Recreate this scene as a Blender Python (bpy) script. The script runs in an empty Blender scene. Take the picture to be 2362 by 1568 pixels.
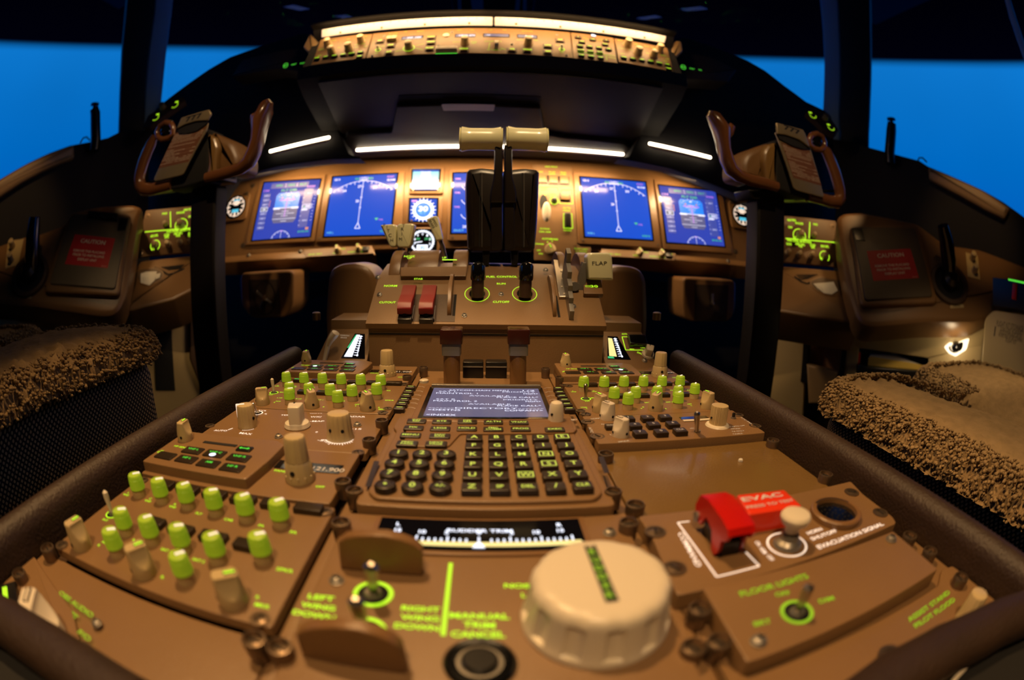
import bpy, math, random
from mathutils import Vector, Matrix, noise
from math import sin, cos, pi, radians, sqrt, atan2
random.seed(7)
SC = bpy.context.scene
COL = SC.collection
ZS = 0.60                      # height of the aisle stand's panel surface above the floor
# ---------------------------------------------------------------- camera (16 mm-equivalent fisheye held over the aisle stand)
CX, CY, CZ, YAW, PITCH, ROLL, FPX = 0.0004, -0.1114, 0.1295, -0.056, 0.1773, 0.0196, 1079.02
_f = Vector((-sin(YAW)*cos(PITCH), cos(YAW)*cos(PITCH), -sin(PITCH)))
_r0 = Vector((cos(YAW), sin(YAW), 0)); _u0 = _r0.cross(_f)
_r = _r0*cos(ROLL) + _u0*sin(ROLL); _u = _u0*cos(ROLL) - _r0*sin(ROLL)
CAMP = Vector((CX, CY, CZ))
def ray(px, py):
    dx, dy = px-1181, 784-py
    rr = math.hypot(dx, dy) or 1e-9
    th = 2*math.asin(min(1, rr/2/FPX))
    return _f*cos(th) + (_r*dx + _u*dy)*(sin(th)/rr)
cd = bpy.data.cameras.new('camera'); cam = bpy.data.objects.new('camera', cd); COL.objects.link(cam)
cd.type = 'PANO'; cd.panorama_type = 'FISHEYE_EQUISOLID'
cd.sensor_fit = 'HORIZONTAL'; cd.sensor_width = 36; cd.sensor_height = 36*1568/2362
cd.fisheye_lens = FPX/2362*36; cd.fisheye_fov = pi
cd.clip_start = 0.005; cd.clip_end = 100
cd.dof.use_dof = True; cd.dof.focus_distance = 0.46; cd.lens = 50; cd.dof.aperture_fstop = 13
M3 = Matrix((_r, _u, -_f)).transposed()
cam.matrix_world = Matrix.Translation(CAMP + Vector((0, 0, ZS))) @ M3.to_4x4()
SC.camera = cam

# ---------------------------------------------------------------- frames: a plane in the flight deck with its own right/up/out axes
class Fr:
    def __init__(s, O, N, up=None, U=None):
        s.O = Vector(O); s.N = Vector(N).normalized()
        if U is not None:
            s.U = Vector(U); s.U = (s.U - s.N*s.U.dot(s.N)).normalized()
        elif up is not None:
            s.U = Vector(up).cross(s.N).normalized()
        else:
            s.U = (Vector((0, 0, 1)).cross(s.N)).normalized()
        s.V = s.N.cross(s.U)
    def w(s, u, v, h=0): return s.O + s.U*u + s.V*v + s.N*h
    def p(s, x, y, h=0):
        d = ray(x, y); O = s.O + s.N*h
        q = CAMP + d*((O-CAMP).dot(s.N)/d.dot(s.N)) - s.O
        return (q.dot(s.U), q.dot(s.V))
    def pl(s, pts, h=0): return [s.p(x, y, h) for x, y in pts]
    def mat(s, u=0, v=0, h=0, rot=0):
        c, n = cos(rot), sin(rot); X = s.U*c + s.V*n; Y = s.V*c - s.U*n
        m = Matrix((X, Y, s.N)).transposed().to_4x4(); m.translation = s.w(u, v, h); return m
    def sub(s, u, v, h=0, N=None):
        f = Fr.__new__(Fr); f.O = s.w(u, v, h); f.U, f.V, f.N = s.U.copy(), s.V.copy(), s.N.copy(); return f
I0 = Fr((0, 0, 0), (0, 0, 1), U=(1, 0, 0))
def rad(a): return a*pi/180

# ---------------------------------------------------------------- materials
MT = {}
def mat(name, col, rough=.5, metal=0, emit=None, es=0, bump=0, bscale=400, var=0, vscale=30, spec=.5, trans=0, alpha=None, coat=0, wear=None):
    if name in MT: return MT[name]
    m = bpy.data.materials.new(name); m.use_nodes = True; nt = m.node_tree; b = nt.nodes['Principled BSDF']
    b.inputs['Base Color'].default_value = (*col, 1); b.inputs['Roughness'].default_value = rough; b.inputs['Metallic'].default_value = metal
    b.inputs['Specular IOR Level'].default_value = spec
    if coat: b.inputs['Coat Weight'].default_value = coat; b.inputs['Coat Roughness'].default_value = .12
    if trans: b.inputs['Transmission Weight'].default_value = trans
    if emit: b.inputs['Emission Color'].default_value = (*emit, 1); b.inputs['Emission Strength'].default_value = es
    if bump or var or wear:
        tc = nt.nodes.new('ShaderNodeTexCoord')
    if bump:
        n = nt.nodes.new('ShaderNodeTexNoise'); n.inputs['Scale'].default_value = bscale; n.inputs['Detail'].default_value = 3
        bp = nt.nodes.new('ShaderNodeBump'); bp.inputs['Strength'].default_value = bump; bp.inputs['Distance'].default_value = .001
        nt.links.new(tc.outputs['Object'], n.inputs['Vector']); nt.links.new(n.outputs['Fac'], bp.inputs['Height']); nt.links.new(bp.outputs['Normal'], b.inputs['Normal'])
    if var:
        n = nt.nodes.new('ShaderNodeTexNoise'); n.inputs['Scale'].default_value = vscale; n.inputs['Detail'].default_value = 6
        cr = nt.nodes.new('ShaderNodeMixRGB'); cr.inputs['Color1'].default_value = (*[c*(1-var) for c in col], 1); cr.inputs['Color2'].default_value = (*[min(1, c*(1+var)) for c in col], 1)
        nt.links.new(tc.outputs['Object'], n.inputs['Vector']); nt.links.new(n.outputs['Fac'], cr.inputs['Fac']); nt.links.new(cr.outputs['Color'], b.inputs['Base Color'])
    MT[name] = m; return m
BROWN = mat('brown_panel_paint', (.205, .115, .048), .42, var=.13, vscale=18, bump=.25, bscale=900)
BROWN2 = mat('brown_moulded_plastic', (.19, .098, .036), .36, var=.1, vscale=12, bump=.2, bscale=700)
BROWND = mat('dark_brown_plastic', (.055, .028, .013), .5, bump=.3, bscale=900)
BLANKM = mat('glossy_olive_brown_paint', (.17, .098, .030), .25, var=.12, vscale=25, bump=.15, bscale=500, coat=.3)
HOOD = mat('black_glareshield_vinyl', (.004, .0027, .002), .8, bump=.5, bscale=700)
HOODB = mat('brown_glareshield_underside', (.011, .005, .0038), .6, bump=.4, bscale=600)
BEIGE = mat('beige_knob_plastic', (.50, .38, .19), .35)
CREAM = mat('cream_handle_plastic', (.80, .76, .44), .28, coat=.4)
CREAMW = mat('warm_white_plastic', (.68, .60, .46), .35)
GREENCAP = mat('green_lit_knob_cap', (.30, .42, .03), .38, emit=(.30, .52, .01), es=.24)
KEYBLK = mat('dark_key_plastic', (.022, .013, .007), .35)
BLACKP = mat('black_plastic', (.008, .007, .006), .3)
BLACKG = mat('gloss_black', (.004, .004, .004), .12, coat=.6)
BLACKM = mat('matt_black', (.004, .0035, .003), .8)
LEVERB = mat('black_lever_shroud', (.014, .009, .006), .33)
RAILM = mat('brown_padded_rail', (.026, .012, .005), .55, var=.25, vscale=60, bump=.6, bscale=500)
STEEL = mat('worn_steel', (.42, .38, .33), .3, metal=1)
BRASSY = mat('dull_fastener_metal', (.20, .14, .09), .38, metal=.8)
HOLE = mat('deep_hole', (.003, .002, .002), .9)
REDG = mat('red_guard_plastic', (.20, .004, .004), .45)
REDB = mat('bright_red_guard_plastic', (.50, .008, .004), .3, coat=.1)
REDO = mat('orange_red_lamp_plastic', (.70, .035, .008), .35)
REDP = mat('red_placard', (.40, .004, .006), .55)
TXTW = mat('placard_white_ink', (.62, .5, .38), .6)
INK = mat('dark_engraved_ink', (.01, .008, .006), .6)
GRN = mat('yellow_green_lit_legend', (.1, .15, .01), .5, emit=(.50, .95, .02), es=1.1)
GRND = mat('dim_green_lit_legend', (.1, .15, .01), .5, emit=(.36, .72, .02), es=.6)
GRNK = mat('green_key_lamp', (.02, .1, .01), .5, emit=(.10, .80, .05), es=1.0)
KEYTX = mat('pale_green_key_legend', (.3, .4, .05), .5, emit=(.48, .62, .10), es=.75)
WHT = mat('warm_white_lit_legend', (.4, .35, .3), .5, emit=(1, .76, .58), es=1.0)
WHTK = mat('white_key_legend', (.5, .45, .36), .5, emit=(.6, .5, .4), es=.25)
SCW = mat('screen_white', (.1, .1, .1), .5, emit=(.75, .78, 1), es=1.3)
SCG = mat('screen_green', (.05, .1, .05), .5, emit=(.02, .7, .25), es=.8)
SCM = mat('screen_magenta', (.1, .05, .1), .5, emit=(.55, .2, .9), es=.9)
SCC = mat('screen_cyan', (.05, .1, .1), .5, emit=(.1, .65, .9), es=.9)
SCY = mat('screen_yellow', (.1, .1, .03), .5, emit=(1, .8, .3), es=1.1)
SCS = mat('screen_sky_blue', (.02, .05, .1), .4, emit=(0.0, .22, .95), es=1.0)
SCGY = mat('screen_grey', (.05, .05, .05), .4, emit=(.075, .085, .24), es=1.0)
SCT = mat('screen_tape', (.05, .05, .05), .4, emit=(.03, .06, .38), es=1.0)
SCB = mat('screen_glass_blue', (.01, .01, .02), .16, spec=.12, emit=(.006, .085, .66), es=1.0)
SCBP = mat('screen_glass_violet_blue', (.01, .01, .02), .16, spec=.12, emit=(.03, .06, .46), es=1.0)
SCK = mat('screen_black', (.003, .003, .006), .1)
SCHOT = mat('screen_bright_white', (.1, .1, .1), .4, emit=(.80, .85, 1), es=1.8)
SCLG = mat('screen_cdu_grey', (.02, .02, .03), .15, emit=(.125, .115, .20), es=1.0)
CYTX = mat('screen_orange', (.1, .05, .02), .4, emit=(.9, .35, .2), es=.8)
LAMP = mat('lit_fluorescent_strip', (.9, .8, .6), .5, emit=(1, .80, .55), es=9.0)
LAMPM = mat('lit_warm_diffuser', (.50, .43, .36), .5, emit=(1, .74, .54), es=.42)
PAPER = mat('white_paper', (.62, .58, .50), .7)
YOKE = mat('brown_gloss_yoke', (.16, .060, .020), .22, coat=.5)
CLIPM = mat('brushed_bronze_metal', (.30, .235, .13), .38, metal=.5, var=.15, vscale=30)
TAN = mat('tan_sill_plastic', (.30, .19, .085), .45, bump=.3, bscale=500)
WALLB = mat('beige_sidewall_plastic', (.44, .33, .15), .5, var=.06, vscale=10)
GREYM = mat('grey_metal', (.25, .23, .2), .4, metal=.6)
TAPEY = mat('yellow_paper', (.75, .5, .08), .6)
FRAMEB = mat('dark_window_frame_paint', (.010, .008, .009), .6)
FRAMEBL = mat('blue_grey_window_seal', (.30, .50, .62), .5)  # blue sky light on the frame edges, put into their base colour

# ---------------------------------------------------------------- mesh builder
def inset(poly, d):
    n = len(poly); out = []
    A = sum(poly[i][0]*poly[(i+1) % n][1]-poly[(i+1) % n][0]*poly[i][1] for i in range(n))
    s = 1 if A > 0 else -1
    for i in range(n):
        a, b, c = Vector(poly[i-1]), Vector(poly[i]), Vector(poly[(i+1) % n])
        e1 = (b-a); e2 = (c-b)
        if e1.length < 1e-9 or e2.length < 1e-9: out.append((b.x, b.y)); continue
        e1.normalize(); e2.normalize()
        n1 = Vector((-e1.y, e1.x))*s; n2 = Vector((-e2.y, e2.x))*s
        m = n1+n2; k = m.length_squared
        if k < .3: m = n1; f = 1
        else: f = 2/k
        q = b + m*d*f; out.append((q.x, q.y))
    return out
def rnd(poly, r, n=4):
    out = []; N = len(poly)
    rs = r if isinstance(r, (list, tuple)) else [r]*N
    for i in range(N):
        a, b, c = Vector(poly[i-1]), Vector(poly[i]), Vector(poly[(i+1) % N])
        d1, d2 = (a-b), (c-b); rr = min(rs[i], d1.length*.48, d2.length*.48)
        if rr <= 0: out.append((b.x, b.y)); continue
        p1, p2 = b+d1.normalized()*rr, b+d2.normalized()*rr
        for k in range(n+1):
            t = k/n; q = p1*(1-t)**2 + b*2*t*(1-t) + p2*t*t; out.append((q.x, q.y))
    return out
def rect(cx, cy, w, h, rot=0):
    c, s = cos(rot), sin(rot)
    return [(cx+x*c-y*s, cy+x*s+y*c) for x, y in ((-w/2, -h/2), (w/2, -h/2), (w/2, h/2), (-w/2, h/2))]
def circ(cx, cy, r, n=24, a0=0, a1=2*pi): return [(cx+r*cos(a0+(a1-a0)*i/n), cy+r*sin(a0+(a1-a0)*i/n)) for i in range(n)]
_tc = {}
def glyphs(s, bold=.012):
    k = (s, bold)
    if k in _tc: return _tc[k]
    cu = bpy.data.curves.new('tmp', 'FONT'); cu.body = s; cu.size = 1; cu.resolution_u = 3; cu.offset = bold; cu.fill_mode = 'FRONT'
    ob = bpy.data.objects.new('tmp', cu); COL.objects.link(ob)
    dg = bpy.context.evaluated_depsgraph_get(); ev = ob.evaluated_get(dg); me = ev.to_mesh()
    vs = [(v.co.x, v.co.y) for v in me.vertices]; fs = [tuple(p.vertices) for p in me.polygons]
    ev.to_mesh_clear(); bpy.data.objects.remove(ob); bpy.data.curves.remove(cu)
    if vs:
        x0 = min(v[0] for v in vs); x1 = max(v[0] for v in vs)
        vs = [((x-x0)/max(x1-x0, 1e-6), y/.70) for x, y in vs]; asp = (x1-x0)/.70
    else: asp = 1
    _tc[k] = (vs, fs, asp); return _tc[k]
class MB:
    def __init__(s, m=None): s.v = []; s.f = []; s.mi = []; s.mats = []; s.m = m
    def idx(s, m):
        m = m or s.m
        if m not in s.mats: s.mats.append(m)
        return s.mats.index(m)
    def add(s, vs, fs, m=None):
        b = len(s.v); s.v += [Vector(v) for v in vs]; i = s.idx(m)
        for f in fs: s.f.append(tuple(b+k for k in f)); s.mi.append(i)
        return s
    def rings(s, rings, m=None, cap0=True, cap1=True, closed=True):
        n = len(rings[0]); vs = [v for r in rings for v in r]; fs = []
        for k in range(len(rings)-1):
            for i in range(n if closed else n-1):
                j = (i+1) % n; fs.append((k*n+i, k*n+j, (k+1)*n+j, (k+1)*n+i))
        if cap0: fs.append(tuple(range(n))[::-1])
        if cap1: fs.append(tuple((len(rings)-1)*n+i for i in range(n)))
        return s.add(vs, fs, m)
    def plate(s, fr, poly, h0, h1, bev=0, m=None, low=True):
        A = sum(poly[i][0]*poly[(i+1) % len(poly)][1]-poly[(i+1) % len(poly)][0]*poly[i][1] for i in range(len(poly)))
        if A < 0: poly = poly[::-1]
        R = [[fr.w(u, v, h0) for u, v in poly]]
        if bev:
            R.append([fr.w(u, v, h1-bev) for u, v in poly])
            for a in (.4, .75, 1):
                q = inset(poly, bev*(1-cos(a*pi/2))); R.append([fr.w(u, v, h1-bev+bev*sin(a*pi/2)) for u, v in q])
        else: R.append([fr.w(u, v, h1) for u, v in poly])
        return s.rings(R, m, cap0=low)
    def box(s, fr, cx, cy, w, d, h0, h1, bev=0, m=None, rot=0, r=0):
        p = rect(cx, cy, w, d, rot)
        if r: p = rnd(p, r, 3)
        return s.plate(fr, p, h0, h1, bev, m)
    def lathe(s, fr, u, v, prof, seg=24, m=None, flute=None, cap=True):
        R = []
        for r, h in prof:
            ring = []
            for i in range(seg):
                a = 2*pi*i/seg; k = r
                if flute: k = r*flute(a, h)
                ring.append(fr.w(u+k*cos(a), v+k*sin(a), h))
            R.append(ring)
        return s.rings(R, m, cap, cap)
    def tube(s, pts, r, m=None, seg=12, cap=True):
        pts = [Vector(p) for p in pts]; R = []; n = len(pts); up = None
        for i, p in enumerate(pts):
            t = (pts[min(i+1, n-1)]-pts[max(i-1, 0)]).normalized()
            if up is None:
                up = Vector((0, 0, 1)) if abs(t.z) < .9 else Vector((1, 0, 0))
            x = up.cross(t).normalized(); up = t.cross(x)
            rr = r[i] if isinstance(r, (list, tuple)) else r
            ra, rb = rr if isinstance(rr, tuple) else (rr, rr)
            R.append([p + x*cos(2*pi*k/seg)*ra + up*sin(2*pi*k/seg)*rb for k in range(seg)])
        return s.rings(R, m, cap, cap)
    def flat(s, fr, poly, h, m=None): return s.add([fr.w(u, v, h) for u, v in poly], [tuple(range(len(poly)))], m)
    def ann(s, fr, u, v, r0, r1, h, m=None, a0=0, a1=2*pi, n=28, sq=1):
        vs = []
        for i in range(n+1):
            a = a0+(a1-a0)*i/n; vs += [fr.w(u+r0*cos(a), v+r0*sin(a)*sq, h), fr.w(u+r1*cos(a), v+r1*sin(a)*sq, h)]
        return s.add(vs, [(2*i, 2*i+1, 2*i+3, 2*i+2) for i in range(n)], m)
    def line(s, fr, a, b, w, h, m=None):
        a, b = Vector(a), Vector(b); d = (b-a)
        if d.length < 1e-9: return s
        n = Vector((-d.y, d.x)).normalized()*w/2
        return s.add([fr.w(*(a-n), h), fr.w(*(b-n), h), fr.w(*(b+n), h), fr.w(*(a+n), h)], [(0, 1, 2, 3)], m)
    def pline(s, fr, pts, w, h, m=None, close=False):
        for i in range(len(pts)-(0 if close else 1)): s.line(fr, pts[i], pts[(i+1) % len(pts)], w, h, m)
        return s
    def text(s, fr, t, a, b, H, h, m=None, bold=.012):
        """text t from uv point a to uv point b (its vertical middle line), cap height H"""
        vs, fs, asp = glyphs(t, bold)
        if not vs: return s
        a, b = Vector(a), Vector(b); d = b-a; n = Vector((-d.y, d.x)).normalized()*H
        return s.add([fr.w(*(a+d*x+n*(y-.5)), h) for x, y in vs], fs, m)
    def ctext(s, fr, t, c, H, h, m=None, rot=0, bold=.012, sx=1):
        vs, fs, asp = glyphs(t, bold); L = asp*H*sx/2; e = Vector((cos(rot), sin(rot)))*L; c = Vector(c)
        return s.text(fr, t, c-e, c+e, H, h, m, bold)
    def mesh(s, name='mesh', off=None, sharp=32):
        me = bpy.data.meshes.new(name); vs = s.v
        if off is not None: vs = [v-off for v in vs]
        me.from_pydata([tuple(v) for v in vs], [], s.f)
        for m in s.mats: me.materials.append(m)
        me.polygons.foreach_set('material_index', s.mi)
        me.polygons.foreach_set('use_smooth', [True]*len(s.f))
        me.update()
        try: me.set_sharp_from_angle(angle=radians(sharp))
        except Exception: pass
        return me

# ---------------------------------------------------------------- objects
WM = {}
def thing(name, label, cat, loc, group=None, kind=None):
    o = bpy.data.objects.new(name, None); COL.objects.link(o); o.empty_display_size = .02
    o.location = loc; WM[o] = Matrix.Translation(Vector(loc)); o['label'] = label; o['category'] = cat
    if group: o['group'] = group
    if kind: o['kind'] = kind
    return o
def part(name, mb, parent, M=None, label=None, kind=None):
    """a mesh part: world-built MB, or cached mesh placed by world matrix M"""
    if M is None:
        off = WM[parent].translation; me = mb.mesh(name, off) if WM[parent].to_3x3() == Matrix.Identity(3) else None
        if me is None:
            me = mb.mesh(name); me.transform(WM[parent].inverted())
        o = bpy.data.objects.new(name, me); WM[o] = WM[parent].copy()
        L = Matrix.Identity(4)
    else:
        me = mb if isinstance(mb, bpy.types.Mesh) else mb.mesh(name)
        o = bpy.data.objects.new(name, me); WM[o] = M.copy(); L = WM[parent].inverted() @ M
    COL.objects.link(o); o.parent = parent; o.matrix_local = L
    if label: o['label'] = label
    if kind: o['kind'] = kind
    return o
def solo(name, mb, label, cat, loc=None, group=None, kind=None):
    vs = mb.v; c = Vector(loc) if loc is not None else Vector((sum(v.x for v in vs)/len(vs), sum(v.y for v in vs)/len(vs), min(v.z for v in vs)))
    o = bpy.data.objects.new(name, mb.mesh(name, c)); COL.objects.link(o); o.location = c; WM[o] = Matrix.Translation(c)
    if kind: o['kind'] = kind
    if label: o['label'] = label
    if cat: o['category'] = cat
    if group: o['group'] = group
    return o
def struct(name, mb): return solo(name, mb, None, None, kind='structure')
# ================================================================ small hardware, each a cached mesh in its own axes
CM = {}
def cached(k, fn):
    if k not in CM:
        mb = fn(); CM[k] = mb if isinstance(mb, bpy.types.Mesh) else mb.mesh(k)
    return CM[k]
mm = .001
def flute(n, d): return lambda a, h: 1-d*(.5+.5*cos(n*a))**2
def m_knobbase():
    b = MB(BEIGE); b.lathe(I0, 0, 0, [(4.9*mm, 0), (4.9*mm, 4.8*mm), (4.5*mm, 5.2*mm)], 20); return b
def m_knobcap():
    b = MB(GREENCAP); b.lathe(I0, 0, 0, [(4.6*mm, 5.0*mm), (5.4*mm, 5.3*mm), (5.05*mm, 11.6*mm), (4.8*mm, 11.8*mm), (4.8*mm, 13.4*mm), (4.3*mm, 14.3*mm), (3.0*mm, 14.7*mm)], 32,
              flute=lambda a, h: (1-.03*(.5+.5*cos(16*a))) if h < 11.7*mm else 1)
    b.box(I0, 0, 1.6*mm, 1.5*mm, 5*mm, 14.2*mm, 15*mm, .2*mm, WHT); return b
def audio_knob(par, fr, u, v, rot=0, s=1):
    M = fr.mat(u, v, 0, rot) @ Matrix.Scale(s, 4)
    k = part('knob', cached('knob_base', m_knobbase), par, M)
    part('knob_cap', cached('knob_cap', m_knobcap), k, M, 'lit yellow-green knob cap with a white index line')
def m_selector(R=6.9*mm, H=15.5*mm, w=3.3*mm, mt=None, idx=None):
    mt = mt or BEIGE; idx = idx or GRN
    prof = [(R, 0), (R*1.01, .4*mm), (R, H*.30)]
    for k in range(1, 9): prof.append((R*(1-.12*k/8), H*(.30+.66*k/8)))
    prof.append((R*.80, H))
    b = MB(mt); seg = 36; rings = []
    for r, h in prof:
        t = max(0, (h-H*.40)/(H*.5)); lim = R if t <= 0 else max(w, R*(1-min(1, t)**.55)+w*min(1, t)**.55)
        rings.append([Vector((max(-lim, min(lim, r*cos(2*pi*i/seg))), r*sin(2*pi*i/seg), h)) for i in range(seg)])
    b.rings(rings, mt)
    b.box(I0, 0, R*.35, w*.8, R*.8, H-.1*mm, H+.25*mm, 0, INK); b.box(I0, 0, R*.35, w*.4, R*.72, H, H+.45*mm, 0, idx)
    for a in (-90, 180-20): b.lathe(Fr((R*.975*cos(rad(a)), R*.975*sin(rad(a)), H*.26), (cos(rad(a)), sin(rad(a)), 0)), 0, 0, [(1.15*mm, -1*mm), (1.15*mm, .45*mm)], 12, HOLE)
    return b
def selector(par, fr, u, v, rot=0, s=1, key='selector', **kw):
    return part('selector_knob', cached(key, lambda: m_selector(**kw)), par, fr.mat(u, v, 0, rot) @ Matrix.Scale(s, 4))
def m_dual():
    b = MB(BEIGE)
    b.lathe(I0, 0, 0, [(9.6*mm, 0), (9.8*mm, 1.2*mm), (9.0*mm, 5*mm), (8.6*mm, 11.5*mm), (7.6*mm, 13*mm), (6*mm, 13.2*mm)], 48, flute=lambda a, h: 1-(.05*(.5+.5*cos(12*a))**2 if h > 5*mm else 0))
    for k in range(12):
        a = 2*pi*(k+.5)/12; b.lathe(I0, 9.0*mm*cos(a), 9.0*mm*sin(a), [(.9*mm, 1.5*mm), (.9*mm, 4.4*mm), (.2*mm, 5*mm)], 8)
    b.lathe(I0, 0, 0, [(6*mm, 13.1*mm), (7.6*mm, 13.3*mm), (7.5*mm, 16*mm), (6.9*mm, 27*mm), (6.2*mm, 28.3*mm), (4.6*mm, 28.6*mm)], 48, flute=lambda a, h: 1-(.06*(.5+.5*cos(12*a))**2 if h > 15*mm else 0))
    for a in (-95, 40): b.lathe(Fr((9.0*mm*cos(rad(a)), 9.0*mm*sin(rad(a)), 7.5*mm), (cos(rad(a)), sin(rad(a)), 0)), 0, 0, [(1.5*mm, -1*mm), (1.5*mm, .35*mm)], 14, HOLE)
    return b
def dual_knob(par, fr, u, v, s=1): return part('dual_knob', cached('dual', m_dual), par, fr.mat(u, v, 0) @ Matrix.Scale(s, 4))
def m_fluted(R, H, n=14, skirt=1.12, mt=None, idx=None, hole=True):
    b = MB(mt or BEIGE)
    b.lathe(I0, 0, 0, [(R*skirt, 0), (R*skirt, .8*mm), (R*1.05, 3.5*mm), (R, H*.4), (R*.93, H*.9), (R*.86, H*.97), (R*.6, H)], 56, flute=lambda a, h: 1-(.06*(.5+.5*cos(n*a))**2 if 3*mm < h < H*.98 else 0))
    if idx: b.box(I0, 0, R*.5, 1.6*mm, R*.9, H-.3*mm, H+.3*mm, 0, idx); b.box(I0, 0, R*.93, 1.6*mm, .8*mm, 1*mm, H, 0, idx)
    if hole:
        for a in (-65, -125): b.lathe(Fr((R*.97*cos(rad(a)), R*.97*sin(rad(a)), H*.42), (cos(rad(a)), sin(rad(a)), 0)), 0, 0, [(1.3*mm, -1*mm), (1.3*mm, .5*mm)], 12, HOLE)
    return b
def m_fast():
    b = MB(BROWND); b.lathe(I0, 0, 0, [(4.6*mm, -5.3*mm), (4.9*mm, 0), (5.1*mm, 5*mm), (4.8*mm, 5.6*mm), (4.1*mm, 5.7*mm), (3.9*mm, 3.6*mm)], 24, BRASSY, cap=False)
    b.lathe(I0, 0, 0, [(3.9*mm, 1*mm), (3.9*mm, 3.5*mm), (2.6*mm, 4.1*mm), (.3*mm, 4.3*mm)], 20, BRASSY)
    b.box(I0, 0, 0, 5*mm, .9*mm, 4.0*mm, 4.5*mm, 0, HOLE, rot=.5); return b
def m_flatf():
    b = MB(BRASSY); b.ann(I0, 0, 0, 3.2*mm, 4.6*mm, .45*mm); b.lathe(I0, 0, 0, [(4.6*mm, -.5*mm), (4.6*mm, .45*mm)], 24, cap=False)
    b.lathe(I0, 0, 0, [(3.3*mm, -1*mm), (3.3*mm, .1*mm), (2*mm, .5*mm), (.2*mm, .6*mm)], 16); b.box(I0, 0, 0, 4.4*mm, .8*mm, .4*mm, .8*mm, 0, HOLE, rot=1.1)
    b.flat(I0, circ(0, 0, 3.9*mm, 20), .15*mm, HOLE); return b
def m_screw():
    b = MB(GREYM); b.lathe(I0, 0, 0, [(3.6*mm, -.5*mm), (3.6*mm, .7*mm), (2.9*mm, .9*mm), (2.8*mm, 2*mm), (1.6*mm, 2.8*mm), (.2*mm, 3*mm)], 20)
    for r in (.2, .2+pi/2): b.box(I0, 0, 0, 3.4*mm, .6*mm, 2.6*mm, 3.1*mm, 0, HOLE, rot=r)
    return b
def fast(par, fr, pts, kind='cup', h=0, s=1):
    key = {'cup': ('fastener_cup', m_fast), 'flat': ('fastener_flat', m_flatf), 'screw': ('screw_head', m_screw)}[kind]
    hh = {'cup': .0055, 'flat': .0005, 'screw': .002}[kind]
    for x, y in pts:
        u, v = fr.p(x, y, h+hh*s); part('fastener' if kind != 'screw' else 'screw', cached(*key), par, fr.mat(u, v, h, x*.37) @ Matrix.Scale(s, 4))
def toggle(par, fr, base, tip, L=.02, r0=1.4*mm, r1=2.2*mm, ring=(4.5*mm, 6.2*mm), ringm=None, m=None, h=0, name='toggle_switch'):
    """bat-handled toggle: base and tip are uv / world"""
    u, v = base; B = fr.w(u, v, h-1*mm); b = MB(m or STEEL)
    if ring:
        b.ann(fr, u, v, ring[0], ring[1], h+.35*mm, ringm or GRN); b.flat(fr, circ(u, v, ring[0]*.97, 24), h+.2*mm, HOLE)
        b.lathe(fr, u, v, [(ring[0]*.62, h), (ring[0]*.55, h+1.2*mm), (r0*1.6, h+2*mm)], 18, GREYM)
    T = Vector(tip); d = (T-B)
    b.tube([B, B+d*.3, B+d*.75, B+d*.93, T], [r0, r0, r1, r1*.95, r1*.35], m or STEEL, 14)
    return part(name, b, par)
def tipat(fr, u, v, h, px, py):
    """the point on the pixel's ray that stands h above the frame"""
    a, c = fr.p(px, py, h); return fr.w(a, c, h)
def P2(fr, h, *pts): return [fr.p(x, y, h) for x, y in pts]
def PT(b, fr, t, x0, y0, x1, y1, H, m=None, h=.0003, bold=.015): b.text(fr, t, fr.p(x0, y0, h), fr.p(x1, y1, h), H, h, m or b.m, bold)
def m_key(w, d, H, mt, rad_=1*mm): 
    b = MB(mt); b.plate(I0, rnd(rect(0, 0, w, d), rad_, 3), 0, H, .8*mm); return b
F0 = Fr((0, 0, 0), (0, 0, 1), U=(1, 0, 0))

# ================================================================ aisle stand body
t = thing('aisle_stand', 'brown aisle stand between the two seats with padded side rails', 'aisle stand', (0, .15, -ZS+.0))
b = MB(BROWND); b.box(F0, 0, .145, .470, .59, -ZS, -.012, .002); part('body', b, t)
b = MB(BROWN)
for x in (-.0765, .0765): b.box(F0, x, .17, .0065, .50, -.0119, -.006, .0008)
b.box(F0, 0, .372, .144, .112, -.0119, -.0058, .001)
part('mounting_rail', b, t)
for s in (-1, 1):
    b = MB(RAILM); R = []
    ys = [-.145, -.140, -.13] + [-.12+.02*k for k in range(29)] + [.450, .458, .462]
    for i, y in enumerate(ys):
        e = 1 if 2 < i < len(ys)-3 else [.3, .7, .92][min(i, len(ys)-1-i)]
        q = []
        for k in range(13):
            a = pi*k/12; q.append(Vector((s*.2505+.0105*e*cos(a), y, .0185-.012+.012*sin(a)*e)))
        q += [Vector((s*.2505-.0105*e, y, -.30)), Vector((s*.2505+.0105*e, y, -.30))]
        R.append(q)
    b.rings(R); part('side_rail', b, t)
# curved bumpers round the aft corners
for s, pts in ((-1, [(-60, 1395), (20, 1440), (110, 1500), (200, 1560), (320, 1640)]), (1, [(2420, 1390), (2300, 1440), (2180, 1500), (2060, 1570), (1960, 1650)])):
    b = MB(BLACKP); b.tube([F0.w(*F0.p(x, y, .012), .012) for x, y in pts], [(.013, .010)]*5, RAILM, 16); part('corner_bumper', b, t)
    o_ = [F0.p(x, y, .004) for x, y in pts]; co = (s*.27, -.17); b = MB(BLACKM); b.plate(F0, [(u, v-.006) for u, v in o_]+[(s*.10, -.20), co], -.011, .004, .001); part('corner_blackout', b, t)  # black plate added to darken the corner beyond the bumper
    if s > 0: b = MB(CREAMW); b.tube([F0.w(*F0.p(x, y, .008), .008) for x, y in ((2400, 1370), (2345, 1430), (2270, 1490), (2200, 1568), (2160, 1620))], .0012, CREAMW, 8); part('pale_piping', b, t)

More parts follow.
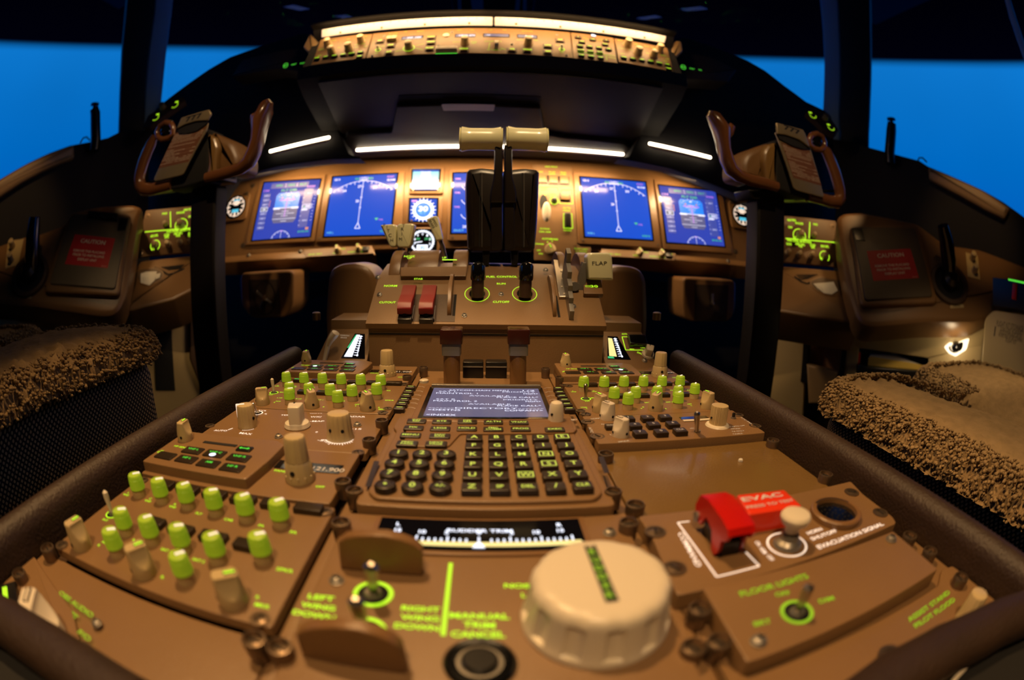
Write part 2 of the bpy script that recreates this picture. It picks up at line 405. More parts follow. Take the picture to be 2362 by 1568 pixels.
# ================================================================ audio panels
AR1 = [(17, 74.5), (38, 74.5), (59, 75), (80, 74.5), (101, 74.5), (122, 74.5)]
AR2 = [(38, 35.5), (59, 35.5), (81, 35.8), (103, 35.3), (125, 43)]
AR3 = [(46, 16.5), (95, 15.5)]
ASL = [(19, 11), (71, 11), (124, 10.5)]
def audio_panel(label, x0, y0, lit=(0,), selrot=(0, 0, 0), togm=BEIGE, bolts=()):
    W, D = .146, .0985
    fr = F0.sub(x0, y0); t = thing('audio_panel', label, 'audio panel', fr.w(W/2, D/2), 'audio selector panels on the aisle stand')
    b = MB(BROWN); b.plate(fr, rnd(rect(W/2, D/2, W-.001, D-.0012), .002, 2), -.0055, 0, .0008); part('face_plate', b, t)
    for i, (u, v) in enumerate(AR1):
        b = MB(KEYBLK); w = fr.sub((u+10)*mm, (v+16.5)*mm); b.plate(w, rnd(rect(0, 0, 16.5*mm, 8*mm), 1*mm, 2), .0001, 3.4*mm, .6*mm)
        if i in lit: b.ctext(w, 'MIC', (-4*mm, -.5*mm), 2.6*mm, 3.6*mm, GRNK)
        part('mic_button', b, t)
        audio_knob(t, fr, u*mm, v*mm, random.uniform(-1.0, -.3))
    for i, (u, v) in enumerate(AR2):
        if i < 4:
            b = MB(KEYBLK); w = fr.sub((u+11)*mm, (v+14.5)*mm); b.plate(w, rnd(rect(0, 0, 16.5*mm, 8*mm), 1*mm, 2), .0001, 3.4*mm, .6*mm); part('mic_button', b, t)
        audio_knob(t, fr, u*mm, v*mm, random.uniform(-1.0, -.3))
    for u, v in AR3: audio_knob(t, fr, u*mm, v*mm, random.uniform(-1.0, -.3))
    for (u, v), r in zip(ASL, selrot): selector(t, fr, u*mm, v*mm, r)
    toggle(t, fr, (14*mm, 47*mm), fr.w(13*mm, 47.5*mm, 15*mm), r0=1.2*mm, r1=1.9*mm, ring=(3.9*mm, 4.9*mm), m=togm)
    b = MB(GRN)
    names1 = ['L VHF', 'C VHF', 'R VHF', 'FLT', 'CAB', 'PA']; names2 = ['L HF', 'R HF', 'SAT 1', 'SAT 2']
    for n, (u, v) in zip(names1, AR1): b.ctext(fr, n.split()[-1], ((u-10.5)*mm, (v-4)*mm), 2.1*mm, .3*mm)
    for n, (u, v) in zip(names1, AR1):
        if ' ' in n: b.ctext(fr, n.split()[0], ((u-10.5)*mm, (v-.8)*mm), 2.1*mm, .3*mm)
    b.ctext(fr, 'PA', (131*mm, 69*mm), 2.4*mm, .3*mm)
    for n, (u, v) in zip(names2, AR2): b.ctext(fr, n, ((u-10)*mm, (v-4)*mm), 2.1*mm, .3*mm)
    b.ctext(fr, 'SPKR', (138*mm, 38*mm), 2.4*mm, .3*mm, sx=1.1); b.ctext(fr, 'MIC', (22*mm, 50*mm), 2.1*mm, .3*mm); b.ctext(fr, 'INT', (14*mm, 39.5*mm), 2.1*mm, .3*mm)
    b.ctext(fr, 'VOR', (7*mm, 22*mm), 2.1*mm, .3*mm); b.ctext(fr, 'L', (9*mm, 18.6*mm), 2.1*mm, .3*mm); b.ctext(fr, 'ADF', (31*mm, 21*mm), 2.1*mm, .3*mm); b.ctext(fr, 'R', (29*mm, 17*mm), 2.1*mm, .3*mm)
    b.ctext(fr, 'V', (59*mm, 15*mm), 2.1*mm, .3*mm); b.ctext(fr, 'B', (62*mm, 19*mm), 2.1*mm, .3*mm); b.ctext(fr, 'R', (82*mm, 12*mm), 2.1*mm, .3*mm)
    b.ctext(fr, 'APP', (111*mm, 23*mm), 2.1*mm, .3*mm); b.ctext(fr, 'L', (111*mm, 18.6*mm), 2.1*mm, .3*mm); b.ctext(fr, 'MKR', (137*mm, 12*mm), 2.4*mm, .3*mm); b.ctext(fr, 'R', (133*mm, 16.5*mm), 2.1*mm, .3*mm)
    part('lettering', b, t)
    for u, v in ((5, 92), (141, 92), (5, 4), (139, 4)): part('fastener', cached('fastener_flat', m_flatf), t, fr.mat(u*mm, v*mm))
    return t, fr
XL, XR = -.226, .080
audio_panel('audio panel nearest the camera, at the bottom left of the aisle stand', XL, 0, (), (-.15, -.55, -.95), CREAMW)
audio_panel('audio panel on the left far end of the aisle stand, behind the white-lettered radar panel', XL, .253, (0,), (-1.1, .55, .6), CREAMW)
audio_panel('audio panel on the right of the aisle stand, beyond the number-keyed transponder panel', XR, .253, (0,), (.35, -.7, .3), STEEL)

# ================================================================ radio tuning panels
def radio_panel(label, x0, y0, lit):
    W, D = .146, .0705; fr = F0.sub(x0, y0); H = .0075
    t = thing('radio_panel', label, 'radio panel', fr.w(W/2, D/2), 'radio tuning panels on the aisle stand')
    b = MB(BROWN); b.plate(fr, rnd(rect(W/2, D/2, W-.001, D-.0012), .002, 2), -.0055, 0.0008, .0008)
    b.plate(fr, rnd([(.0, .0055), (.090, .0055), (.093, .035), (.093, .060), (.085, .067), (.0, .066)], .002, 2), 0, H, .0012); part('face_plate', b, t)
    rows = [((30, 47), 'VHF L'), ((50, 47), 'VHF C'), ((71, 45.5), 'VHF R'), ((14, 32.5), ''), ((34, 32.5), 'HF L'), ((54, 31.5), 'AM'), ((74, 30.5), 'HF R')]
    for i, ((u, v), s) in enumerate(rows):
        w = fr.sub(u*mm, (v-14)*mm, H); b = MB(KEYBLK); b.plate(w, rnd(rect(0, 0, 16.5*mm, 10.5*mm), 1*mm, 2), 0, 1*mm, .4*mm)
        if s: b.ctext(w, s, (0, 1.4*mm), 2.7*mm, 1.15*mm, GRNK)
        if i == lit: b.flat(w, circ(0, -3*mm, 2.6*mm, 16), 1.2*mm, SCHOT); 
        part('push_button', b, t)
    w = fr.sub(68*mm, 46*mm, H); b = MB(BLACKP); b.plate(w, rnd(rect(0, 0, 12*mm, 8*mm), 1*mm, 2), 0, 1*mm, .4*mm); b.box(w, 0, 0, 6*mm, 1*mm, 1.05*mm, 1.15*mm, 0, GRNK)
    for s in (-1, 1): b.flat(w, [(s*4.5*mm, 0), (s*2.5*mm, 1.8*mm), (s*2.5*mm, -1.8*mm)][::s], 1.2*mm, GRNK)
    part('transfer_button', b, t)
    b = MB(BLACKM); b.box(fr, .044, .050, .030, .0035, H, H+.0004); part('display_window', b, t); b = MB(BLACKG); b.box(fr, .117, .043, .046, .012, .0008, .0013, 0, BLACKG); part('display_window', b, t)
    selector(t, fr.sub(0, 0, H), 11*mm, 50*mm, .1, .92)
    dual_knob(t, fr.sub(0, 0, .0008), .118, .026)
    b = MB(GRN); b.ctext(fr, 'HF SENS', (.016, .036), 2.5*mm, H+.0003, rot=-.05); b.ctext(fr, 'PNL', (.0045, .024), 2.3*mm, H+.0003, rot=1.2); b.ctext(fr, 'PANEL', (.102, .033), 2.6*mm, .0014)
    b.ctext(fr, '121.900', (.132, .041), 5*mm, .0017, WHTK); b.ctext(fr, 'OFF', (.134, .018), 2.3*mm, .0014)
    part('lettering', b, t); return t, fr
t, fr = radio_panel('raised radio panel nearest the camera with a tall two-tier knob, behind the nearest audio panel', -.230, .0995, 1)
fast(t, F0, [(484, 981)], 'flat')
radio_panel('small radio panel on the left at the far end of the aisle stand', XL, .3525, 0)
radio_panel('small radio panel on the right at the far end of the aisle stand', XR, .3525, 2)

# ================================================================ weather radar panel
fr = F0; t = thing('weather_radar_panel', 'weather radar panel with white lettering and large beige knobs', 'control panel', (-.15, .211, 0))
b = MB(BROWN); b.plate(fr, rnd(rect(-.1535, .2115, .1455, .081), .002, 2), -.0055, 0, .0008); part('face_plate', b, t)
u, v = -.193, .206; part('gain_knob', cached('wxg', lambda: m_fluted(8*mm, 19*mm, 14, 1.05, idx=WHT, hole=True)), t, fr.mat(u, v, 0, 2.0))
u2, v2 = -.107, .197; part('tilt_knob', cached('wxt', lambda: m_fluted(9.6*mm, 20*mm, 14, 1.12, idx=None, hole=True)), t, fr.mat(u2, v2, 0, .1))
def m_modeknob():
    b = MB(CREAMW); b.lathe(I0, 0, 0, [(10.5*mm, 0), (11*mm, 1*mm), (10*mm, 4*mm), (5.5*mm, 6.5*mm), (5*mm, 8*mm)], 40)
    b.plate(I0, rnd([(-5*mm, -8.5*mm), (5*mm, -8.5*mm), (6.5*mm, 5*mm), (-6.5*mm, 5*mm)], 2*mm, 3), 2*mm, 19*mm, 1.5*mm)
    b.box(I0, -1*mm, 3*mm, 1.2*mm, 3*mm, 18.9*mm, 19.3*mm, 0, INK); return b
u3, v3 = fr.p(682, 988, 0); part('mode_knob', cached('modek', m_modeknob), t, fr.mat(u3, v3+.004, 0, .2))
ub, vb = fr.p(594, 953, 0); toggle(t, fr, (ub, vb), tipat(fr, 0, 0, .016, 584, 930), r0=.8*mm, r1=1.3*mm, ring=(4.2*mm, 5.4*mm), ringm=WHT)
b = MB(WHT)
PT(b, fr, 'AUTO', 494, 992, 524, 993, 3.0*mm); PT(b, fr, 'MAX', 553, 998, 581, 1001, 3.2*mm); PT(b, fr, 'SYS', 596, 946, 614, 947, 2.2*mm); PT(b, fr, 'L', 572, 951, 576, 952, 2*mm); PT(b, fr, 'R', 611, 954, 616, 955, 2*mm); PT(b, fr, 'N', 581, 970, 590, 971, 3*mm)
b.line(fr, fr.p(526, 992), fr.p(537, 988), 1.1*mm, .0003); b.ann(fr, u, v, 9.5*mm, 10.1*mm, .0003, a0=-1.6, a1=-.5)
PT(b, fr, 'WX/', 716, 961, 742, 961, 2.8*mm); PT(b, fr, 'WX+T', 714, 953, 744, 953, 1*mm); PT(b, fr, '-MAP', 715, 971, 748, 971, 2.8*mm); PT(b, fr, 'WX RADAR', 765, 959, 843, 961, 2.8*mm); PT(b, fr, 'TEST', 648, 957, 672, 957, 2.4*mm)
for k in range(15):
    a = rad(-152+k*8.5); r1 = 15.2*mm if k % 5 == 0 else 14.0*mm
    b.line(fr, (u2+12.2*mm*cos(a), v2+12.2*mm*sin(a)), (u2+r1*cos(a), v2+r1*sin(a)), .7*mm, .0003)
b.ann(fr, u2, v2, 11.0*mm, 12.0*mm, .0003, a0=rad(-150), a1=rad(-25))
PT(b, fr, '0', 728, 996, 733, 996, 2.6*mm); PT(b, fr, '-5', 733, 1014, 746, 1016, 2.8*mm); PT(b, fr, '-10', 759, 1018, 786, 1019, 2.8*mm); PT(b, fr, '-15', 791, 1013, 816, 1014, 2.8*mm); PT(b, fr, '+15', 806, 989, 834, 989, 2.8*mm); PT(b, fr, '10', 800, 982, 810, 983, 2.2*mm)
part('lettering', b, t); fast(t, fr, [(824, 976), (642, 1003)], 'screw', s=.95); fast(t, fr, [(880, 968), (851, 1012)], 'cup'); fast(t, fr, [(826, 1042)], 'flat')

# ================================================================ transponder panel
t = thing('transponder_panel', 'transponder panel with a dark number keypad, ribbed beige knob and chrome toggle', 'control panel', (.153, .22, 0))
b = MB(BROWN); b.plate(fr, rnd(rect(.1535, .2215, .1455, .0605), .002, 2), -.0105, 0.0005, .0008); part('face_plate', b, t)
kk = ['1', '2', '3', '4', '5', '6', '7', '0', 'CLR']; kp = [(1449, 963), (1493.5, 962), (1534, 960), (1464.5, 979.5), (1507.5, 977.5), (1552, 976), (1476.5, 997), (1525, 994.5), (1569.5, 992)]
for s, (x, y) in zip(kk, kp):
    u, v = fr.p(x, y, .004); w = fr.sub(u, v, .0005); b = MB(KEYBLK); b.plate(w, rnd(rect(0, 0, 10.5*mm, 9.5*mm), 1*mm, 2), 0, 4*mm, .7*mm); b.ctext(w, s, (0, .5*mm), 3.1*mm if len(s) == 1 else 2.6*mm, 4.15*mm, WHTK); part('key', b, t)
u, v = fr.p(1412, 982, .003); w = fr.sub(u, v, .0005); b = MB(KEYBLK); b.plate(w, rnd(rect(0, 0, 11*mm, 8*mm), 1*mm, 2), 0, 3.2*mm, .6*mm); b.ctext(w, 'IDENT', (0, 0), 2.2*mm, 3.35*mm, WHTK); part('ident_button', b, t)
for x, y in ((1403, 970), (1434, 1010)):
    u, v = fr.p(x, y, 0); selector(t, fr, u, v+.004, .5, .95, key='sel_cream', mt=CREAMW, idx=CREAMW)
u, v = fr.p(1658, 985, 0)
def m_ribbed():
    b = MB(CREAMW); b.lathe(I0, 0, 0, [(10.4*mm, 0), (10.8*mm, .6*mm), (9.8*mm, 2*mm), (7.6*mm, 2.4*mm)], 48); b.lathe(I0, 0, 0, [(7.6*mm, 2*mm), (7.6*mm, 17.3*mm), (7.2*mm, 18.2*mm), (5*mm, 18.4*mm)], 120, BEIGE, flute=lambda a, h: 1-(.05*(cos(30*a) > 0) if h < 18*mm else 0))
    b.lathe(Fr((-7.4*mm, -1*mm, 8*mm), (-1, -.15, 0)), 0, 0, [(1*mm, -1*mm), (1*mm, .5*mm)], 12, HOLE); return b
part('code_knob', cached('ribbed', m_ribbed), t, fr.mat(u, v+.003, 0))
u, v = fr.p(1608, 997, 0); toggle(t, fr, (u, v), tipat(fr, 0, 0, .021, 1608, 950), r0=1.7*mm, r1=2.6*mm, ring=(4.8*mm, 6.2*mm), ringm=WHT)
u, v = fr.p(1691, 966, 0); toggle(t, fr, (u, v), fr.w(u, v, .006), r0=1.5*mm, r1=1.5*mm, ring=(4.2*mm, 5.2*mm), ringm=WHT, m=BLACKP)
b = MB(WHTK); PT(b, fr, 'NORM', 1363, 966, 1384, 964, 2.2*mm, h=.0008); PT(b, fr, 'ALTN', 1413, 963, 1431, 962, 2.2*mm, h=.0008); PT(b, fr, 'ALT', 1386, 978, 1400, 978, 2.2*mm, h=.0008); PT(b, fr, 'ATC', 1360, 985, 1366, 998, 2.2*mm, h=.0008); PT(b, fr, 'XPNDR', 1425, 1019, 1452, 1016, 2.4*mm, h=.0008); PT(b, fr, 'L', 1407, 1002, 1411, 1002, 2.2*mm, h=.0008)
PT(b, fr, 'ALT RPTG OFF', 1675, 985, 1718, 981, 1.9*mm, h=.0008); PT(b, fr, 'XPNDR', 1685, 989, 1708, 988, 1.9*mm, h=.0008); PT(b, fr, 'TA ONLY', 1688, 995, 1717, 993, 1.9*mm, h=.0008); PT(b, fr, 'TA/RA', 1690, 1001, 1713, 999, 1.9*mm, h=.0008); PT(b, fr, 'ABV', 1591, 988, 1601, 987, 1.9*mm, h=.0008); PT(b, fr, 'ATC FAIL', 1709, 962, 1735, 978, 1.8*mm, h=.0008)
part('lettering', b, t)
b = MB(BLACKG); x0, y0 = fr.p(1566, 964, 0); x1, y1 = fr.p(1640, 970, 0); b.box(fr, (x0+x1)/2, y0-.003, x1-x0, .006, .0005, .0009); b.box(fr, (x0+x1)/2, y0-.0095, x1-x0, .004, .0009, .0012, 0, CREAMW); part('display_window', b, t)
fast(t, fr, [(1356, 972), (1378, 1005), (1742, 981), (1702, 956)], 'flat', s=1.25)

# ================================================================ blank cover plate
t = thing('blank_cover_plate', 'large empty glossy brown plate in front of the transponder panel', 'cover plate', (.153, .14, -.01))
b = MB(BLANKM); b.plate(fr, rnd(rect(.1535, .138, .1455, .101), .003, 3), -.0115, -.0055, .001); part('plate', b, t)
fast(t, fr, [(1398, 1045), (1784, 1014), (1906, 1092), (1466, 1162)], 'cup', h=-.0055, s=1.1)
b = MB(PAPER); w = fr.sub(*fr.p(1708, 1064, -.0055), -.0054); b.plate(w, [(-.0016, -.0012), (.0008, -.0018), (.002, .001), (.0002, .002), (-.0018, .0008)], 0, .0018, .0005); solo('paper_crumb', b, 'tiny white paper crumb lying on the glossy blank plate', 'crumb')

# ================================================================ flight management keypad unit
fc = F0; t = thing('keypad_display_unit', 'keypad and text screen unit in the middle of the aisle stand', 'keypad unit', (0, .2, 0))
b = MB(BROWN); H0 = .006
b.plate(fc, rnd(rect(0, .2045, .138, .215), .004, 3), -.0055, H0-.002, .001)
b.plate(fc, rnd([(-.058, .101), (.058, .101), (.064, .108), (.064, .2), (.068, .207), (.068, .309), (-.068, .309), (-.068, .207), (-.064, .2), (-.064, .108)], .003, 3), H0-.002, H0+.0005, .0012)
part('housing', b, t)
hk = .0105
b = MB(BROWN2); q = fc.pl([(931, 1030), (1035, 1030), (1062, 1000), (1326, 998), (1316, 963), (941, 962)], .0075); b.plate(fc, rnd(q, .003, 3), .0064, .0078, .0006); part('function_key_surround', b, t)
def rowgrid(tl, tr, bl, br, nr, nc):
    A, B, Cc, D = [Vector(fc.p(*p, hk)) for p in (tl, tr, bl, br)]; out = []
    for i in range(nr):
        for j in range(nc):
            s, k = i/(nr-1), j/(nc-1); out.append((A*(1-s)+Cc*s)*(1-k)+(B*(1-s)+D*s)*k)
    return out
let = list('ABCDEFGHIJKLMNOPQRSTUVWXYZ') + ['SP', 'DEL', '/', 'CLR']; pos = rowgrid((1094, 1007), (1297, 1006), (1088, 1121), (1345, 1117), 6, 5)
kw, kd = 11.2*mm, 9.6*mm
for s, p in zip(let, pos):
    w = fc.sub(p.x, p.y, H0); b = MB(KEYBLK); b.plate(w, rnd(rect(0, 0, kw, kd), 1.3*mm, 3), 0, 4.5*mm, .9*mm)
    if s in 'EWNS' and len(s) == 1:
        b.pline(w, rect(0, 0, 8.2*mm, 6.6*mm), .8*mm, 4.65*mm, KEYTX, True)
        b.ctext(w, s, (0, 0), 4.2*mm, 4.65*mm, KEYTX, bold=.02)
    else: b.ctext(w, s, (0, 0), 4.8*mm if len(s) == 1 else 3.4*mm, 4.65*mm, KEYTX, bold=.02, sx=1 if len(s) == 1 else .85)
    part('key', b, t)
num = ['1', '2', '3', '4', '5', '6', '7', '8', '9', '.', '0', '+/-']; pos = rowgrid((919, 1042), (1029, 1044), (888, 1115), (1015, 1119), 4, 3)
for s, p in zip(num, pos):
    w = fc.sub(p.x, p.y, H0); b = MB(KEYBLK); b.lathe(w, 0, 0, [(6.1*mm, 0), (6.3*mm, 3.2*mm), (5.9*mm, 4.1*mm), (4.6*mm, 4.5*mm), (4.3*mm, 4.2*mm)], 28)
    if s == '.': b.flat(w, circ(0, 0, 1.1*mm, 14), 4.65*mm, KEYTX)
    else: b.ctext(w, s, (0, 0), 5*mm if len(s) == 1 else 3.4*mm, 4.65*mm, KEYTX, bold=.02)
    part('key', b, t)
fk = [('INIT/REF', 961, 969.5), ('RTE', 1019, 971), ('DEP/ARR', 1078, 971), ('ALTN', 1138, 972), ('VNAV', 1197, 973), ('FIX', 954, 985), ('LEGS', 1015.5, 987), ('HOLD', 1077, 987), ('FMC/COMM', 1138, 988), ('PROG', 1201, 988), ('EXEC', 1280, 989), ('MENU', 947, 1002), ('NAV/RAD', 1014.5, 1004), ('PREV/PAGE', 939, 1021), ('NEXT/PAGE', 1006, 1022)]
for s, x, y in fk:
    u, v = fc.p(x, y, .009); w = fc.sub(u, v, .0074); b = MB(KEYBLK); b.plate(w, rnd(rect(0, 0, 14.5*mm, 8.2*mm), 1.2*mm, 3), 0, 1.6*mm, .6*mm)
    L = s.split('/')
    for k, q in enumerate(L): b.ctext(w, q, (0, (1.5-3*k)*mm if len(L) == 2 else 0), 2.4*mm if len(L) == 2 else 2.9*mm, 1.75*mm, KEYTX, bold=.02, sx=1.05)
    part('key', b, t)
for L in ([(947, 891.6), (942, 902), (936.6, 911), (931.5, 920.5), (927, 929.5), (921, 940)], [(1288, 895), (1292, 904), (1297, 913), (1302.5, 922), (1308, 931.5), (1314, 942)]):
    for x, y in L:
        u, v = fc.p(x, y, .010); w = fc.sub(u, v, H0); b = MB(KEYBLK); b.plate(w, rnd(rect(0, 0, 9*mm, 7*mm), .8*mm, 2), 0, 4.2*mm, .7*mm); b.box(w, 0, 1*mm, 5*mm, .9*mm, 4.2*mm, 4.4*mm, 0, KEYTX); part('line_select_key', b, t)
# screen with a shallow bright frame
fs = Fr(fc.w(0, 0, .0075), (0, 0, 1), U=(1, 0, 0)); hs = 0
scr = [fs.p(*p) for p in ((972, 964), (1269, 964), (1243, 897), (999, 897))]
x0 = (scr[0][0]+scr[3][0])/2; x1 = (scr[1][0]+scr[2][0])/2; y0 = (scr[0][1]+scr[1][1])/2; y1 = (scr[2][1]+scr[3][1])/2
b = MB(BROWN2); o = rnd(rect((x0+x1)/2, (y0+y1)/2+.001, x1-x0+.016, y1-y0+.018), .004, 3); b.plate(fc, o, .0064, .0082, .001); b.box(fc, (x0+x1)/2, y1+.006, x1-x0+.004, .004, .008, .0105, .001, GREYM); part('screen_surround', b, t)
b = MB(BLACKG); b.box(fc, (x0+x1)/2, (y0+y1)/2, x1-x0+.006, y1-y0+.006, .0081, .0084)
b.flat(fc, rect((x0+x1)/2, (y0+y1)/2, x1-x0-.002, y1-y0-.002), .0086, SCLG)
W_ = x1-x0-.006; Hh = y1-y0
lines = [(.90, [('SATCOM-MAIN MENU', .14, .72), ('1/2', .86, .98)], 3.0), (.845, [('SAT L', .04, .22), ('PRIORITY', .66, .98)], 2.4), (.775, [('MAINTROL 1', .02, .42), ('MGM>', .86, 1)], 3.3), (.69, [('AVAILABLE', .34, .72)], 2.4), (.64, [('PLACE CALL*', .60, .99)], 3.2),
         (.555, [('SAT R', .04, .22), ('PRIORITY', .66, .98)], 2.4), (.495, [('MAINTROL 2', .02, .42), ('MGM>', .86, 1)], 3.3), (.40, [('AVAILABLE', .34, .72)], 2.4), (.35, [('PLACE CALL*', .60, .99)], 3.2), (.265, [('-------DIRECTORY-------', 0, 1)], 3.0), (.20, [('<DESTNS', 0, .28), ('COMPANY>', .66, .99)], 3.6), (.05, [('<INDEX', 0, .25)], 3.6)]
for yy, segs, hh in lines:
    for s, a, c in segs: b.text(fc, s, (x0+.003+W_*a, y0+Hh*yy), (x0+.003+W_*c, y0+Hh*yy), hh*mm, .0088, SCW, .0)
part('screen', b, t)
b = MB(GRND)
for s, L in ((-1, [(947, 891.6), (942, 902), (936.6, 911), (931.5, 920.5), (927, 929.5), (921, 940)]), (1, [(1288, 895), (1292, 904), (1297, 913), (1302.5, 922), (1308, 931.5), (1314, 942)])):
    for x, y in L:
        u, v = fc.p(x, y, .008); b.pline(fc, [(u-s*7*mm, v+.5*mm), (u-s*11*mm, v+.5*mm), (u-s*14*mm, v-2.5*mm)], .35*mm, .0084, WHTK)
PT(b, fc, 'BRT', 1318, 968, 1332, 967, 2.6*mm, WHTK, h=.0072)
part('lettering', b, t)
u, v = fc.p(1283, 972, .007)
def m_brt():
    b = MB(CREAMW); b.lathe(I0, 0, 0, [(6.2*mm, 0), (6.2*mm, 1*mm), (5.6*mm, 8*mm), (5.2*mm, 13*mm), (4.2*mm, 15.2*mm), (2.5*mm, 16.2*mm), (.5*mm, 16.5*mm)], 28)
    b.lathe(Fr((-3.8*mm, -4.2*mm, 7*mm), (-.6, -.8, 0)), 0, 0, [(1*mm, -1*mm), (1*mm, .5*mm)], 12, HOLE); return b
part('brightness_knob', cached('brt', m_brt), t, fc.mat(u, v+.002, .0065))
b = MB(CREAMW); w = fc.sub(*fc.p(978, 875, .009), .006); b.lathe(w, 0, 0, [(4.6*mm, 0), (4.6*mm, 2.4*mm), (3.8*mm, 3*mm), (.4*mm, 3.1*mm)], 20); part('lamp_lens', b, t)
for L in (((869, 1062), (849, 1121)), ((1386, 1052), (1400, 1090))):
    b = MB(KEYBLK); a, c = Vector(fc.p(*L[0], .007)), Vector(fc.p(*L[1], .007)); d = (c-a).normalized()*.0; b.line(fc, a, c, 3.5*mm, .0067); part('annunciator_strip', b, t)
fast(t, fc, [(894, 941), (932.6, 885), (1300, 887.6), (1339, 946)], 'flat', h=.0001, s=.9); fast(t, fc, [(790, 1108), (817, 1129), (1415, 1131), (977, 846), (939, 866), (1258.7, 849), (1292, 869)], 'cup')

# ================================================================ rudder and aileron trim panel
t = thing('trim_panel', 'trim control panel with the huge fluted round knob and blue-white rudder scale', 'control panel', (0, .03, 0))
b = MB(BROWN); b.plate(fr, rnd(rect(0, .0245, .1425, .139), .002, 2), -.0055, 0, .0008); part('face_plate', b, t)
q = [fr.p(*p) for p in ((878, 1268), (1348, 1271), (1331, 1203), (885, 1199))]; ya, yb = q[0][1]+.0, (q[2][1]+q[3][1])/2; xa, xb = -.0525, .047
yb = min(yb, .0935)
b = MB(BROWN2); b.box(fr, (xa+xb)/2, (ya+yb)/2, xb-xa+.006, yb-ya+.005, 0, .0016, .0008); part('scale_surround', b, t)
b = MB(SCK); b.box(fr, (xa+xb)/2, (ya+yb)/2, xb-xa, yb-ya, .0016, .0019)
def sx(px): return fr.p(px, 1235, 0)[0]
yt = fr.p(1105, 1246, 0)[1]; 
b.flat(fr, [(sx(990)-.004, fr.p(1000, 1256, 0)[1]), (xb-.002, fr.p(1000, 1256, 0)[1]), (xb-.002, fr.p(1000, 1266, 0)[1]), (sx(990)-.004, fr.p(1000, 1266, 0)[1])][::-1], .0021, SCY)
for k in range(-15, 16):
    x = sx(1105)+(sx(1180)-sx(1105))/5*k*.94; 
    if abs(k) < 2 and k: continue
    hh = 4.4*mm if k % 5 == 0 else 2.8*mm; b.line(fr, (x, fr.p(1000, 1256, 0)[1]), (x, fr.p(1000, 1256, 0)[1]+hh), .85*mm, .0022, SCHOT)
b.flat(fr, [(sx(1105)-3*mm, fr.p(1000, 1270, 0)[1]), (sx(1105)+3*mm, fr.p(1000, 1270, 0)[1]), (sx(1105)+1*mm, fr.p(1000, 1258, 0)[1]), (sx(1105)-1*mm, fr.p(1000, 1258, 0)[1])], .0024, SCHOT)
for s, x, y in (('L', 920, 1216), ('15', 919, 1230), ('10', 975, 1234), ('5', 1031, 1236), ('0', 1105, 1236), ('5', 1180, 1237), ('10', 1237, 1235), ('15', 1292, 1231), ('R', 1289, 1218)):
    b.ctext(fr, s, fr.p(x, y, 0), 2.9*mm, .0022, SCHOT, bold=.03)
PT(b, fr, 'RUDDER TRIM', 1031, 1222, 1182, 1224, 2.6*mm, SCHOT, h=.0022, bold=.02); part('scale_display', b, t)
def m_rud():
    b = MB(CREAMW); R = 28*mm
    def fl(a, h):
        c = cos(12*a); d = 0
        if 3.5*mm < h < 17.2*mm: d = .060*max(0, c)**.5 if c > 0 else 0
        if h > 17.2*mm: d = .02*max(0, c)
        return 1-d
    b.lathe(I0, 0, 0, [(28.6*mm, 0), (28.8*mm, 1.5*mm), (28.2*mm, 3.2*mm), (28.0*mm, 3.8*mm), (27.3*mm, 7*mm), (26.6*mm, 12*mm), (26.0*mm, 16.6*mm), (25.9*mm, 17.6*mm), (25.5*mm, 19.6*mm), (24.4*mm, 21.3*mm), (22.8*mm, 22.2*mm), (20*mm, 22.5*mm)], 192, flute=fl)
    return b
k = part('rudder_trim_knob', cached('rud', m_rud), t, fr.mat(.0415, .0166, 0))
b = MB(INK); f2 = fr.sub(.0, .0, .0226); a, c = Vector(fr.p(1360, 1258, .0226)), Vector(fr.p(1413, 1388, .0226)); b.line(f2, a, c, 4.6*mm, 0.0002)
d = (c-a).normalized()
for i, ch in enumerate('RUDDER'):
    pc = a+(c-a)*((i+.9)/6.6); b.ctext(f2, ch, pc, 3.1*mm, .0004, GRND, rot=atan2(d.y, d.x)+pi/2, bold=.03)
b.ctext(f2, 'o', a+(c-a)*.02, 3*mm, .0004, CREAMW); part('index_strip', b, k)
for base, top in (([(785, 1313), (975, 1330)], [(972, 1272), (955, 1257), (925, 1245), (890, 1237), (858, 1235), (820, 1236), (795, 1240), (778, 1252)]), ([(697, 1516), (938, 1556)], [(923, 1500), (905, 1483), (870, 1466), (820, 1452), (766, 1447), (720, 1449), (697, 1454), (680, 1464)])):
    a, c = Vector(fr.p(*base[0])), Vector(fr.p(*base[1])); d = (c-a).normalized()
    fg = Fr((a.x, a.y, 0), (d.y, -d.x, 0), U=(d.x, d.y, 0)); q = [fg.p(*p) for p in base]+[fg.p(*p) for p in top]
    q[0] = (q[0][0], .0002); q[1] = (q[1][0], .0002)
    b = MB(BROWN2); b.plate(fg, q, -.0052, 0, .0012); part('switch_guard', b, t)
for cpx, tip in (((861, 1370), (856, 1300)), ((843, 1458), (819, 1380))):
    u, v = fr.p(*cpx); o = toggle(t, fr, (u, v), tipat(fr, 0, 0, .0215, *tip), r0=2.0*mm, r1=3.0*mm, ring=(6.6*mm, 8.4*mm), m=STEEL)
b = MB(GRN); b.line(fr, fr.p(1040, 1299), fr.p(1022, 1467), 1.7*mm, .0003)
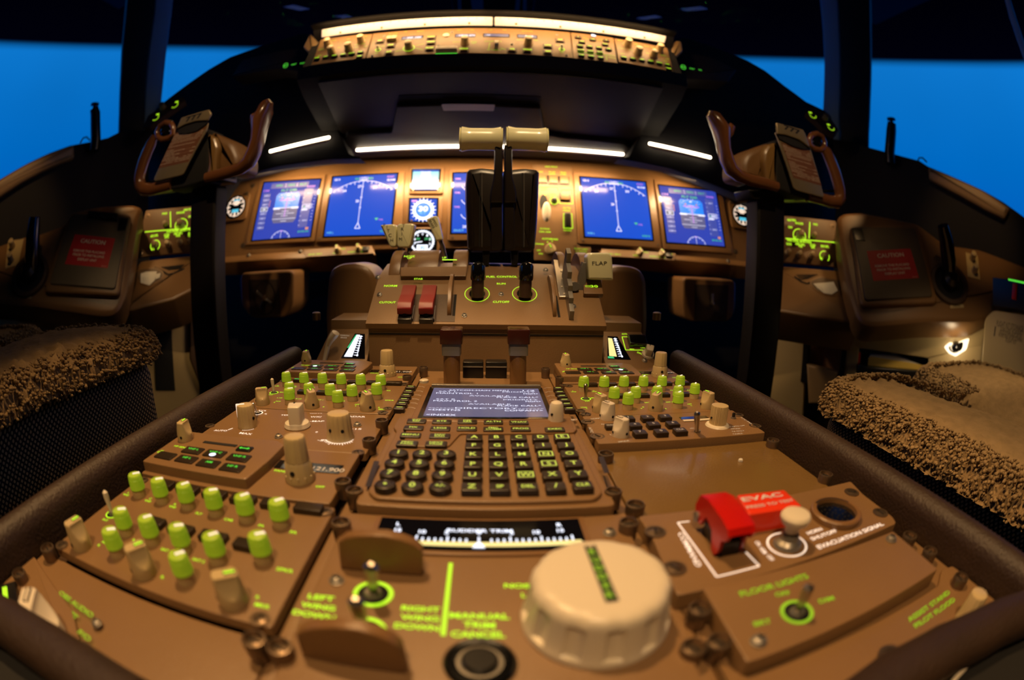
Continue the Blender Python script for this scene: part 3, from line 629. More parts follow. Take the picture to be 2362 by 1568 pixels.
for s, x0_, y0_, x1_, y1_, hh in (('LEFT', 711, 1374, 771, 1381, 3), ('WING', 695, 1393, 773, 1403, 3), ('DOWN', 676, 1410, 773, 1425, 3), ('RIGHT', 926, 1401, 1015, 1406, 3), ('WING', 924, 1422, 1013, 1427, 3), ('DOWN', 910, 1441, 1013, 1449, 3), ('MANUAL', 1037, 1418, 1175, 1421, 3.2), ('TRIM', 1068, 1439, 1142, 1442, 3.2), ('CANCEL', 1040, 1461, 1165, 1463, 3.2), ('NOSE', 1163, 1350, 1236, 1351, 2.8), ('L', 1203, 1372, 1212, 1372, 2.8)):
    PT(b, fr, s, x0_, y0_, x1_, y1_, hh*mm, bold=.03)
part('lettering', b, t)
b = MB(BLACKG); w = fr.sub(-.0023, -.0055); b.lathe(w, 0, 0, [(12.4*mm, 0), (12.6*mm, 1.2*mm), (11.6*mm, 2.2*mm), (8.6*mm, 2.4*mm), (8.2*mm, 1.2*mm)], 40); b.lathe(w, 0, 0, [(6.4*mm, .5*mm), (6.4*mm, 2.6*mm), (5.4*mm, 3.4*mm), (.5*mm, 3.4*mm)], 32, BLACKP); b.ann(w, 0, 0, 6.6*mm, 8*mm, 1.4*mm, GREYM); part('cancel_button', b, t)
fast(t, fr, [(775, 1333), (1407, 1223)], 'screw', s=.95); fast(t, fr, [(773, 1198), (786, 1203), (643, 1490), (584, 1472), (1451, 1203)][1:], 'cup')

# ================================================================ evacuation signal panel
t = thing('evacuation_signal_panel', 'evacuation signal panel with red guarded switch and orange-red lamp', 'control panel', (.15, .05, 0)); he = .003
b = MB(BROWN); q = fr.pl([(1562, 1373), (2068, 1206), (2060, 1192), (1992, 1140), (1975, 1118), (1470, 1186), (1505, 1240)], he); q[3] = (q[3][0], min(q[3][1], .086)); q[4] = (q[4][0], .086); q[5] = (q[5][0], .086)
b.plate(fr, rnd(q, .002, 2), -.0055, he, .0008); part('face_plate', b, t)
fe = fr.sub(0, 0, he)
gx, gy = fe.p(1668, 1262, 0)
fg = Fr(fe.w(gx-.0005, gy+.004, 0), (1, 0, 0), U=(0, 1, 0)); prof = [(.017, .006), (.019, .013), (.016, .0195), (.008, .0215), (-.009, .0200), (-.0155, .0185), (-.0175, .0155), (-.0165, .0125), (-.0125, .0110), (-.0120, .004), (-.0095, .0005), (-.006, .0015), (-.002, .010), (.006, .013), (.010, .006)]
b = MB(REDB); 
b.plate(fg, prof, -.0075, -.0052, .0007); b.plate(fg, prof, .0052, .0075, .0007)
top = [(.019, .013), (.016, .0196), (.008, .0216), (-.009, .0201), (-.0155, .0186), (-.0172, .0155), (-.0155, .0150), (-.013, .0170), (-.008, .0180), (.008, .0193), (.0145, .0178), (.0170, .013)]
b.plate(fg, top, -.0070, .0070, .0008); part('switch_guard', b, t, label='bright red hinged switch guard')
b = MB(BLACKP); b.box(fe, gx, gy+.004, .010, .022, 0, .008, .001); b.tube([fe.w(gx-.009, gy+.019, .008), fe.w(gx+.009, gy+.019, .008)], .0026, GREYM); b.tube([fe.w(gx, gy, .006), fe.w(gx, gy-.004, .014)], .0018, STEEL); part('guard_base', b, t)
q = fe.pl([(1728, 1186), (1851, 1166), (1809, 1128), (1699, 1140)], .012); b = MB(REDO); b.plate(fe, rnd(q, .0015, 2), 0, .012, .0012)
hh = .0123; b.text(fe, 'EVAC', fe.p(1711, 1152, hh), fe.p(1803, 1139, hh), 4.2*mm, hh, WHTK, .02); b.text(fe, 'PRESS TO TEST', fe.p(1722, 1170, hh), fe.p(1830, 1152, hh), 2.6*mm, hh, WHTK, .01); part('warning_lamp', b, t, label='orange-red warning lamp block')
u, v = fe.p(1815, 1256, 0)
def m_push():
    b = MB(CREAMW); b.lathe(I0, 0, 0, [(3.6*mm, 6*mm), (3.9*mm, 11*mm), (7.2*mm, 13.6*mm), (8.2*mm, 15.5*mm), (8.2*mm, 17*mm), (7.2*mm, 18.3*mm), (4*mm, 18.9*mm), (.5*mm, 19*mm)], 36); b.lathe(I0, 0, 0, [(8.0*mm, 0), (7.4*mm, 2.5*mm), (5.4*mm, 4.2*mm), (4.8*mm, 7*mm), (4*mm, 8*mm)], 36, GREYM); return b
part('shutoff_button', cached('push', m_push), t, fe.mat(u, v, 0))
b = MB(WHT); b.ann(fe, u, v, 10.2*mm, 11.3*mm, .0003, GRND if 0 else WHT)
for s, a, c, hh in (('COMMAND', (1569, 1228), (1613, 1306), 2.8), ('HORN', (1862, 1230), (1895, 1219), 2.9), ('SHUTOFF', (1871, 1243), (1929, 1223), 2.9), ('EVACUATION SIGNAL', (1886, 1262), (2036, 1207), 3.4), ('ON', (1745, 1248), (1752, 1258), 2.4), ('ARM', (1755, 1262), (1766, 1276), 2.4), ('OFF', (1772, 1280), (1782, 1292), 2.4)):
    PT(b, fe, s, *a, *c, hh*mm, WHT, bold=.02)
b.pline(fe, fe.pl([(1590, 1203), (1563, 1206), (1653, 1331), (1751, 1306), (1720, 1274)]), .9*mm, .0003, WHT); part('lettering', b, t)
u, v = fe.p(1931, 1175, .004); b = MB(BROWN2); b.lathe(fe, u, v, [(16.6*mm, 0), (16.6*mm, 3.4*mm), (15.8*mm, 4*mm), (13.4*mm, 4*mm), (13.2*mm, 1.5*mm)], 44, cap=False); b.flat(fe, circ(u, v, 13.6*mm, 36), .0015, BLACKG)
b.ann(fe, u, v, 13.6*mm, 14.8*mm, .0041, STEEL, a0=.3, a1=2.2)
for k in range(30):
    a = k*2.4; r = 2*mm*sqrt(k); b.flat(fe, circ(u+r*cos(a), v+r*sin(a), .7*mm, 8), .0017, HOLE)
part('buzzer_grille', b, t); fast(t, fr, [(1512, 1225), (1557, 1309), (1965, 1134), (2031, 1181)], 'flat', h=he, s=1.2)

# ================================================================ floor lights panel and the lower trays
t = thing('floor_lights_panel', 'floor lights panel with a chrome toggle in a green ring, bottom right', 'control panel', (.15, 0, 0)); hf = .004
b = MB(BROWN); b.plate(fr, rnd(fr.pl([(1724, 1528), (2164, 1312), (2060, 1224), (1620, 1354)], hf), .0015, 2), -.006, hf, .0008); part('face_plate', b, t)
ff = fr.sub(0, 0, hf); u, v = ff.p(1838, 1412, 0); toggle(t, ff, (u, v), tipat(ff, 0, 0, .017, 1868, 1350), r0=1.7*mm, r1=2.5*mm, ring=(6.0*mm, 7.8*mm), ringm=GRND)
b = MB(GRND)
for s, a, c, hh in (('FLOOR LIGHTS', (1707, 1370), (1862, 1327), 3.6), ('OFF', (1788, 1371), (1822, 1366), 2.8), ('DIM', (1889, 1387), (1923, 1378), 2.8), ('BRT', (1739, 1439), (1778, 1431), 2.8)): PT(b, ff, s, *a, *c, hh*mm, GRND, bold=.02)
part('lettering', b, t); fast(t, ff, [(1753, 1472), (2058, 1238)], 'screw')
t = thing('lower_right_tray', 'sunken brown tray on the bottom right with assist stand lettering', 'control panel', (.16, -.06, 0)); hl = -.003
b = MB(BROWN); b.plate(fr, rnd([(.0805, -.067), (.127, -.064), (.158, -.067), (.195, -.077), (.238, -.094), (.238, .024), (.0805, .024)], .002, 2), -.0118, -.0065, .001)
b.plate(fr, rnd([(.0805, -.067), (.127, -.064), (.158, -.067), (.195, -.077), (.238, -.094), (.238, -.020), (.228, -.0175), (.214, -.0265), (.089, -.0265), (.0805, -.010)], .002, 2), -.0065, hl-.001, .001); part('face_plate', b, t)
fl_ = fr.sub(0, 0, hl-.001); b = MB(GRND)
for s, a, c in (('ASSIST STAND', (2095, 1430), (2189, 1364)), ('PILOT FLOOD', (2110, 1444), (2201, 1381))): PT(b, fl_, s, *a, *c, 3*mm, GRND, bold=.02)
part('lettering', b, t)
u, v = fl_.p(2225, 1430, 0); part('dimmer_knob', cached('dimk', lambda: m_fluted(6*mm, 16*mm, 12, 1.15)), t, fl_.mat(u, v, 0)); fast(t, fr, [(2100, 1234), (2147, 1269), (2218, 1330)], 'cup', h=-.004); fast(t, fl_, [(2056, 1511)], 'flat', s=1.5); fast(t, fr, [(1616, 1402), (1601, 1491), (1660, 1478)], 'cup', h=-.002)
t = thing('lower_left_tray', 'sunken brown tray on the bottom left in front of the nearest audio panel', 'control panel', (-.16, -.06, 0))
b = MB(BROWN); b.plate(fr, rnd([(-.238, -.070), (-.183, -.067), (-.154, -.064), (-.129, -.063), (-.0805, -.064), (-.0805, -.001), (-.238, -.001)], .002, 2), -.0118, -.006, .001)
b.plate(fr, rnd([(-.238, -.068), (-.183, -.065), (-.14, -.062), (-.18, -.030), (-.238, -.012)], .002, 2), -.006, hl-.0005, .001)
part('face_plate', b, t); b = MB(GRND)
for s, a, c, hh in (('GROUND', (60, 1360), (100, 1395), 3), ('CREW', (75, 1340), (95, 1362), 3), ('OBS AUDIO', (138, 1365), (214, 1420), 3.2), ('CAPT', (146, 1398), (178, 1425), 3), ('F/O', (182, 1455), (208, 1475), 3)): PT(b, fl_, s, *a, *c, hh*mm, GRND, bold=.02)
b.flat(fl_, rect(*fl_.p(146, 1422, .0004), 3*mm, 3*mm), .0004); b.flat(fl_, rect(*fl_.p(163, 1459, .0004), 4*mm, 2.6*mm), .0004); part('lettering', b, t)
u, v = fl_.p(110, 1470, 0); part('selector_knob', cached('sel_big', lambda: m_selector(R=12*mm, H=20*mm, w=4.5*mm, mt=CREAMW, idx=CREAMW)), t, fl_.mat(u, v, 0, .6)); fast(t, fr, [(108, 1262), (42, 1320)], 'cup', h=-.004); fast(t, fl_, [(186, 1504)], 'flat', s=1.5); fast(t, fl_, [(220, 1432)], 'screw', s=.8)
b = MB(BLACKP); w = fr.sub(*fr.p(18, 1392, 0), -.001); b.box(w, 0, 0, .03, .016, 0, .003, .001, rot=-.6); b.box(w, 0, 0, .022, .0035, .0031, .0034, 0, GRN, rot=-.6); part('lit_annunciator', b, t)
# ================================================================ thrust lever quadrant
c35, s35 = cos(rad(35)), sin(rad(35))
FQ = Fr((0, .43, .0505), (0, -s35, c35), U=(1, 0, 0)); FX = Fr((0, 0, 0), (1, 0, 0), U=(0, 1, 0))
def FY(y): return Fr((0, y, 0), (0, -1, 0), U=(1, 0, 0))
t = thing('thrust_lever_quadrant', 'brown quadrant with thrust levers, red switch guards and fuel control switches', 'throttle quadrant', (0, .5, -.012))
b = MB(BROWN)
prof = [(.436, -.0118), (.436, .044), (.60, .044), (.60, -.0118)]
b.plate(FX, prof, -.143, .143, .001)
prof = [(.432, .0445), (.430, .0505), (.430+.092*c35, .0505+.092*s35), (.535, .112), (.56, .119), (.60, .120), (.65, .10), (.66, .0445)]
b.plate(FX, prof, -.145, .145, .0015)
part('housing', b, t)
b = MB(BROWN2)
xs = FQ.pl([(1050, 622), (1262, 622)]); 
for (x0, x1, r) in ((-.133, -.118, .012), (-.108, -.066, .0125), (-.046, -.026, .016), (.098, .108, .014), (.128, .143, .015)):
    R = []
    for x in (x0, x0+.0015, x1-.0015, x1):
        e = .0015 if x in (x0, x1) else 0; ring = []
        for k in range(15):
            a = pi*(.02+.96*k/14); ring.append(Vector((x, .56-.052*cos(a), .090+(.052-e)*sin(a)*(.9+r*3))))
        R.append(ring+[Vector((x, .61, .07)), Vector((x, .50, .07))])
    b.rings(R)
q = FQ.pl([(918, 647), (1020, 647), (1082, 622), (1082, 640), (930, 652)], 0)
part('lever_arc_cover', b, t)
b = MB(BROWN2); w = FQ
qa, qb = w.p(960, 640), w.p(1140, 640)
b.plate(w, rnd([w.p(925, 645), w.p(1075, 645), w.p(1078, 622), w.p(925, 624)], .001, 2), 0, .006, .001); b.plate(w, rnd([w.p(1345, 685), w.p(1390, 686), w.p(1384, 650), w.p(1345, 650)], .001, 2), 0, .006, .001); part('raised_block', b, t)
b = MB(BLACKM); b.box(FY(.4355), 0, .0375, .284, .0018, 0, .0006); b.box(w, -.067, .029, .060, .050, 0, .0004, 0, BROWND); part('groove', b, t)
def red_guard(x):
    b = MB(REDG); pf = [(.034, .007), (.0335, .0135), (.012, .0150), (-.008, .0205), (-.017, .018), (-.019, .010), (-.012, .006)]
    fg = Fr(FQ.w(x, .030, 0), (1, 0, 0), U=FQ.V.copy()); 
    b.plate(fg, rnd([(p[0]-.006, p[1]) for p in pf], .002, 2), -.0085, .0085, .0012); o = part('switch_guard', b, t, label='dark red switch guard')
    b = MB(BLACKP); b.box(FQ, x, .010, .0165, .020, 0, .007, .001); b.lathe(FQ.sub(x, .010), 0, 0, [(.006, .006), (.0065, .009), (.004, .012), (.001, .0125)], 20, BLACKG); b.tube([FQ.w(x+.009, .004, .004), FQ.w(x+.009, .026, .006)], .0006, STEEL, 6); part('guard_base', b, t)
g1 = FQ.p(940, 700, .006)[0]; g2 = FQ.p(988, 700, .006)[0]; red_guard(g1); red_guard(g2)
b = MB(BROWND)
for px in (1041, 1272):
    x = FQ.p(px, 670, .004)[0]; fg = Fr(FQ.w(x, .053, 0), (1, 0, 0), U=FQ.V.copy())
    pf = [(.039*cos(a)*1.0, -.006+.024*max(0, sin(a))**.8) for a in [pi*k/20 for k in range(21)]]
    b.plate(fg, pf, -.0022, .0022, .0008, BROWN2); b.box(FQ, x+.0055, .034, .003, .040, 0, .0005, 0, HOLE)
part('lever_slot_plate', b, t)
for cxp, capx in ((1100.5, 1103), (1210, 1215)):
    u, v = FQ.p(cxp, 678, 0); b = MB(BROWND); b.ann(FQ, u, v, .0150, .0158, .0005, GRN, n=40); b.flat(FQ, circ(u, v, .0105, 28), .0004, HOLE); b.ann(FQ, u, v, .0100, .0112, .0006, BROWN2)
    part('switch_collar', b, t)
    u0, v0 = FQ.p(cxp+1, 682, .004); base = FQ.w(u0, v0, .002); tip = tipat(FY(base.y-.004), 0, 0, 0, capx, 605); d = tip-base
    b = MB(GREYM); b.tube([base, base+d*.5], [.0078, .0076], BROWND, 24); b.tube([base+d*.48, base+d*.5, base+d*.56, base+d*.9, base+d*.98, tip+d*.02], [.007, .0088, .0092, .0088, .0065, .001], BLACKG, 28); part('fuel_control_switch', b, t, label='black-capped fuel control switch')
b = MB(GRN)
for s, a, c, hh in (('FUEL CONTROL', (1122, 638), (1193, 638), 3.6), ('RUN', (1146, 654), (1166, 654), 3.4), ('CUTOFF', (1137, 696), (1175, 696), 3.6), ('NORM', (886, 659), (916, 659), 3.6), ('CUTOUT', (875, 697), (913, 697), 3.6)): PT(b, FQ, s, *a, *c, hh*mm, GRN, h=.0004)
PT(b, FQ, 'STAB', 955, 643, 975, 643, 3.2*mm, h=.0064); PT(b, FQ, '30', 1362, 660, 1379, 660, 4.4*mm, h=.0064); u, v = FQ.p(1356, 660, .0064); b.pline(FQ, rect(u, v, .006, .0025), .0005, .0064, GRN, True)
fz = Fr((0, .509, .1165), (0, -.82, .57), U=(1, 0, 0)); PT(b, fz, 'NOSE', 932, 591, 957, 591, 3*mm, h=.0); PT(b, fz, 'UP', 940, 595, 950, 595, 3*mm); PT(b, fz, 'UP', 1020, 594, 1030, 594, 3*mm); b.line(fz, fz.p(1020, 599), fz.p(1054, 599), .0015, 0)
for k in range(9): b.box(FY(.4315), -.125+.031*k+.006*(k % 3), .0485, .0014, .0007, 0, .0005)
part('lettering', b, t)
fast(t, FQ, [(1156, 676), (875, 677), (871, 637), (1071, 725), (1323, 704), (1259, 620), (995, 621)], 'screw', s=1.0)
# flap lever with detent plate
b = MB(STEEL); b.plate(FQ, [FQ.p(*p, .004) for p in ((1290, 684), (1322, 684), (1300, 600), (1276, 598))], 0, .004, .0008)
fd = Fr(FQ.w(.094, .0, 0), (1, 0, 0), U=(0, 1, 0)); 
x = FQ.p(1308, 660, .01)[0]; fg = Fr(FQ.w(x, .04, 0), (1, 0, 0), U=FQ.V.copy()); pf = [(-.03, 0), (-.028, .012), (-.015, .013), (-.013, .020), (0, .020), (.002, .027), (.016, .027), (.018, .036), (.036, .037), (.038, .050), (.050, .050), (.052, .0)]
b.plate(fg, pf, -.0028, .0028, .0006, GREYM)
for x_, y_ in ((1303, 608), (1299, 626), (1302, 644), (1300, 662), (1305, 678)): u, v = FQ.p(x_-4, y_, .004); b.lathe(FQ, u, v, [(.0016, .004), (.0012, .0052)], 10, CREAMW)
part('detent_plate', b, t)
FF = FY(.485); b = MB(GREYM); b.plate(FF, FF.pl([(1334, 684), (1346, 684), (1353, 640), (1352, 606), (1344, 604), (1335, 640)]), -.010, 0, .001)
u, v = FF.p(1324, 660); b.tube([FF.w(u, v, -.008), FF.w(u, v, .006)], .006, GREYM, 20); lv = part('flap_lever', b, t)
b = MB(CREAM); q = FF.pl([(1354, 644), (1411, 646), (1408, 592), (1401, 583), (1358, 583), (1351, 592)]); b.plate(FF, rnd(q, .003, 3), -.012, .010, .003); PT(b, FF, 'FLAP', 1366, 607, 1400, 607, 5*mm, INK, h=.0103, bold=.0); part('flap_handle', b, lv, label='cream flap handle')
# trim and speedbrake levers
FP = FY(.575)
for poly, tx in (([(878, 519), (908, 517), (914.5, 521), (914, 566), (911, 570), (902, 570), (899, 566)], [('P', 888, 519.5), ('I', 894, 524), ('T', 897, 532.6), ('C', 901, 543), ('H', 905, 554)]), ([(916.5, 521), (921, 516.5), (952, 516), (956, 519), (947, 566), (943, 571), (920, 571), (917, 566)], [('T', 932, 520.5), ('R', 929.5, 529), ('I', 928, 540), ('M', 925, 552)])):
    b = MB(CREAM); q = FP.pl(poly); b.plate(FP, rnd(q, .002, 2), -.018, .004, .0025)
    for s, x, y in tx: b.ctext(FP, s, FP.p(x, y), 5.2*mm, .0043, INK, bold=.0)
    u, v = FP.p(poly[-1][0] if poly[0][0] < 900 else 922, 569); k = part('alternate_pitch_trim_lever', b, t)
b = MB(GREYM); b.tube([FP.w(*FP.p(921, 566), -.006), FP.w(*FP.p(925, 600), -.004)], .004, GREYM); part('lever_stem', b, t)
FS = FY(.60); b = MB(CREAM); q = FS.pl([(983, 505), (1004, 497), (1009, 499), (1021, 552), (1006, 556)]); b.plate(FS, rnd(q, .002, 2), -.02, 0, .0025); b.tube([FS.w(*FS.p(1013, 550), -.008), FS.w(*FS.p(1019, 566), -.008), FS.w(*FS.p(1027, 600), -.008)], .0035, STEEL)
for s, a, c in (('SPEED', (998, 503), (1008, 522)), ('BRAKE', (991, 507), (1001, 526))): PT(b, FS, s, *a, *c, 4*mm, INK, h=.0003, bold=0)
part('speedbrake_lever', b, t)
# thrust levers
FT = FY(.545)
for sg, shroud, arm, inner in ((-1, [(1076, 396), (1082, 390), (1110, 387), (1150, 391), (1158, 394), (1158, 578), (1150, 581), (1086, 581), (1078, 572), (1073, 470), (1072.5, 430)], [(1141, 338), (1159, 338), (1159, 410), (1159, 470), (1131, 470), (1131, 445), (1139, 410)], (1132, 1158)),
                               (1, [(1162, 394), (1170, 391), (1212, 388), (1238, 391), (1244, 397), (1243, 440), (1239, 520), (1234, 572), (1226, 581), (1170, 581), (1162, 578)], [(1163, 338), (1180, 338), (1181, 410), (1190, 445), (1190, 470), (1163, 470), (1163, 410)], (1163, 1186))):
    b = MB(LEVERB); q = FT.pl(shroud); b.plate(FT, q, -.075, .006, .010); 
    a, c = (1108, 1112) if sg < 0 else (1204, 1208)
    b.line(FT, FT.p(a, 400, .0), FT.p(a+sg*2, 570), .0012, .0064, HOLE); b.line(FT, FT.p(c+sg*-0, 400), FT.p(c, 570), .0006, .0066, GREYM)
    q = FT.pl([(inner[0], 446), (inner[1], 446), (inner[1]-(2 if sg < 0 else -2)*0, 576), (inner[0], 576)]); b.plate(FT, rnd(q, .002, 2), .004, .0085, .0015)
    L = part('thrust_lever', b, t, label='black thrust lever shroud')
    b = MB(LEVERB); b.plate(FT, FT.pl(arm), -.014, .013, .003); part('lever_arm', b, L)
    x0, z0 = FT.p(1060 if sg < 0 else 1166, 322); x1, z1 = FT.p(1160 if sg < 0 else 1263, 322)
    b = MB(CREAM); n = 18; pr = []
    for k in range(n+1):
        tt = k/n; x = x0+(x1-x0)*tt; w_ = .0152+.0035*(2*tt-1)**2*1.3; 
        if k in (0, n): w_ *= .72
        pr.append((w_, x))
    pr = [(pr[0][0]*.6, pr[0][1])]+[(pr[0][0]*1.25, pr[0][1]+.0006)]+[(r_*1.0, x_+ (0 if 0 < i < n else (.0018 if i == 0 else -.0018))) for i, (r_, x_) in enumerate([(max(r_, .0165), x_) for r_, x_ in pr])]+[(pr[-1][0]*1.25, pr[-1][1]-.0006)]+[(pr[-1][0]*.6, pr[-1][1])]
    fh = Fr((0, .545-.002, (z0+z1)/2), (1, 0, 0), U=(0, 1, 0)); b.lathe(fh, 0, 0, pr, 40); 
    part('grip', b, L, label='pale yellow hourglass-shaped thrust lever grip')
    b = MB(BLACKP); xa = 1121 if sg < 0 else 1187; b.plate(FT, FT.pl([(xa-9, 575), (xa+9, 575), (xa+7, 612), (xa-7, 612)]), -.012, 0, .001); part('lever_neck', b, L)
# latch handles behind the keypad unit
for i, (xa, xb, dr) in enumerate(((1016, 1067, 'left'), (1170, 1221, 'right'))):
    tb = F0.w(*F0.p((xa+xb)/2, 876, 0)); fh = FY(tb.y-.004); xm = (xa+xb)/2
    t = thing('latch_handle', 'dark-topped latch handle with worn clear collar, on the %s behind the keypad unit' % dr, 'handle', (tb.x, tb.y, 0), 'latch handles behind the keypad unit')
    b = MB(BROWND); x0, z0 = fh.p(xm, 878); x1, z1 = fh.p(xm, 815); b.tube([Vector((x0, fh.O.y+.004, -.0057)), Vector((x1, fh.O.y+.004, z1))], .0088, BROWN2, 24); part('stem', b, t)
    _, zt = fh.p(xm, 757); _, zm = fh.p(xm, 791); _, zb = fh.p(xm, 818)
    w_ = (fh.p(xb, 790)[0]-fh.p(xa, 790)[0]); fr2 = Fr((x1, fh.O.y+.004, 0), (0, 0, 1), U=(1, 0, 0))
    b = MB(GREYM); b.plate(fr2, rnd(rect(0, 0, w_*.86, .020), .003, 3), zb, zm, .001, GREYM); part('collar', b, t, label='worn grey collar')
    b = MB(BLACKG); b.plate(fr2, rnd(rect(0, 0, w_, .024), .003, 3), zm, zt, .002, mat('dark_red_translucent_cap', (.035, .008, .004), .25, coat=.3)); part('handle_cap', b, t, label='dark red-brown glossy cap')
for i, (xa, xb) in enumerate(((1067, 1115), (1120, 1170))):
    fh = FY(.395); x0, z0 = fh.p(xa, 858); x1, z1 = fh.p(xb, 836); b = MB(BLACKP)
    b.plate(Fr((0, .405, 0), (0, 0, 1), U=(1, 0, 0)), rnd(rect((x0+x1)/2, 0, x1-x0, .016), .002, 2), -.0057, max(z1, .012), .0015); b.box(FY(.397), (x0+x1)/2, .0075, (x1-x0)*.96, .0012, 0, .0012, 0, GREYM)
    solo('black_block', b, 'low black block at the foot of the quadrant, beside the %s latch handle' % ('left' if i == 0 else 'right'), 'block', group='black blocks between the latch handles')
# ---------------------------------------------------------------- wings either side of the quadrant
FWG = Fr((0, .428, -.002), (0, -s35, c35), U=(1, 0, 0))
for sg, nm in ((-1, 'left'), (1, 'right')):
    t = thing('quadrant_side_panel', 'sloping brown panel %s of the quadrant with %s' % (nm, 'a pale parking brake lever' if sg < 0 else 'a clear guarded switch and beige knob'), 'control panel', (sg*.19, .47, -.0118))
    b = MB(BROWN); xi, xo = .1465, .208
    w = FWG; top = w.p(760, 758)[1]
    q = [(sg*xi, 0), (sg*(xo+.008), 0), (sg*xo, top), (sg*xi, top)]; b.plate(w, rnd(q, .001, 2), -.012, 0, .001)
    T = w.w(0, top, 0); zt = FY(T.y).p(760, 738)[1]
    b.plate(FX, [(T.y, .02), (T.y, zt), (T.y+.06, zt+.002), (T.y+.06, -.02)], sg*xi if sg > 0 else -xo, xo if sg > 0 else -xi, .0012); part('body', b, t)
    if sg < 0: q = [w.p(*p) for p in ((787, 826), (842, 828), (842, 771), (819, 770))]
    else: q = [w.p(*p) for p in ((1401, 828), (1455, 830), (1424, 777), (1401, 776))]
    b = MB(SCK); b.plate(w, q, .0002, .0008); c = Vector(((q[0][0]+q[1][0]+q[2][0]+q[3][0])/4, (q[0][1]+q[2][1])/2))
    A, B, Cc, D = [Vector(p) for p in q]
    def bil(s, k): return (A*(1-s)+B*s)*(1-k)+(D*(1-s)+Cc*s)*k
    if sg < 0: b.flat(w, [tuple(bil(*p)) for p in ((.10, .05), (.45, .05), (.55, .95), (.25, .95))], .0009, SCHOT); b.flat(w, [tuple(bil(*p)) for p in ((.02, .4), (.10, .4), (.25, .95), (.15, .95))], .0009, SCG)
    else: b.flat(w, [tuple(bil(*p)) for p in ((.08, .12), (.42, .10), (.40, .9), (.05, .92))], .0009, SCY); b.flat(w, [tuple(bil(*p)) for p in ((.02, .02), (.3, .02), (.25, .1), (.02, .1))], .0009, SCG)
    for k in range(9):
        p = bil(.66, .12+.095*k); b.ctext(w, '%d' % k, p, 3.4*mm, .0010, SCHOT, bold=.03); p = bil(.5, .12+.095*k); b.line(w, p, p+Vector((.005, 0)), .0008, .0010, SCHOT)
    part('stabilizer_indicator', b, t)
    if sg < 0:
        u, v = w.p(748, 830, .002); base = w.w(u, v, 0); fy = FY(base.y+.005); m1 = fy.w(*fy.p(756, 798)); m2 = fy.w(*fy.p(762, 785)); tp = fy.w(*fy.p(776, 765))
        b = MB(CREAMW); b.tube([base, m1, m2, m2+(tp-m2)*.5, tp-(tp-m2)*.1, tp], [(.003, .003), (.0035, .003), (.0065, .004), (.0085, .005), (.008, .005), (.003, .002)], CREAMW, 18); part('parking_brake_lever', b, t, label='pale parking brake lever')
        b = MB(WHTK); PT(b, w, 'PARKING', 785, 773, 806, 774, 2.2*mm); PT(b, w, 'BRAKE', 786, 778, 800, 779, 2.2*mm); part('lettering', b, t)
    else:
        u, v = w.p(1470, 786, .004); b = MB(BLACKG); b.box(w, u, v, .024, .017, 0, .008, .001); b.pline(w, rect(u-.003, v-.001, .030, .024), .001, .0004, GRN, True); part('switch_guard', b, t)
        u, v = w.p(1494, 818, 0); part('selector_knob', cached('selc3', lambda: m_modeknob()), t, w.mat(u, v, 0, -.3) @ Matrix.Scale(.8, 4))
        b = MB(GRN); PT(b, w, 'ALTN', 1434, 770, 1446, 770, 2.4*mm); PT(b, w, 'RET', 1453, 805, 1463, 806, 2.4*mm); PT(b, w, 'OFF', 1477, 801, 1488, 802, 2.4*mm); PT(b, w, 'DN', 1470, 812, 1480, 816, 2.4*mm); part('lettering', b, t); fast(t, w, [(1488, 829)], 'screw')
    bp = [(748, 727), (754, 640), (762, 620), (785, 608), (820, 605), (848, 613), (866, 633), (880, 727)] if sg < 0 else [(1380, 735), (1388, 640), (1400, 618), (1425, 612), (1455, 613), (1480, 622), (1494, 645), (1497, 735)]
    f = FY(.60); b = MB(BROWN2); q = f.pl(bp); q = [(q[0][0], -.599)]+q+[(q[-1][0], -.599)]; b.plate(f, rnd(q, .008, 4), -.07, 0, .012, BROWN2); solo('seat_track_fairing', b, 'round-topped olive-brown fairing %s of the thrust lever quadrant' % nm, 'fairing', group='round-topped fairings beside the quadrant')
    b = MB(BRASSY); p0, z0 = FY(.52).p(741 if sg < 0 else 1504, 727); b.lathe(Fr((p0, .50, z0), (0, 0, 1), U=(1, 0, 0)), 0, 0, [(.006, -.004), (.006, .006), (.004, .007)], 16); part('metal_stud', b, t)
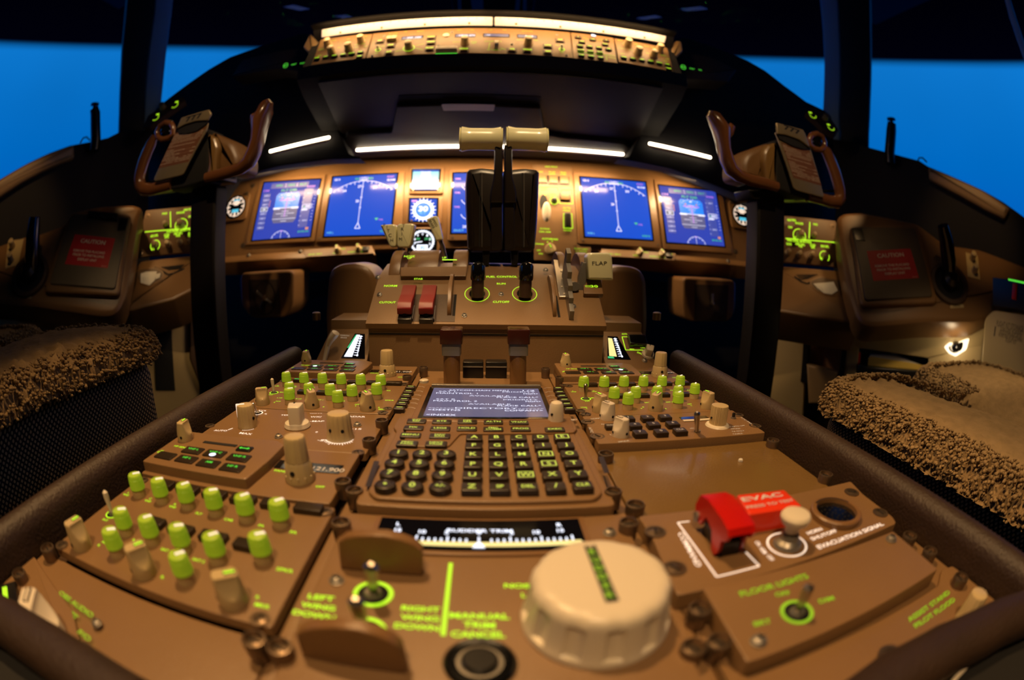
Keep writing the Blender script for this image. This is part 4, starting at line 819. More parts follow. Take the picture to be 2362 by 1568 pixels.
# ================================================================ main instrument panel
FM = Fr((0, .995, .184), (0, -cos(rad(15)), sin(rad(15))), U=(1, 0, 0))
class Qd:
    def __init__(s, f, bl, br, tr, tl, h=0):
        s.f = f; s.q = [Vector(f.p(*p, h)) for p in (bl, br, tr, tl)]; s.h = h
        s.w = ((s.q[1]-s.q[0]).length+(s.q[2]-s.q[3]).length)/2; s.d = ((s.q[3]-s.q[0]).length+(s.q[2]-s.q[1]).length)/2
    def m(s, a, b):
        A, B, C, D = s.q; r = (A*(1-a)+B*a)*(1-b)+(D*(1-a)+C*a)*b; return (r.x, r.y)
    def poly(s, mb, pts, h, m): mb.flat(s.f, [s.m(*p) for p in pts], s.h+h, m)
    def rect(s, mb, a0, b0, a1, b1, h, m): s.poly(mb, [(a0, b0), (a1, b0), (a1, b1), (a0, b1)], h, m)
    def line(s, mb, a, b, w, h, m): mb.line(s.f, s.m(*a), s.m(*b), w*s.w, s.h+h, m)
    def arc(s, mb, c, r, a0, a1, w, h, m, n=24):
        k = s.w/s.d; P = [(c[0]+r*cos(a0+(a1-a0)*i/n), c[1]+r*k*sin(a0+(a1-a0)*i/n)) for i in range(n+1)]
        for i in range(n): s.line(mb, P[i], P[i+1], w, h, m)
    def pt(s, c, r, a): return (c[0]+r*cos(a), c[1]+r*(s.w/s.d)*sin(a))
    def text(s, mb, t, a0, a1, b, H, h, m, bold=.02): mb.text(s.f, t, s.m(a0, b), s.m(a1, b), H*s.d, s.h+h, m, bold)
t = thing('main_instrument_panel', 'wide brown main instrument panel below the glowing strip lights', 'instrument panel', (0, 1.03, .0))
b = MB(BROWN2); b.plate(FM, FM.pl([(455, 612), (462, 455), (530, 410), (640, 380), (720, 369), (820, 360), (1130, 352), (1450, 366), (1560, 387), (1660, 428), (1748, 466), (1800, 628), (1400, 580), (860, 576)]), -.03, 0, .002); part('panel_board', b, t)
FMs = Fr((0, .985, .150), (0, -.70, .71), U=(1, 0, 0))
b = MB(BROWN2)
for poly in ([(500, 606), (515, 592), (862, 570), (866, 588), (700, 596)], [(1380, 580), (1400, 574), (1745, 602), (1765, 618), (1560, 600)]): b.plate(FMs, FMs.pl(poly), -.05, 0, .003)
part('lower_ledge', b, t)
fast(t, FM, [(583, 428), (560, 566), (1673, 444), (1697, 580)], 'flat', s=1.6); fast(t, FMs, [(573, 587), (692, 578), (1551, 592), (1680, 600)], 'screw', s=1.6)
for sg, quad, seq in ((-1, [(705, 593), (862, 584), (858, 566), (700, 575)], 'L'), (1, [(1385, 590), (1556, 600), (1560, 582), (1388, 572)], 'R')):
    tt = thing('display_select_strip', 'narrow green-lettered panel under the %s pair of big screens' % ('left' if sg < 0 else 'right'), 'control panel', FMs.w(*FMs.p(*quad[0])), 'narrow panels under the big screens')
    b = MB(BROWN); b.plate(FMs, FMs.pl(quad, .004), 0.0002, .004, .001); part('face_plate', b, tt); Q = Qd(FMs, *quad, h=.0043)
    b = MB(GRND)
    for s, a0, a1, bb in (('GND SRC', .05, .26, .3), ('L PFD', .45, .62, .75), ('NORM', .42, .52, .3), ('INBD DSPL', .64, .86, .3), ('MFD', .82, .95, .75)): Q.text(b, s, a0, a1, bb, .18, 0, GRND)
    part('lettering', b, tt)
    for a in (.50, .80): part('selector_knob', cached('selbig', lambda: m_selector(R=9*mm, H=16*mm, w=3*mm)), tt, FMs.mat(*Q.m(a, .5), .004, .3))
    b = MB(BLACKP); c = Q.m(.90, .5); b.box(FMs, c[0], c[1], .016, .014, .004, .009, .001); part('push_button', b, tt)
def unit(name, label, bez, scr, draw, group='large flight displays', bg=SCB, bh=.006):
    o = thing(name, label, 'display screen', FM.w(*FM.p(*bez[0])), group)
    b = MB(BROWN2); b.plate(FM, rnd(FM.pl(bez, bh), .006, 3), .0003, bh, .003); part('bezel', b, o)
    Q = Qd(FM, *scr, h=bh); b = MB(BLACKG); c = [Vector(q) for q in Q.q]; cc = sum(c, Vector((0, 0)))/4
    b.flat(FM, [tuple(q+(q-cc).normalized()*.006) for q in c], bh+.0002, BLACKG); b.flat(FM, [tuple(q) for q in c], bh+.0004, bg)
    draw(b, Q); part('screen', b, o)
    for px in (bez[0], bez[1]):
        b = MB(BRASSY); c = Vector(FM.p(*px))+Vector((.012 if px is bez[0] else -.012, .008)); b.lathe(FM.sub(c.x, c.y, bh), 0, 0, [(.0035, 0), (.003, .0008), (.001, .001)], 14); part('screw', b, o)
    return o
def pfd(b, Q):
    H = .0006
    Q.rect(b, .04, .16, .17, .80, H, SCT); Q.rect(b, .77, .16, .92, .84, H, SCT); Q.rect(b, .15, .88, .82, .97, H, SCT)
    c = [(.29, .32), (.33, .26), (.67, .26), (.71, .32), (.71, .52), (.29, .52)]; Q.poly(b, c, H, SCGY)
    c = [(.29, .52), (.71, .52), (.71, .74), (.67, .79), (.33, .79), (.29, .74)]; Q.poly(b, c, H, SCS)
    H = .0009; Q.rect(b, .29, .515, .71, .528, H, SCW)
    for y, w in ((.60, .06), (.64, .10), (.68, .06), (.56, .04), (.46, .06), (.42, .16), (.38, .06), (.33, .2), (.29, .05)): Q.line(b, (.5-w, y), (.5+w, y), .006, H, SCW)
    Q.line(b, (.36, .66), (.64, .66), .016, H+.0002, SCM); Q.line(b, (.5, .36), (.5, .70), .014, H+.0002, SCM)
    for s in (-1, 1): Q.poly(b, [(.5+s*.10, .50), (.5+s*.22, .50), (.5+s*.22, .53), (.5+s*.10, .53)][::s], H+.0002, SCW)
    for k in range(-4, 5): a = pi/2+k*.17; Q.line(b, Q.pt((.5, .52), .23, a), Q.pt((.5, .52), .26 if k % 2 else .245, a), .007, H, SCW)
    Q.poly(b, [(.5, .77), (.47, .74), (.53, .74)], H+.0002, SCW); Q.poly(b, [(.38, .70), (.42, .72), (.41, .68)], H, CYTX); Q.poly(b, [(.62, .70), (.58, .72), (.59, .68)], H, CYTX)
    Q.text(b, 'FLT DIR', .36, .64, .835, .038, H, SCG); Q.text(b, 'SPD', .24, .36, .93, .03, H, SCG); Q.text(b, 'HDG', .46, .58, .93, .03, H, SCG); Q.text(b, 'ALT', .66, .78, .93, .03, H, SCG)
    Q.line(b, (.42, .89), (.42, .96), .004, H, SCW); Q.line(b, (.62, .89), (.62, .96), .004, H, SCW)
    Q.text(b, '134', .03, .13, .85, .035, H, SCM); Q.text(b, '3000', .80, .94, .88, .035, H, SCM)
    for k in range(8):
        y = .20+.08*k; Q.line(b, (.14, y), (.17, y), .005, H, SCW); Q.text(b, '%d' % (100+k*20), .06, .13, y, .025, H, SCW, .0); Q.line(b, (.77, y), (.79, y), .005, H, SCW); Q.text(b, '%d' % (200+k), .82, .90, y, .022, H, SCW, 0) if k % 3 == 1 else None
    for k in range(9): Q.line(b, (.955, .28+.055*k), (.975, .28+.055*k), .005, H, SCW)
    for k in range(6): Q.line(b, (.185, .56+.02*k), (.20, .56+.02*k), .012, H, CYTX)
    Q.rect(b, .05, .48, .17, .55, H, SCK); 
    for L in ([(.05, .48), (.17, .48), (.17, .55), (.05, .55), (.05, .48)], [(.79, .49), (.94, .49), (.94, .56), (.79, .56), (.79, .49)]):
        for i in range(4): Q.line(b, L[i], L[i+1], .008, H+.0001, SCW)
    Q.text(b, '30', .08, .14, .515, .04, H+.0002, SCW); Q.text(b, '30', .84, .92, .525, .035, H+.0002, SCW); Q.rect(b, .78, .455, .88, .478, H, SCW); Q.poly(b, [(.80, .515), (.83, .53), (.83, .50)], H+.0002, SCG)
    Q.arc(b, (.5, -.06), .17, .35, pi-.35, .006, H, SCW, 20)
    for k in range(7): a = .45+k*.37; Q.line(b, Q.pt((.5, -.06), .17, a), Q.pt((.5, -.06), .145, a), .005, H, SCW)
    Q.line(b, (.5, .0), (.5, .11), .005, H, SCW); Q.poly(b, [(.47, .13), (.53, .13), (.5, .10)], H, SCM)
    Q.text(b, '29.92 IN', .78, .96, .09, .028, H, SCG); Q.rect(b, .90, .12, .95, .16, H, CYTX)
def nd(b, Q):
    H = .0006; c = (.5, .12); R = .74
    Q.arc(b, c, R, rad(51), rad(129), .008, H, SCW, 40)
    for k in range(-7, 8):
        a = pi/2-k*rad(5.3); r2 = R-.045 if k % 2 == 0 else R-.025; Q.line(b, Q.pt(c, R, a), Q.pt(c, r2, a), .008, H, SCW)
    for k, s in ((-5, '24'), (-1, '27'), (3, '30')):
        a = pi/2-k*rad(5.3)-.02; p = Q.pt(c, R-.085, a); Q.text(b, s, p[0]-.03, p[0]+.03, p[1], .04, H, SCW)
    Q.line(b, (.5, .20), (.5, .93), .008, H, SCW)
    for y in (.45, .62, .80): Q.line(b, (.48, y), (.52, y), .006, H, SCW)
    Q.text(b, '20', .42, .47, .56, .04, H, SCW)
    T = [(.5, .20), (.46, .11), (.54, .11), (.5, .20)]
    for i in range(3): Q.line(b, T[i], T[i+1], .01, H, SCW)
    Q.text(b, 'HDG', .36, .43, .945, .035, H, SCG); Q.text(b, '272', .455, .545, .945, .045, H, SCW); Q.text(b, 'MAG', .57, .64, .945, .035, H, SCG)
    L = [(.44, .97), (.44, .915), (.56, .915), (.56, .97)]
    for i in range(3): Q.line(b, L[i], L[i+1], .006, H, SCW)
    Q.text(b, 'GS 0', .03, .12, .95, .035, H, SCW); Q.text(b, 'RW27', .86, .96, .955, .03, H, SCM); Q.text(b, '38.2NM', .86, .98, .90, .03, H, SCW)
    Q.text(b, 'VOR L', .03, .14, .055, .03, H, SCC); Q.text(b, 'VOR R', .84, .97, .055, .03, H, SCG); Q.poly(b, [(.74, .27), (.80, .27), (.77, .23)], H, SCG)
    Q.text(b, '+TFC', .80, .87, .24, .025, H, SCM)
def eicas(b, Q):
    H = .0006
    for y in (.82, .58, .34):
        for x in (.22, .5): Q.arc(b, (x, y), .11, rad(-160), rad(70), .008, H, SCW, 18); Q.line(b, (x, y), Q.pt((x, y), .11, rad(-100)), .008, H, SCW); Q.rect(b, x+.0, y+.03, x+.12, y+.09, H, SCT)
        Q.text(b, '0.22', .22, .33, y+.06, .035, H+.0003, SCW); Q.text(b, 'TPR', .02, .10, y+.08, .03, H, SCM)
    Q.text(b, '20', .14, .20, .10, .04, H, SCW); Q.text(b, 'DUCT', .03, .16, .04, .03, H, SCC); Q.text(b, '15', .3, .36, .06, .04, H, SCW)
unit('primary_flight_display', 'tilted blue attitude screen on the left, next to the round clock', [(563, 566), (725, 558), (752, 400), (600, 412)], [(582, 554), (715, 545), (739, 414), (610, 422)], pfd, bg=SCBP)
unit('navigation_display', 'blue compass-arc map screen left of the small stacked standby screens', [(727, 559), (926, 551), (934, 394), (758, 399)], [(748, 545), (900, 541), (916, 401), (769, 409)], nd)
unit('engine_display', 'blue engine gauge screen half hidden behind the thrust levers', [(1032, 556), (1225, 556), (1232, 386), (1036, 388)], [(1042, 537), (1215, 539), (1216, 400), (1047, 400)], eicas)
unit('navigation_display', 'blue compass-arc map screen right of the landing gear panel', [(1333, 563), (1527, 574), (1505, 409), (1322, 394)], [(1350, 545), (1505, 553), (1488, 421), (1339, 409)], nd)
unit('primary_flight_display', 'tilted blue attitude screen on the right, next to the round clock', [(1530, 575), (1692, 586), (1664, 431), (1508, 412)], [(1539, 558), (1671, 568), (1650, 442), (1520, 428)], pfd, bg=SCBP)
def stby_att(b, Q):
    H = .0006; Q.rect(b, .0, .5, 1, .92, H, SCC); Q.rect(b, 0, .04, 1, .5, H, SCHOT); Q.rect(b, .35, .3, .65, .8, .0008, SCHOT)
    for k in range(5): Q.line(b, (.3, .62+.07*k), (.7, .62+.07*k), .02, .0010, SCW)
def stby_spd(b, Q):
    H = .0006; Q.poly(b, [Q.pt((.5, .5), .40, 2*pi*k/28) for k in range(28)], H, SCHOT); Q.poly(b, [Q.pt((.5, .5), .29, 2*pi*k/28) for k in range(28)], .0008, SCS)
    for k in range(20): a = 2*pi*k/20; Q.line(b, Q.pt((.5, .5), .37, a), Q.pt((.5, .5), .48, a), .03, .0008, SCHOT)
    Q.text(b, '30', .32, .68, .55, .22, .001, SCHOT, .03); Q.text(b, 'KT', .38, .62, .36, .1, .001, SCC); Q.rect(b, .05, .86, .25, .95, .001, SCM)
def stby_alt(b, Q):
    Q.arc(b, (.5, .5), .42, 0, 2*pi, .05, .0008, SCHOT, 36)
    for k in range(30): a = 2*pi*k/30; Q.line(b, Q.pt((.5, .5), .36, a), Q.pt((.5, .5), .47, a), .025, .0009, SCHOT)
    for k in range(10): a = pi/2-2*pi*k/10; p = Q.pt((.5, .5), .30, a); Q.text(b, str(k), p[0]-.03, p[0]+.03, p[1], .09, .001, SCHOT)
    Q.rect(b, .3, .12, .72, .36, .001, SCHOT); Q.text(b, '30', .42, .62, .24, .16, .0012, SCS, .02); Q.text(b, 'IN', .28, .4, .62, .09, .001, SCG); Q.text(b, '29.92', .58, .85, .62, .09, .001, SCG); Q.line(b, (.5, .5), (.2, .45), .03, .0012, SCHOT)
unit('standby_attitude_indicator', 'small white and cyan standby screen, topmost of the centre stack', [(942, 447), (1022, 447), (1025, 384), (945, 384)], [(950, 438), (1010, 438), (1013, 392), (953, 392)], stby_att, 'standby instruments')
unit('standby_airspeed_indicator', 'small round-dialled standby screen, middle of the centre stack', [(938, 518), (1018, 518), (1021, 452), (941, 452)], [(945, 510), (1006, 510), (1008, 459), (947, 459)], stby_spd, 'standby instruments')
unit('standby_altimeter', 'small dark round standby dial partly behind the pitch trim levers', [(934, 592), (1012, 592), (1015, 524), (937, 524)], [(943, 584), (1003, 584), (1006, 531), (945, 531)], stby_alt, 'standby instruments', bg=SCK)
def clock(label, c, n):
    u, v = FM.p(*c); t = thing('clock', label, 'clock', FM.w(u, v), 'round clocks at the panel ends'); R = .029
    b = MB(BROWN2); b.plate(FM, rnd(rect(u, v, .078, .080), .012, 4), .0003, .007, .002); part('bezel', b, t)
    b = MB(BLACKG); b.lathe(FM.sub(u, v, .0071), 0, 0, [(R+.004, 0), (R+.004, .002), (R+.001, .003), (R+.001, .0005)], 40, cap=False); b.flat(FM, circ(u, v, R+.001, 40), .0075, SCK)
    F = FM.sub(u, v, .008); b.ann(F, 0, 0, R-.003, R-.0005, 0, SCY if 0 else WHT, n=48)
    for k in range(12): a = k*pi/6; b.line(F, ((R-.010)*cos(a), (R-.010)*sin(a)), ((R+.001)*cos(a), (R+.001)*sin(a)), .0036, .0003, WHT)
    b.box(F, 0, .011, .014, .014, 0, .0003, 0, WHT); b.box(F, 0, .011, .026, .006, 0, .0004, 0, WHT); b.box(F, 0, -.012, .022, .009, 0, .0004, 0, SCC); b.box(F, 0, -.022, .006, .010, 0, .0004, 0, WHT)
    b.box(F, 0, .019, .02, .004, 0, .0005, 0, SCG if 0 else SCC); part('dial', b, t)
    b = MB(BRASSY); 
    for s in (-1, 1): b.lathe(FM.sub(u+s*.030, v+.036, .005), 0, 0, [(.006, 0), (.0055, .006), (.001, .0065)], 18)
    part('knob', b, t)
clock('round white-marked clock on the left end, beside the left control column', (547, 479), 0); clock('round white-marked clock on the right end, beside the right control column', (1709, 498), 1)
# landing gear / ground proximity panel
t = thing('landing_gear_panel', 'green-lettered panel with a clear oval gear lever, right of the thrust levers', 'control panel', FM.w(*FM.p(1280, 590)))
b = MB(BROWN); b.plate(FM, rnd(FM.pl([(1232, 600), (1334, 604), (1319, 384), (1228, 378)], .003), .003, 2), .0003, .003, .001); part('face_plate', b, t); FG = FM.sub(0, 0, .003)
for x, y in ((1251, 414), (1276, 416), (1301, 417), (1303, 454)):
    u, v = FG.p(x, y); b = MB(BLACKP); b.box(FG, u, v, .026, .024, 0, .002, .0008); b.box(FG, u, v, .021, .019, .002, .006, .001, BROWN2); part('push_button', b, t)
u, v = FG.p(1260, 490, .02); b = MB(CREAMW); f = FG.sub(u, v, .02); b.plate(f, [(.010*cos(a), .024*sin(a)) for a in [2*pi*k/28 for k in range(28)]], 0, .014, .006); b.tube([FG.w(u, v+.0, 0), FG.w(u, v, .022)], .004, GREYM); part('gear_lever', b, t, label='clear white oval gear lever')
b = MB(BLACKM); u, v = FG.p(1254, 468); b.flat(FG, [(u+.010*cos(a), v+.022*sin(a)) for a in [2*pi*k/24 for k in range(24)]], .0005); part('lever_slot', b, t)
u, v = FG.p(1309, 509); b = MB(BLACKP); b.box(FG, u, v, .014, .036, 0, .010, .002); part('alternate_gear_switch', b, t)
u, v = FG.p(1278, 463); b = MB(BLACKP); b.lathe(FG, u, v, [(.007, 0), (.006, .01), (.001, .011)], 18); part('override_button', b, t)
b = MB(BEIGE); u, v = FG.p(1269, 576); part('selector_knob', cached('selab', lambda: m_selector(R=13*mm, H=20*mm, w=5*mm)), t, FG.mat(u, v, 0, .5))
b = MB(GRN); 
for s, a, c, hh in (('GND PROX', (1257, 384), (1286, 385), 3.6), ('G/S', (1243, 396), (1252, 396), 3), ('FLAP', (1266, 396), (1281, 397), 3), ('GEAR', (1292, 397), (1306, 398), 3), ('ORIDE', (1266, 401), (1281, 401), 3), ('OVRD', (1292, 402), (1306, 402), 3), ('RETRACT', (1243, 433), (1263, 434), 3), ('STBY', (1247, 438), (1263, 438), 3), ('UP', (1253, 450), (1259, 450), 3.4), ('LOCK', (1269, 448), (1283, 449), 3), ('OVRD', (1269, 453), (1283, 454), 3), ('ALTN', (1298, 479), (1316, 480), 3.4), ('GEAR', (1298, 485), (1316, 486), 3.4), ('EXTEND', (1246, 527), (1268, 528), 3.4), ('230K-.82M', (1243, 534), (1270, 535), 3.4), ('DOWN', (1300, 531), (1318, 532), 3), ('AUTOBRAKE', (1250, 550), (1287, 552), 4.2), ('DISARM', (1235, 562), (1254, 563), 3), ('OFF', (1238, 577), (1247, 577), 3), ('RTO', (1243, 585), (1252, 585), 3), ('1', (1262, 558), (1264, 558), 3.4), ('2', (1272, 556), (1275, 556), 3.4)):
    PT(b, FG, s, *a, *c, hh*mm, GRN, h=.0004, bold=.02)
for q in ([(1295, 437), (1318, 438), (1321, 470), (1290, 469)], [(1300, 492), (1319, 493), (1321, 527), (1300, 526)], [(1240, 430), (1286, 432), (1288, 440)]): b.pline(FG, FG.pl(q), .0018, .0004, GRN, len(q) == 4)
u, v = FG.p(1278, 463); b.ann(FG, u, v, .0085, .0105, .0004, GRN); part('lettering', b, t)
b = MB(BROWN); fl = Fr((0, .975, .14), (0, -.8, .6), U=(1, 0, 0)); FL = FM
t = thing('flap_limit_placard', 'small green-lettered flap limit placard beneath the right compass-arc screen', 'placard', FM.w(*FM.p(1325, 585)))
b.plate(FM, rnd(FM.pl([(1322, 606), (1366, 608), (1362, 566), (1320, 564)], .003), .002, 2), .0003, .003, .001); part('plate', b, t); b = MB(GRND)
PT(b, FM, 'FLAP LIMIT', 1325, 573, 1357, 575, 3.6*mm, h=.0034); PT(b, FM, '1-265K', 1329, 579, 1355, 580, 3.2*mm, h=.0034); PT(b, FM, '5-245K', 1329, 584, 1355, 585, 3.2*mm, h=.0034); part('lettering', b, t)
# ================================================================ glareshield
FC = Fr((0, .757, .55), (0, -.9, .44), U=(1, 0, 0))                       # mode control panel face
FGS = Fr((0, 1.03, .397), (0, -.34, -.94), U=(1, 0, 0))                   # centre underside
vt = FC.p(1140, 63)[1]; FLS = Fr(FC.w(0, vt, .004), (0, -.97, -.24), U=(1, 0, 0))
t = thing('glareshield', 'dark glareshield hood spanning the flight deck above the instrument panel', 'glareshield', (0, .9, .40))
# hood centre: side profile swept across
top = FLS.w(0, FLS.p(1140, 36)[1]); mb_ = FC.w(0, min(FC.p(845, 134)[1], FC.p(1321, 134)[1])-.004); lip = FGS.w(0, FGS.p(1130, 192)[1])
def yz(v): return (v.y, v.z)
pr = [yz(lip), (mb_.y-.004, mb_.z-.028), yz(mb_-Vector((0, .006, 0))), (mb_.y+.012, mb_.z), (FC.w(0, vt).y+.012, FC.w(0, vt).z+.002), (top.y+.006, top.z), (top.y-.012, top.z+.003), (top.y-.012, top.z+.010), (top.y+.08, top.z+.022), (1.30, .62), (1.30, .45), (1.045, .40)]
b = MB(HOOD); b.plate(FX, pr, -.40, .40, .002); part('hood', b, t)
SW = Fr((0, 1.03, .40), (0, -.60, -.80), U=(1, 0, 0))
for sg, sil in ((-1, [(722, 82), (700, 76), (645, 92), (572, 116), (530, 131), (480, 160), (430, 195), (376, 236), (352, 262), (330, 300), (318, 330), (300, 420), (300, 505), (470, 505), (530, 414), (640, 384), (760, 368), (830, 366), (805, 355), (733, 190)]),
                (1, [(1553, 92), (1580, 86), (1640, 105), (1725, 139), (1765, 162), (1810, 197), (1860, 234), (1900, 253), (1925, 275), (1950, 330), (1962, 420), (1962, 525), (1790, 525), (1740, 466), (1655, 430), (1545, 388), (1440, 368), (1430, 366), (1452, 360), (1528, 202)])):
    b = MB(HOOD); f = FY(.93); q = f.pl(sil); b.plate(f, q, -.06, .0, .004, HOOD); part('hood_wing', b, t)
part('placeholder', MB(HOOD), t) if 0 else None
b = MB(HOODB); q = FGS.pl([(733, 190), (1530, 203), (1447, 372), (812, 360)]); q = [(x, y) for x, y in q]; b.plate(FGS, rnd(q, .004, 2), -.004, .001, .001); part('underside_panel', b, t)
b = MB(HOODB); q = FGS.pl([(916, 236), (1246, 240), (1256, 300), (1300, 309), (1440, 322), (1460, 336), (1446, 366), (1420, 370), (825, 358), (806, 352), (797, 312), (800, 302), (905, 296)]); b.plate(FGS, rnd(q, .006, 3), .001, .012, .004); part('map_shelf', b, t)
b = MB(BLACKM); b.plate(FGS, rnd(FGS.pl([(920, 219), (1248, 222), (1250, 232), (918, 230)]), .002, 2), .001, .0022); part('shelf_slot', b, t)
b = MB(PAPER); b.plate(FGS, rnd(FGS.pl([(1019, 230), (1142, 231), (1139, 246), (1024, 245)]), .003, 2), .012, .0128); part('pull_tab', b, t, label='pale grey pull tab')
# under-lip strip lights
def bar(label, f, p0, p1, th, hl, n=1):
    a, c = Vector(f.p(*p0)), Vector(f.p(*p1)); d = (c-a); L = d.length; d.normalize(); n_ = Vector((-d.y, d.x)); 
    if n_.y > 0: n_ = -n_
    t = thing('strip_light', label, 'strip light', f.w(a.x, a.y), 'strip lights under the glareshield')
    b = MB(LAMP); q = [a, c, c+n_*th, a+n_*th]; b.plate(f, rnd([tuple(x) for x in q], th*.45, 3), .002, .007, .002, LAMP); part('tube', b, t, label='glowing white light tube')
    b = MB(CREAMW); q = [a+n_*th*1.02, c+n_*th*1.02, c+n_*th*2.0-d*.008, a+n_*th*2.0+d*.008]; b.plate(f, [tuple(x) for x in q], .001, .006, .002, CREAMW); part('housing', b, t)
    M = (f.w(*((a+c)/2+n_*th), .03)); return M, L
LB = []
FGW = FY(.915)
LB.append(bar('long glowing strip light under the centre of the glareshield, behind the pale grips', FGS.sub(0, 0, .012), (821, 341), (1440, 351), .0085, 0))
LB.append(bar('short glowing strip light under the left glareshield, beside the left yoke', FGW, (623, 347), (762, 314), .0072, 0))
LB.append(bar('short glowing strip light under the right glareshield, beside the right yoke', FGW, (1495, 328), (1639, 361), .0072, 0))
# mode control panel lamps
for i, q in enumerate(([(743, 87), (1136, 60), (1136, 40), (744, 69)], [(1141, 60), (1531, 100), (1535, 84), (1141, 40)])):
    t = thing('panel_lamp', 'long glowing diffuser lamp along the top of the glareshield, %s half' % ('left' if i == 0 else 'right'), 'lamp', FLS.w(*FLS.p(*q[0])), 'diffuser lamps over the mode control panel')
    Q = Qd(FLS, *q, h=.0); b = MB(LAMPM); b.plate(FLS, rnd([Q.m(0, 0), Q.m(1, 0), Q.m(1, 1), Q.m(0, 1)], .002, 2), .0015, .005, .001); part('diffuser', b, t)
    b = MB(BROWN2)
    for k in range(20): b.lathe(FLS.sub(*Q.m(.03+.049*k, .82), .005), 0, 0, [(.0012, 0), (.001, .0006)], 8)
    for k in range(4): b.lathe(FLS.sub(*Q.m(.12+.25*k, .25), .005), 0, 0, [(.0028, 0), (.0024, .0015)], 12)
    part('screw', b, t)
# module helper on FC
def module(label, q, group=None, name='end_control_unit'):
    t = thing(name, label, 'control panel', FC.w(*FC.p(*q[0])), group)
    Q = Qd(FC, *q, h=0); b = MB(BROWN); b.plate(FC, rnd([tuple(x) for x in Q.q], .0015, 2), -.005, 0, .001); part('face_plate', b, t); return t, Q
def btn(t, x, y, txt, w=.011, d=.008, m=None, k=BLACKP, h=.004, frame=False):
    u, v = FC.p(x, y, h); b = MB(k); 
    if frame: b.box(FC, u, v, w+.005, d+.005, 0, .0012, .0005, BROWND)
    b.plate(FC, rnd(rect(u, v, w, d), .001, 2), 0.0001, h, .0008)
    if txt: b.ctext(FC, txt, (u, v), d*.42, h+.0003, m or GRN, bold=.03)
    part('push_button', b, t)
def gknob(t, x, y, s=1, r=0):
    u, v = FC.p(x, y, 0); return part('knob', cached('gknob', lambda: m_fluted(8*mm, 19*mm, 12, 1.2, hole=False)), t, FC.mat(u, v, 0, r) @ Matrix.Scale(s, 4))
def ring(b, x, y, r0, r1): u, v = FC.p(x, y); b.ann(FC, u, v, r0, r1, .0004, GRN)
for lab, q, kn, bt, tx in (('left end control panel of the glareshield with four beige knobs', [(717, 151), (842, 134), (859, 78), (742, 87)],
        [(757, 105, 1.05), (765, 122, 1.0), (805, 115, 1.05), (833, 96, 1.0)], [(731, 133), (751, 130), (771, 127.5), (791, 124.5), (811, 122), (831, 119), (829, 129)],
        [(741, 114, 'VOR L'), (737, 128, 'ADF'), (770, 93, 'BARO'), (782, 110, 'TFC'), (804, 90, 'RST'), (822, 103, 'VOR'), (822, 109, 'APP'), (842, 84, 'CTR'), (838, 101, 'WXR'), (843, 107, 'OFF')]),
       ('right end control panel of the glareshield with four beige knobs', [(1428, 143), (1553, 166), (1539, 110), (1417, 88)],
        [(1447, 105, 1.05), (1471, 124, 1.05), (1507, 130, 1.0), (1520, 117, 1.05)], [(1439, 131), (1460, 134), (1481, 137), (1501, 140), (1521, 144), (1540, 148), (1543, 157.5)],
        [(1430, 93, 'MINS'), (1467, 102, 'APP'), (1436, 112, 'VOR L'), (1436, 124, 'ADF'), (1455, 115, 'CTR'), (1492, 107, 'MTRS'), (1508, 110, 'BARO'), (1494, 123, 'TFC'), (1530, 128, 'VOR R'), (1540, 136, 'OFF'), (1535, 141, 'ADF')])):
    t, Q = module(lab, q, 'end control panels of the glareshield')
    for x, y, s in kn: gknob(t, x, y, s, x)
    for (x, y), s in zip(bt, ['WXR', 'STA', 'WPT', 'ARPT', 'DATA', 'POS', 'TERR']): btn(t, x, y, s, .013, .0075, GRN)
    b = MB(GRND)
    for x, y, s in tx: b.ctext(FC, s, FC.p(x, y), .0032, .0004, GRND)
    part('lettering', b, t); fast(t, FC, [(q[3][0]+38, q[3][1]+11)], 'flat', s=1)
t, Q = module('long centre mode control panel of the glareshield with four blue digit windows', [(845, 134), (1321, 134), (1315, 74), (861, 77)], name='mode_control_unit')
for x, y, w_, s in ((951, 87.5, .046, 'IAS  134'), (1073, 82.5, .042, 'HDG 274'), (1145, 82, .054, 'V/S         '), (1216, 84.5, .042, '5000')):
    u, v = FC.p(x, y); b = MB(BLACKG); b.box(FC, u, v, w_, .013, 0, .001, .0005); b.box(FC, u, v, w_-.004, .009, .001, .0013, 0, SCGY)
    if s.strip(): b.ctext(FC, s.strip(), (u+(.004 if len(s.strip()) > 3 else -w_*.3), v), .0058 if len(s.strip()) > 3 else .004, .0015, SCW, bold=.03)
    part('digit_window', b, t)
for x, y, s, f in ((876, 93, 'A/P', 1), (897, 85, '', 0), (909, 84, '', 0), (901, 103, 'CLB', 1), (897, 119, 'A/T', 1), (995, 84, 'LNAV', 1), (994, 96, 'VNAV', 1), (991, 110, 'FLCH', 1), (1070, 112, 'HOLD', 1), (1181, 113, 'V/S', 1), (1217, 114, 'HOLD', 1), (1264, 104, 'LOC', 1), (1264, 118, 'APP', 1), (1292, 91, 'A/P', 1)):
    if s: btn(t, x, y, s, .0145, .0105, GRN, BROWN2, .004, True)
    else: btn(t, x, y, '', .010, .012, None, BEIGE, .009)
for x, y, s in ((943, 111, 1.0), (1072, 101, 1.0), (1218, 102, 1.05)): gknob(t, x, y, s, .3)
u, v = FC.p(1145, 105); b = MB(BLACKP); b.tube([FC.w(u-.004, v, -.002), FC.w(u+.004, v, -.002)], .013, CREAMW, 32); part('thumbwheel', b, t)
for bx, by, tx_, ty_ in ((872, 115, 870, 106), (1296, 114, 1296, 104)): u, v = FC.p(bx, by); toggle(t, FC, (u, v), tipat(FC, 0, 0, .016, tx_, ty_), r0=1.6*mm, r1=2.6*mm, ring=(.0045, .0060), m=CREAMW)
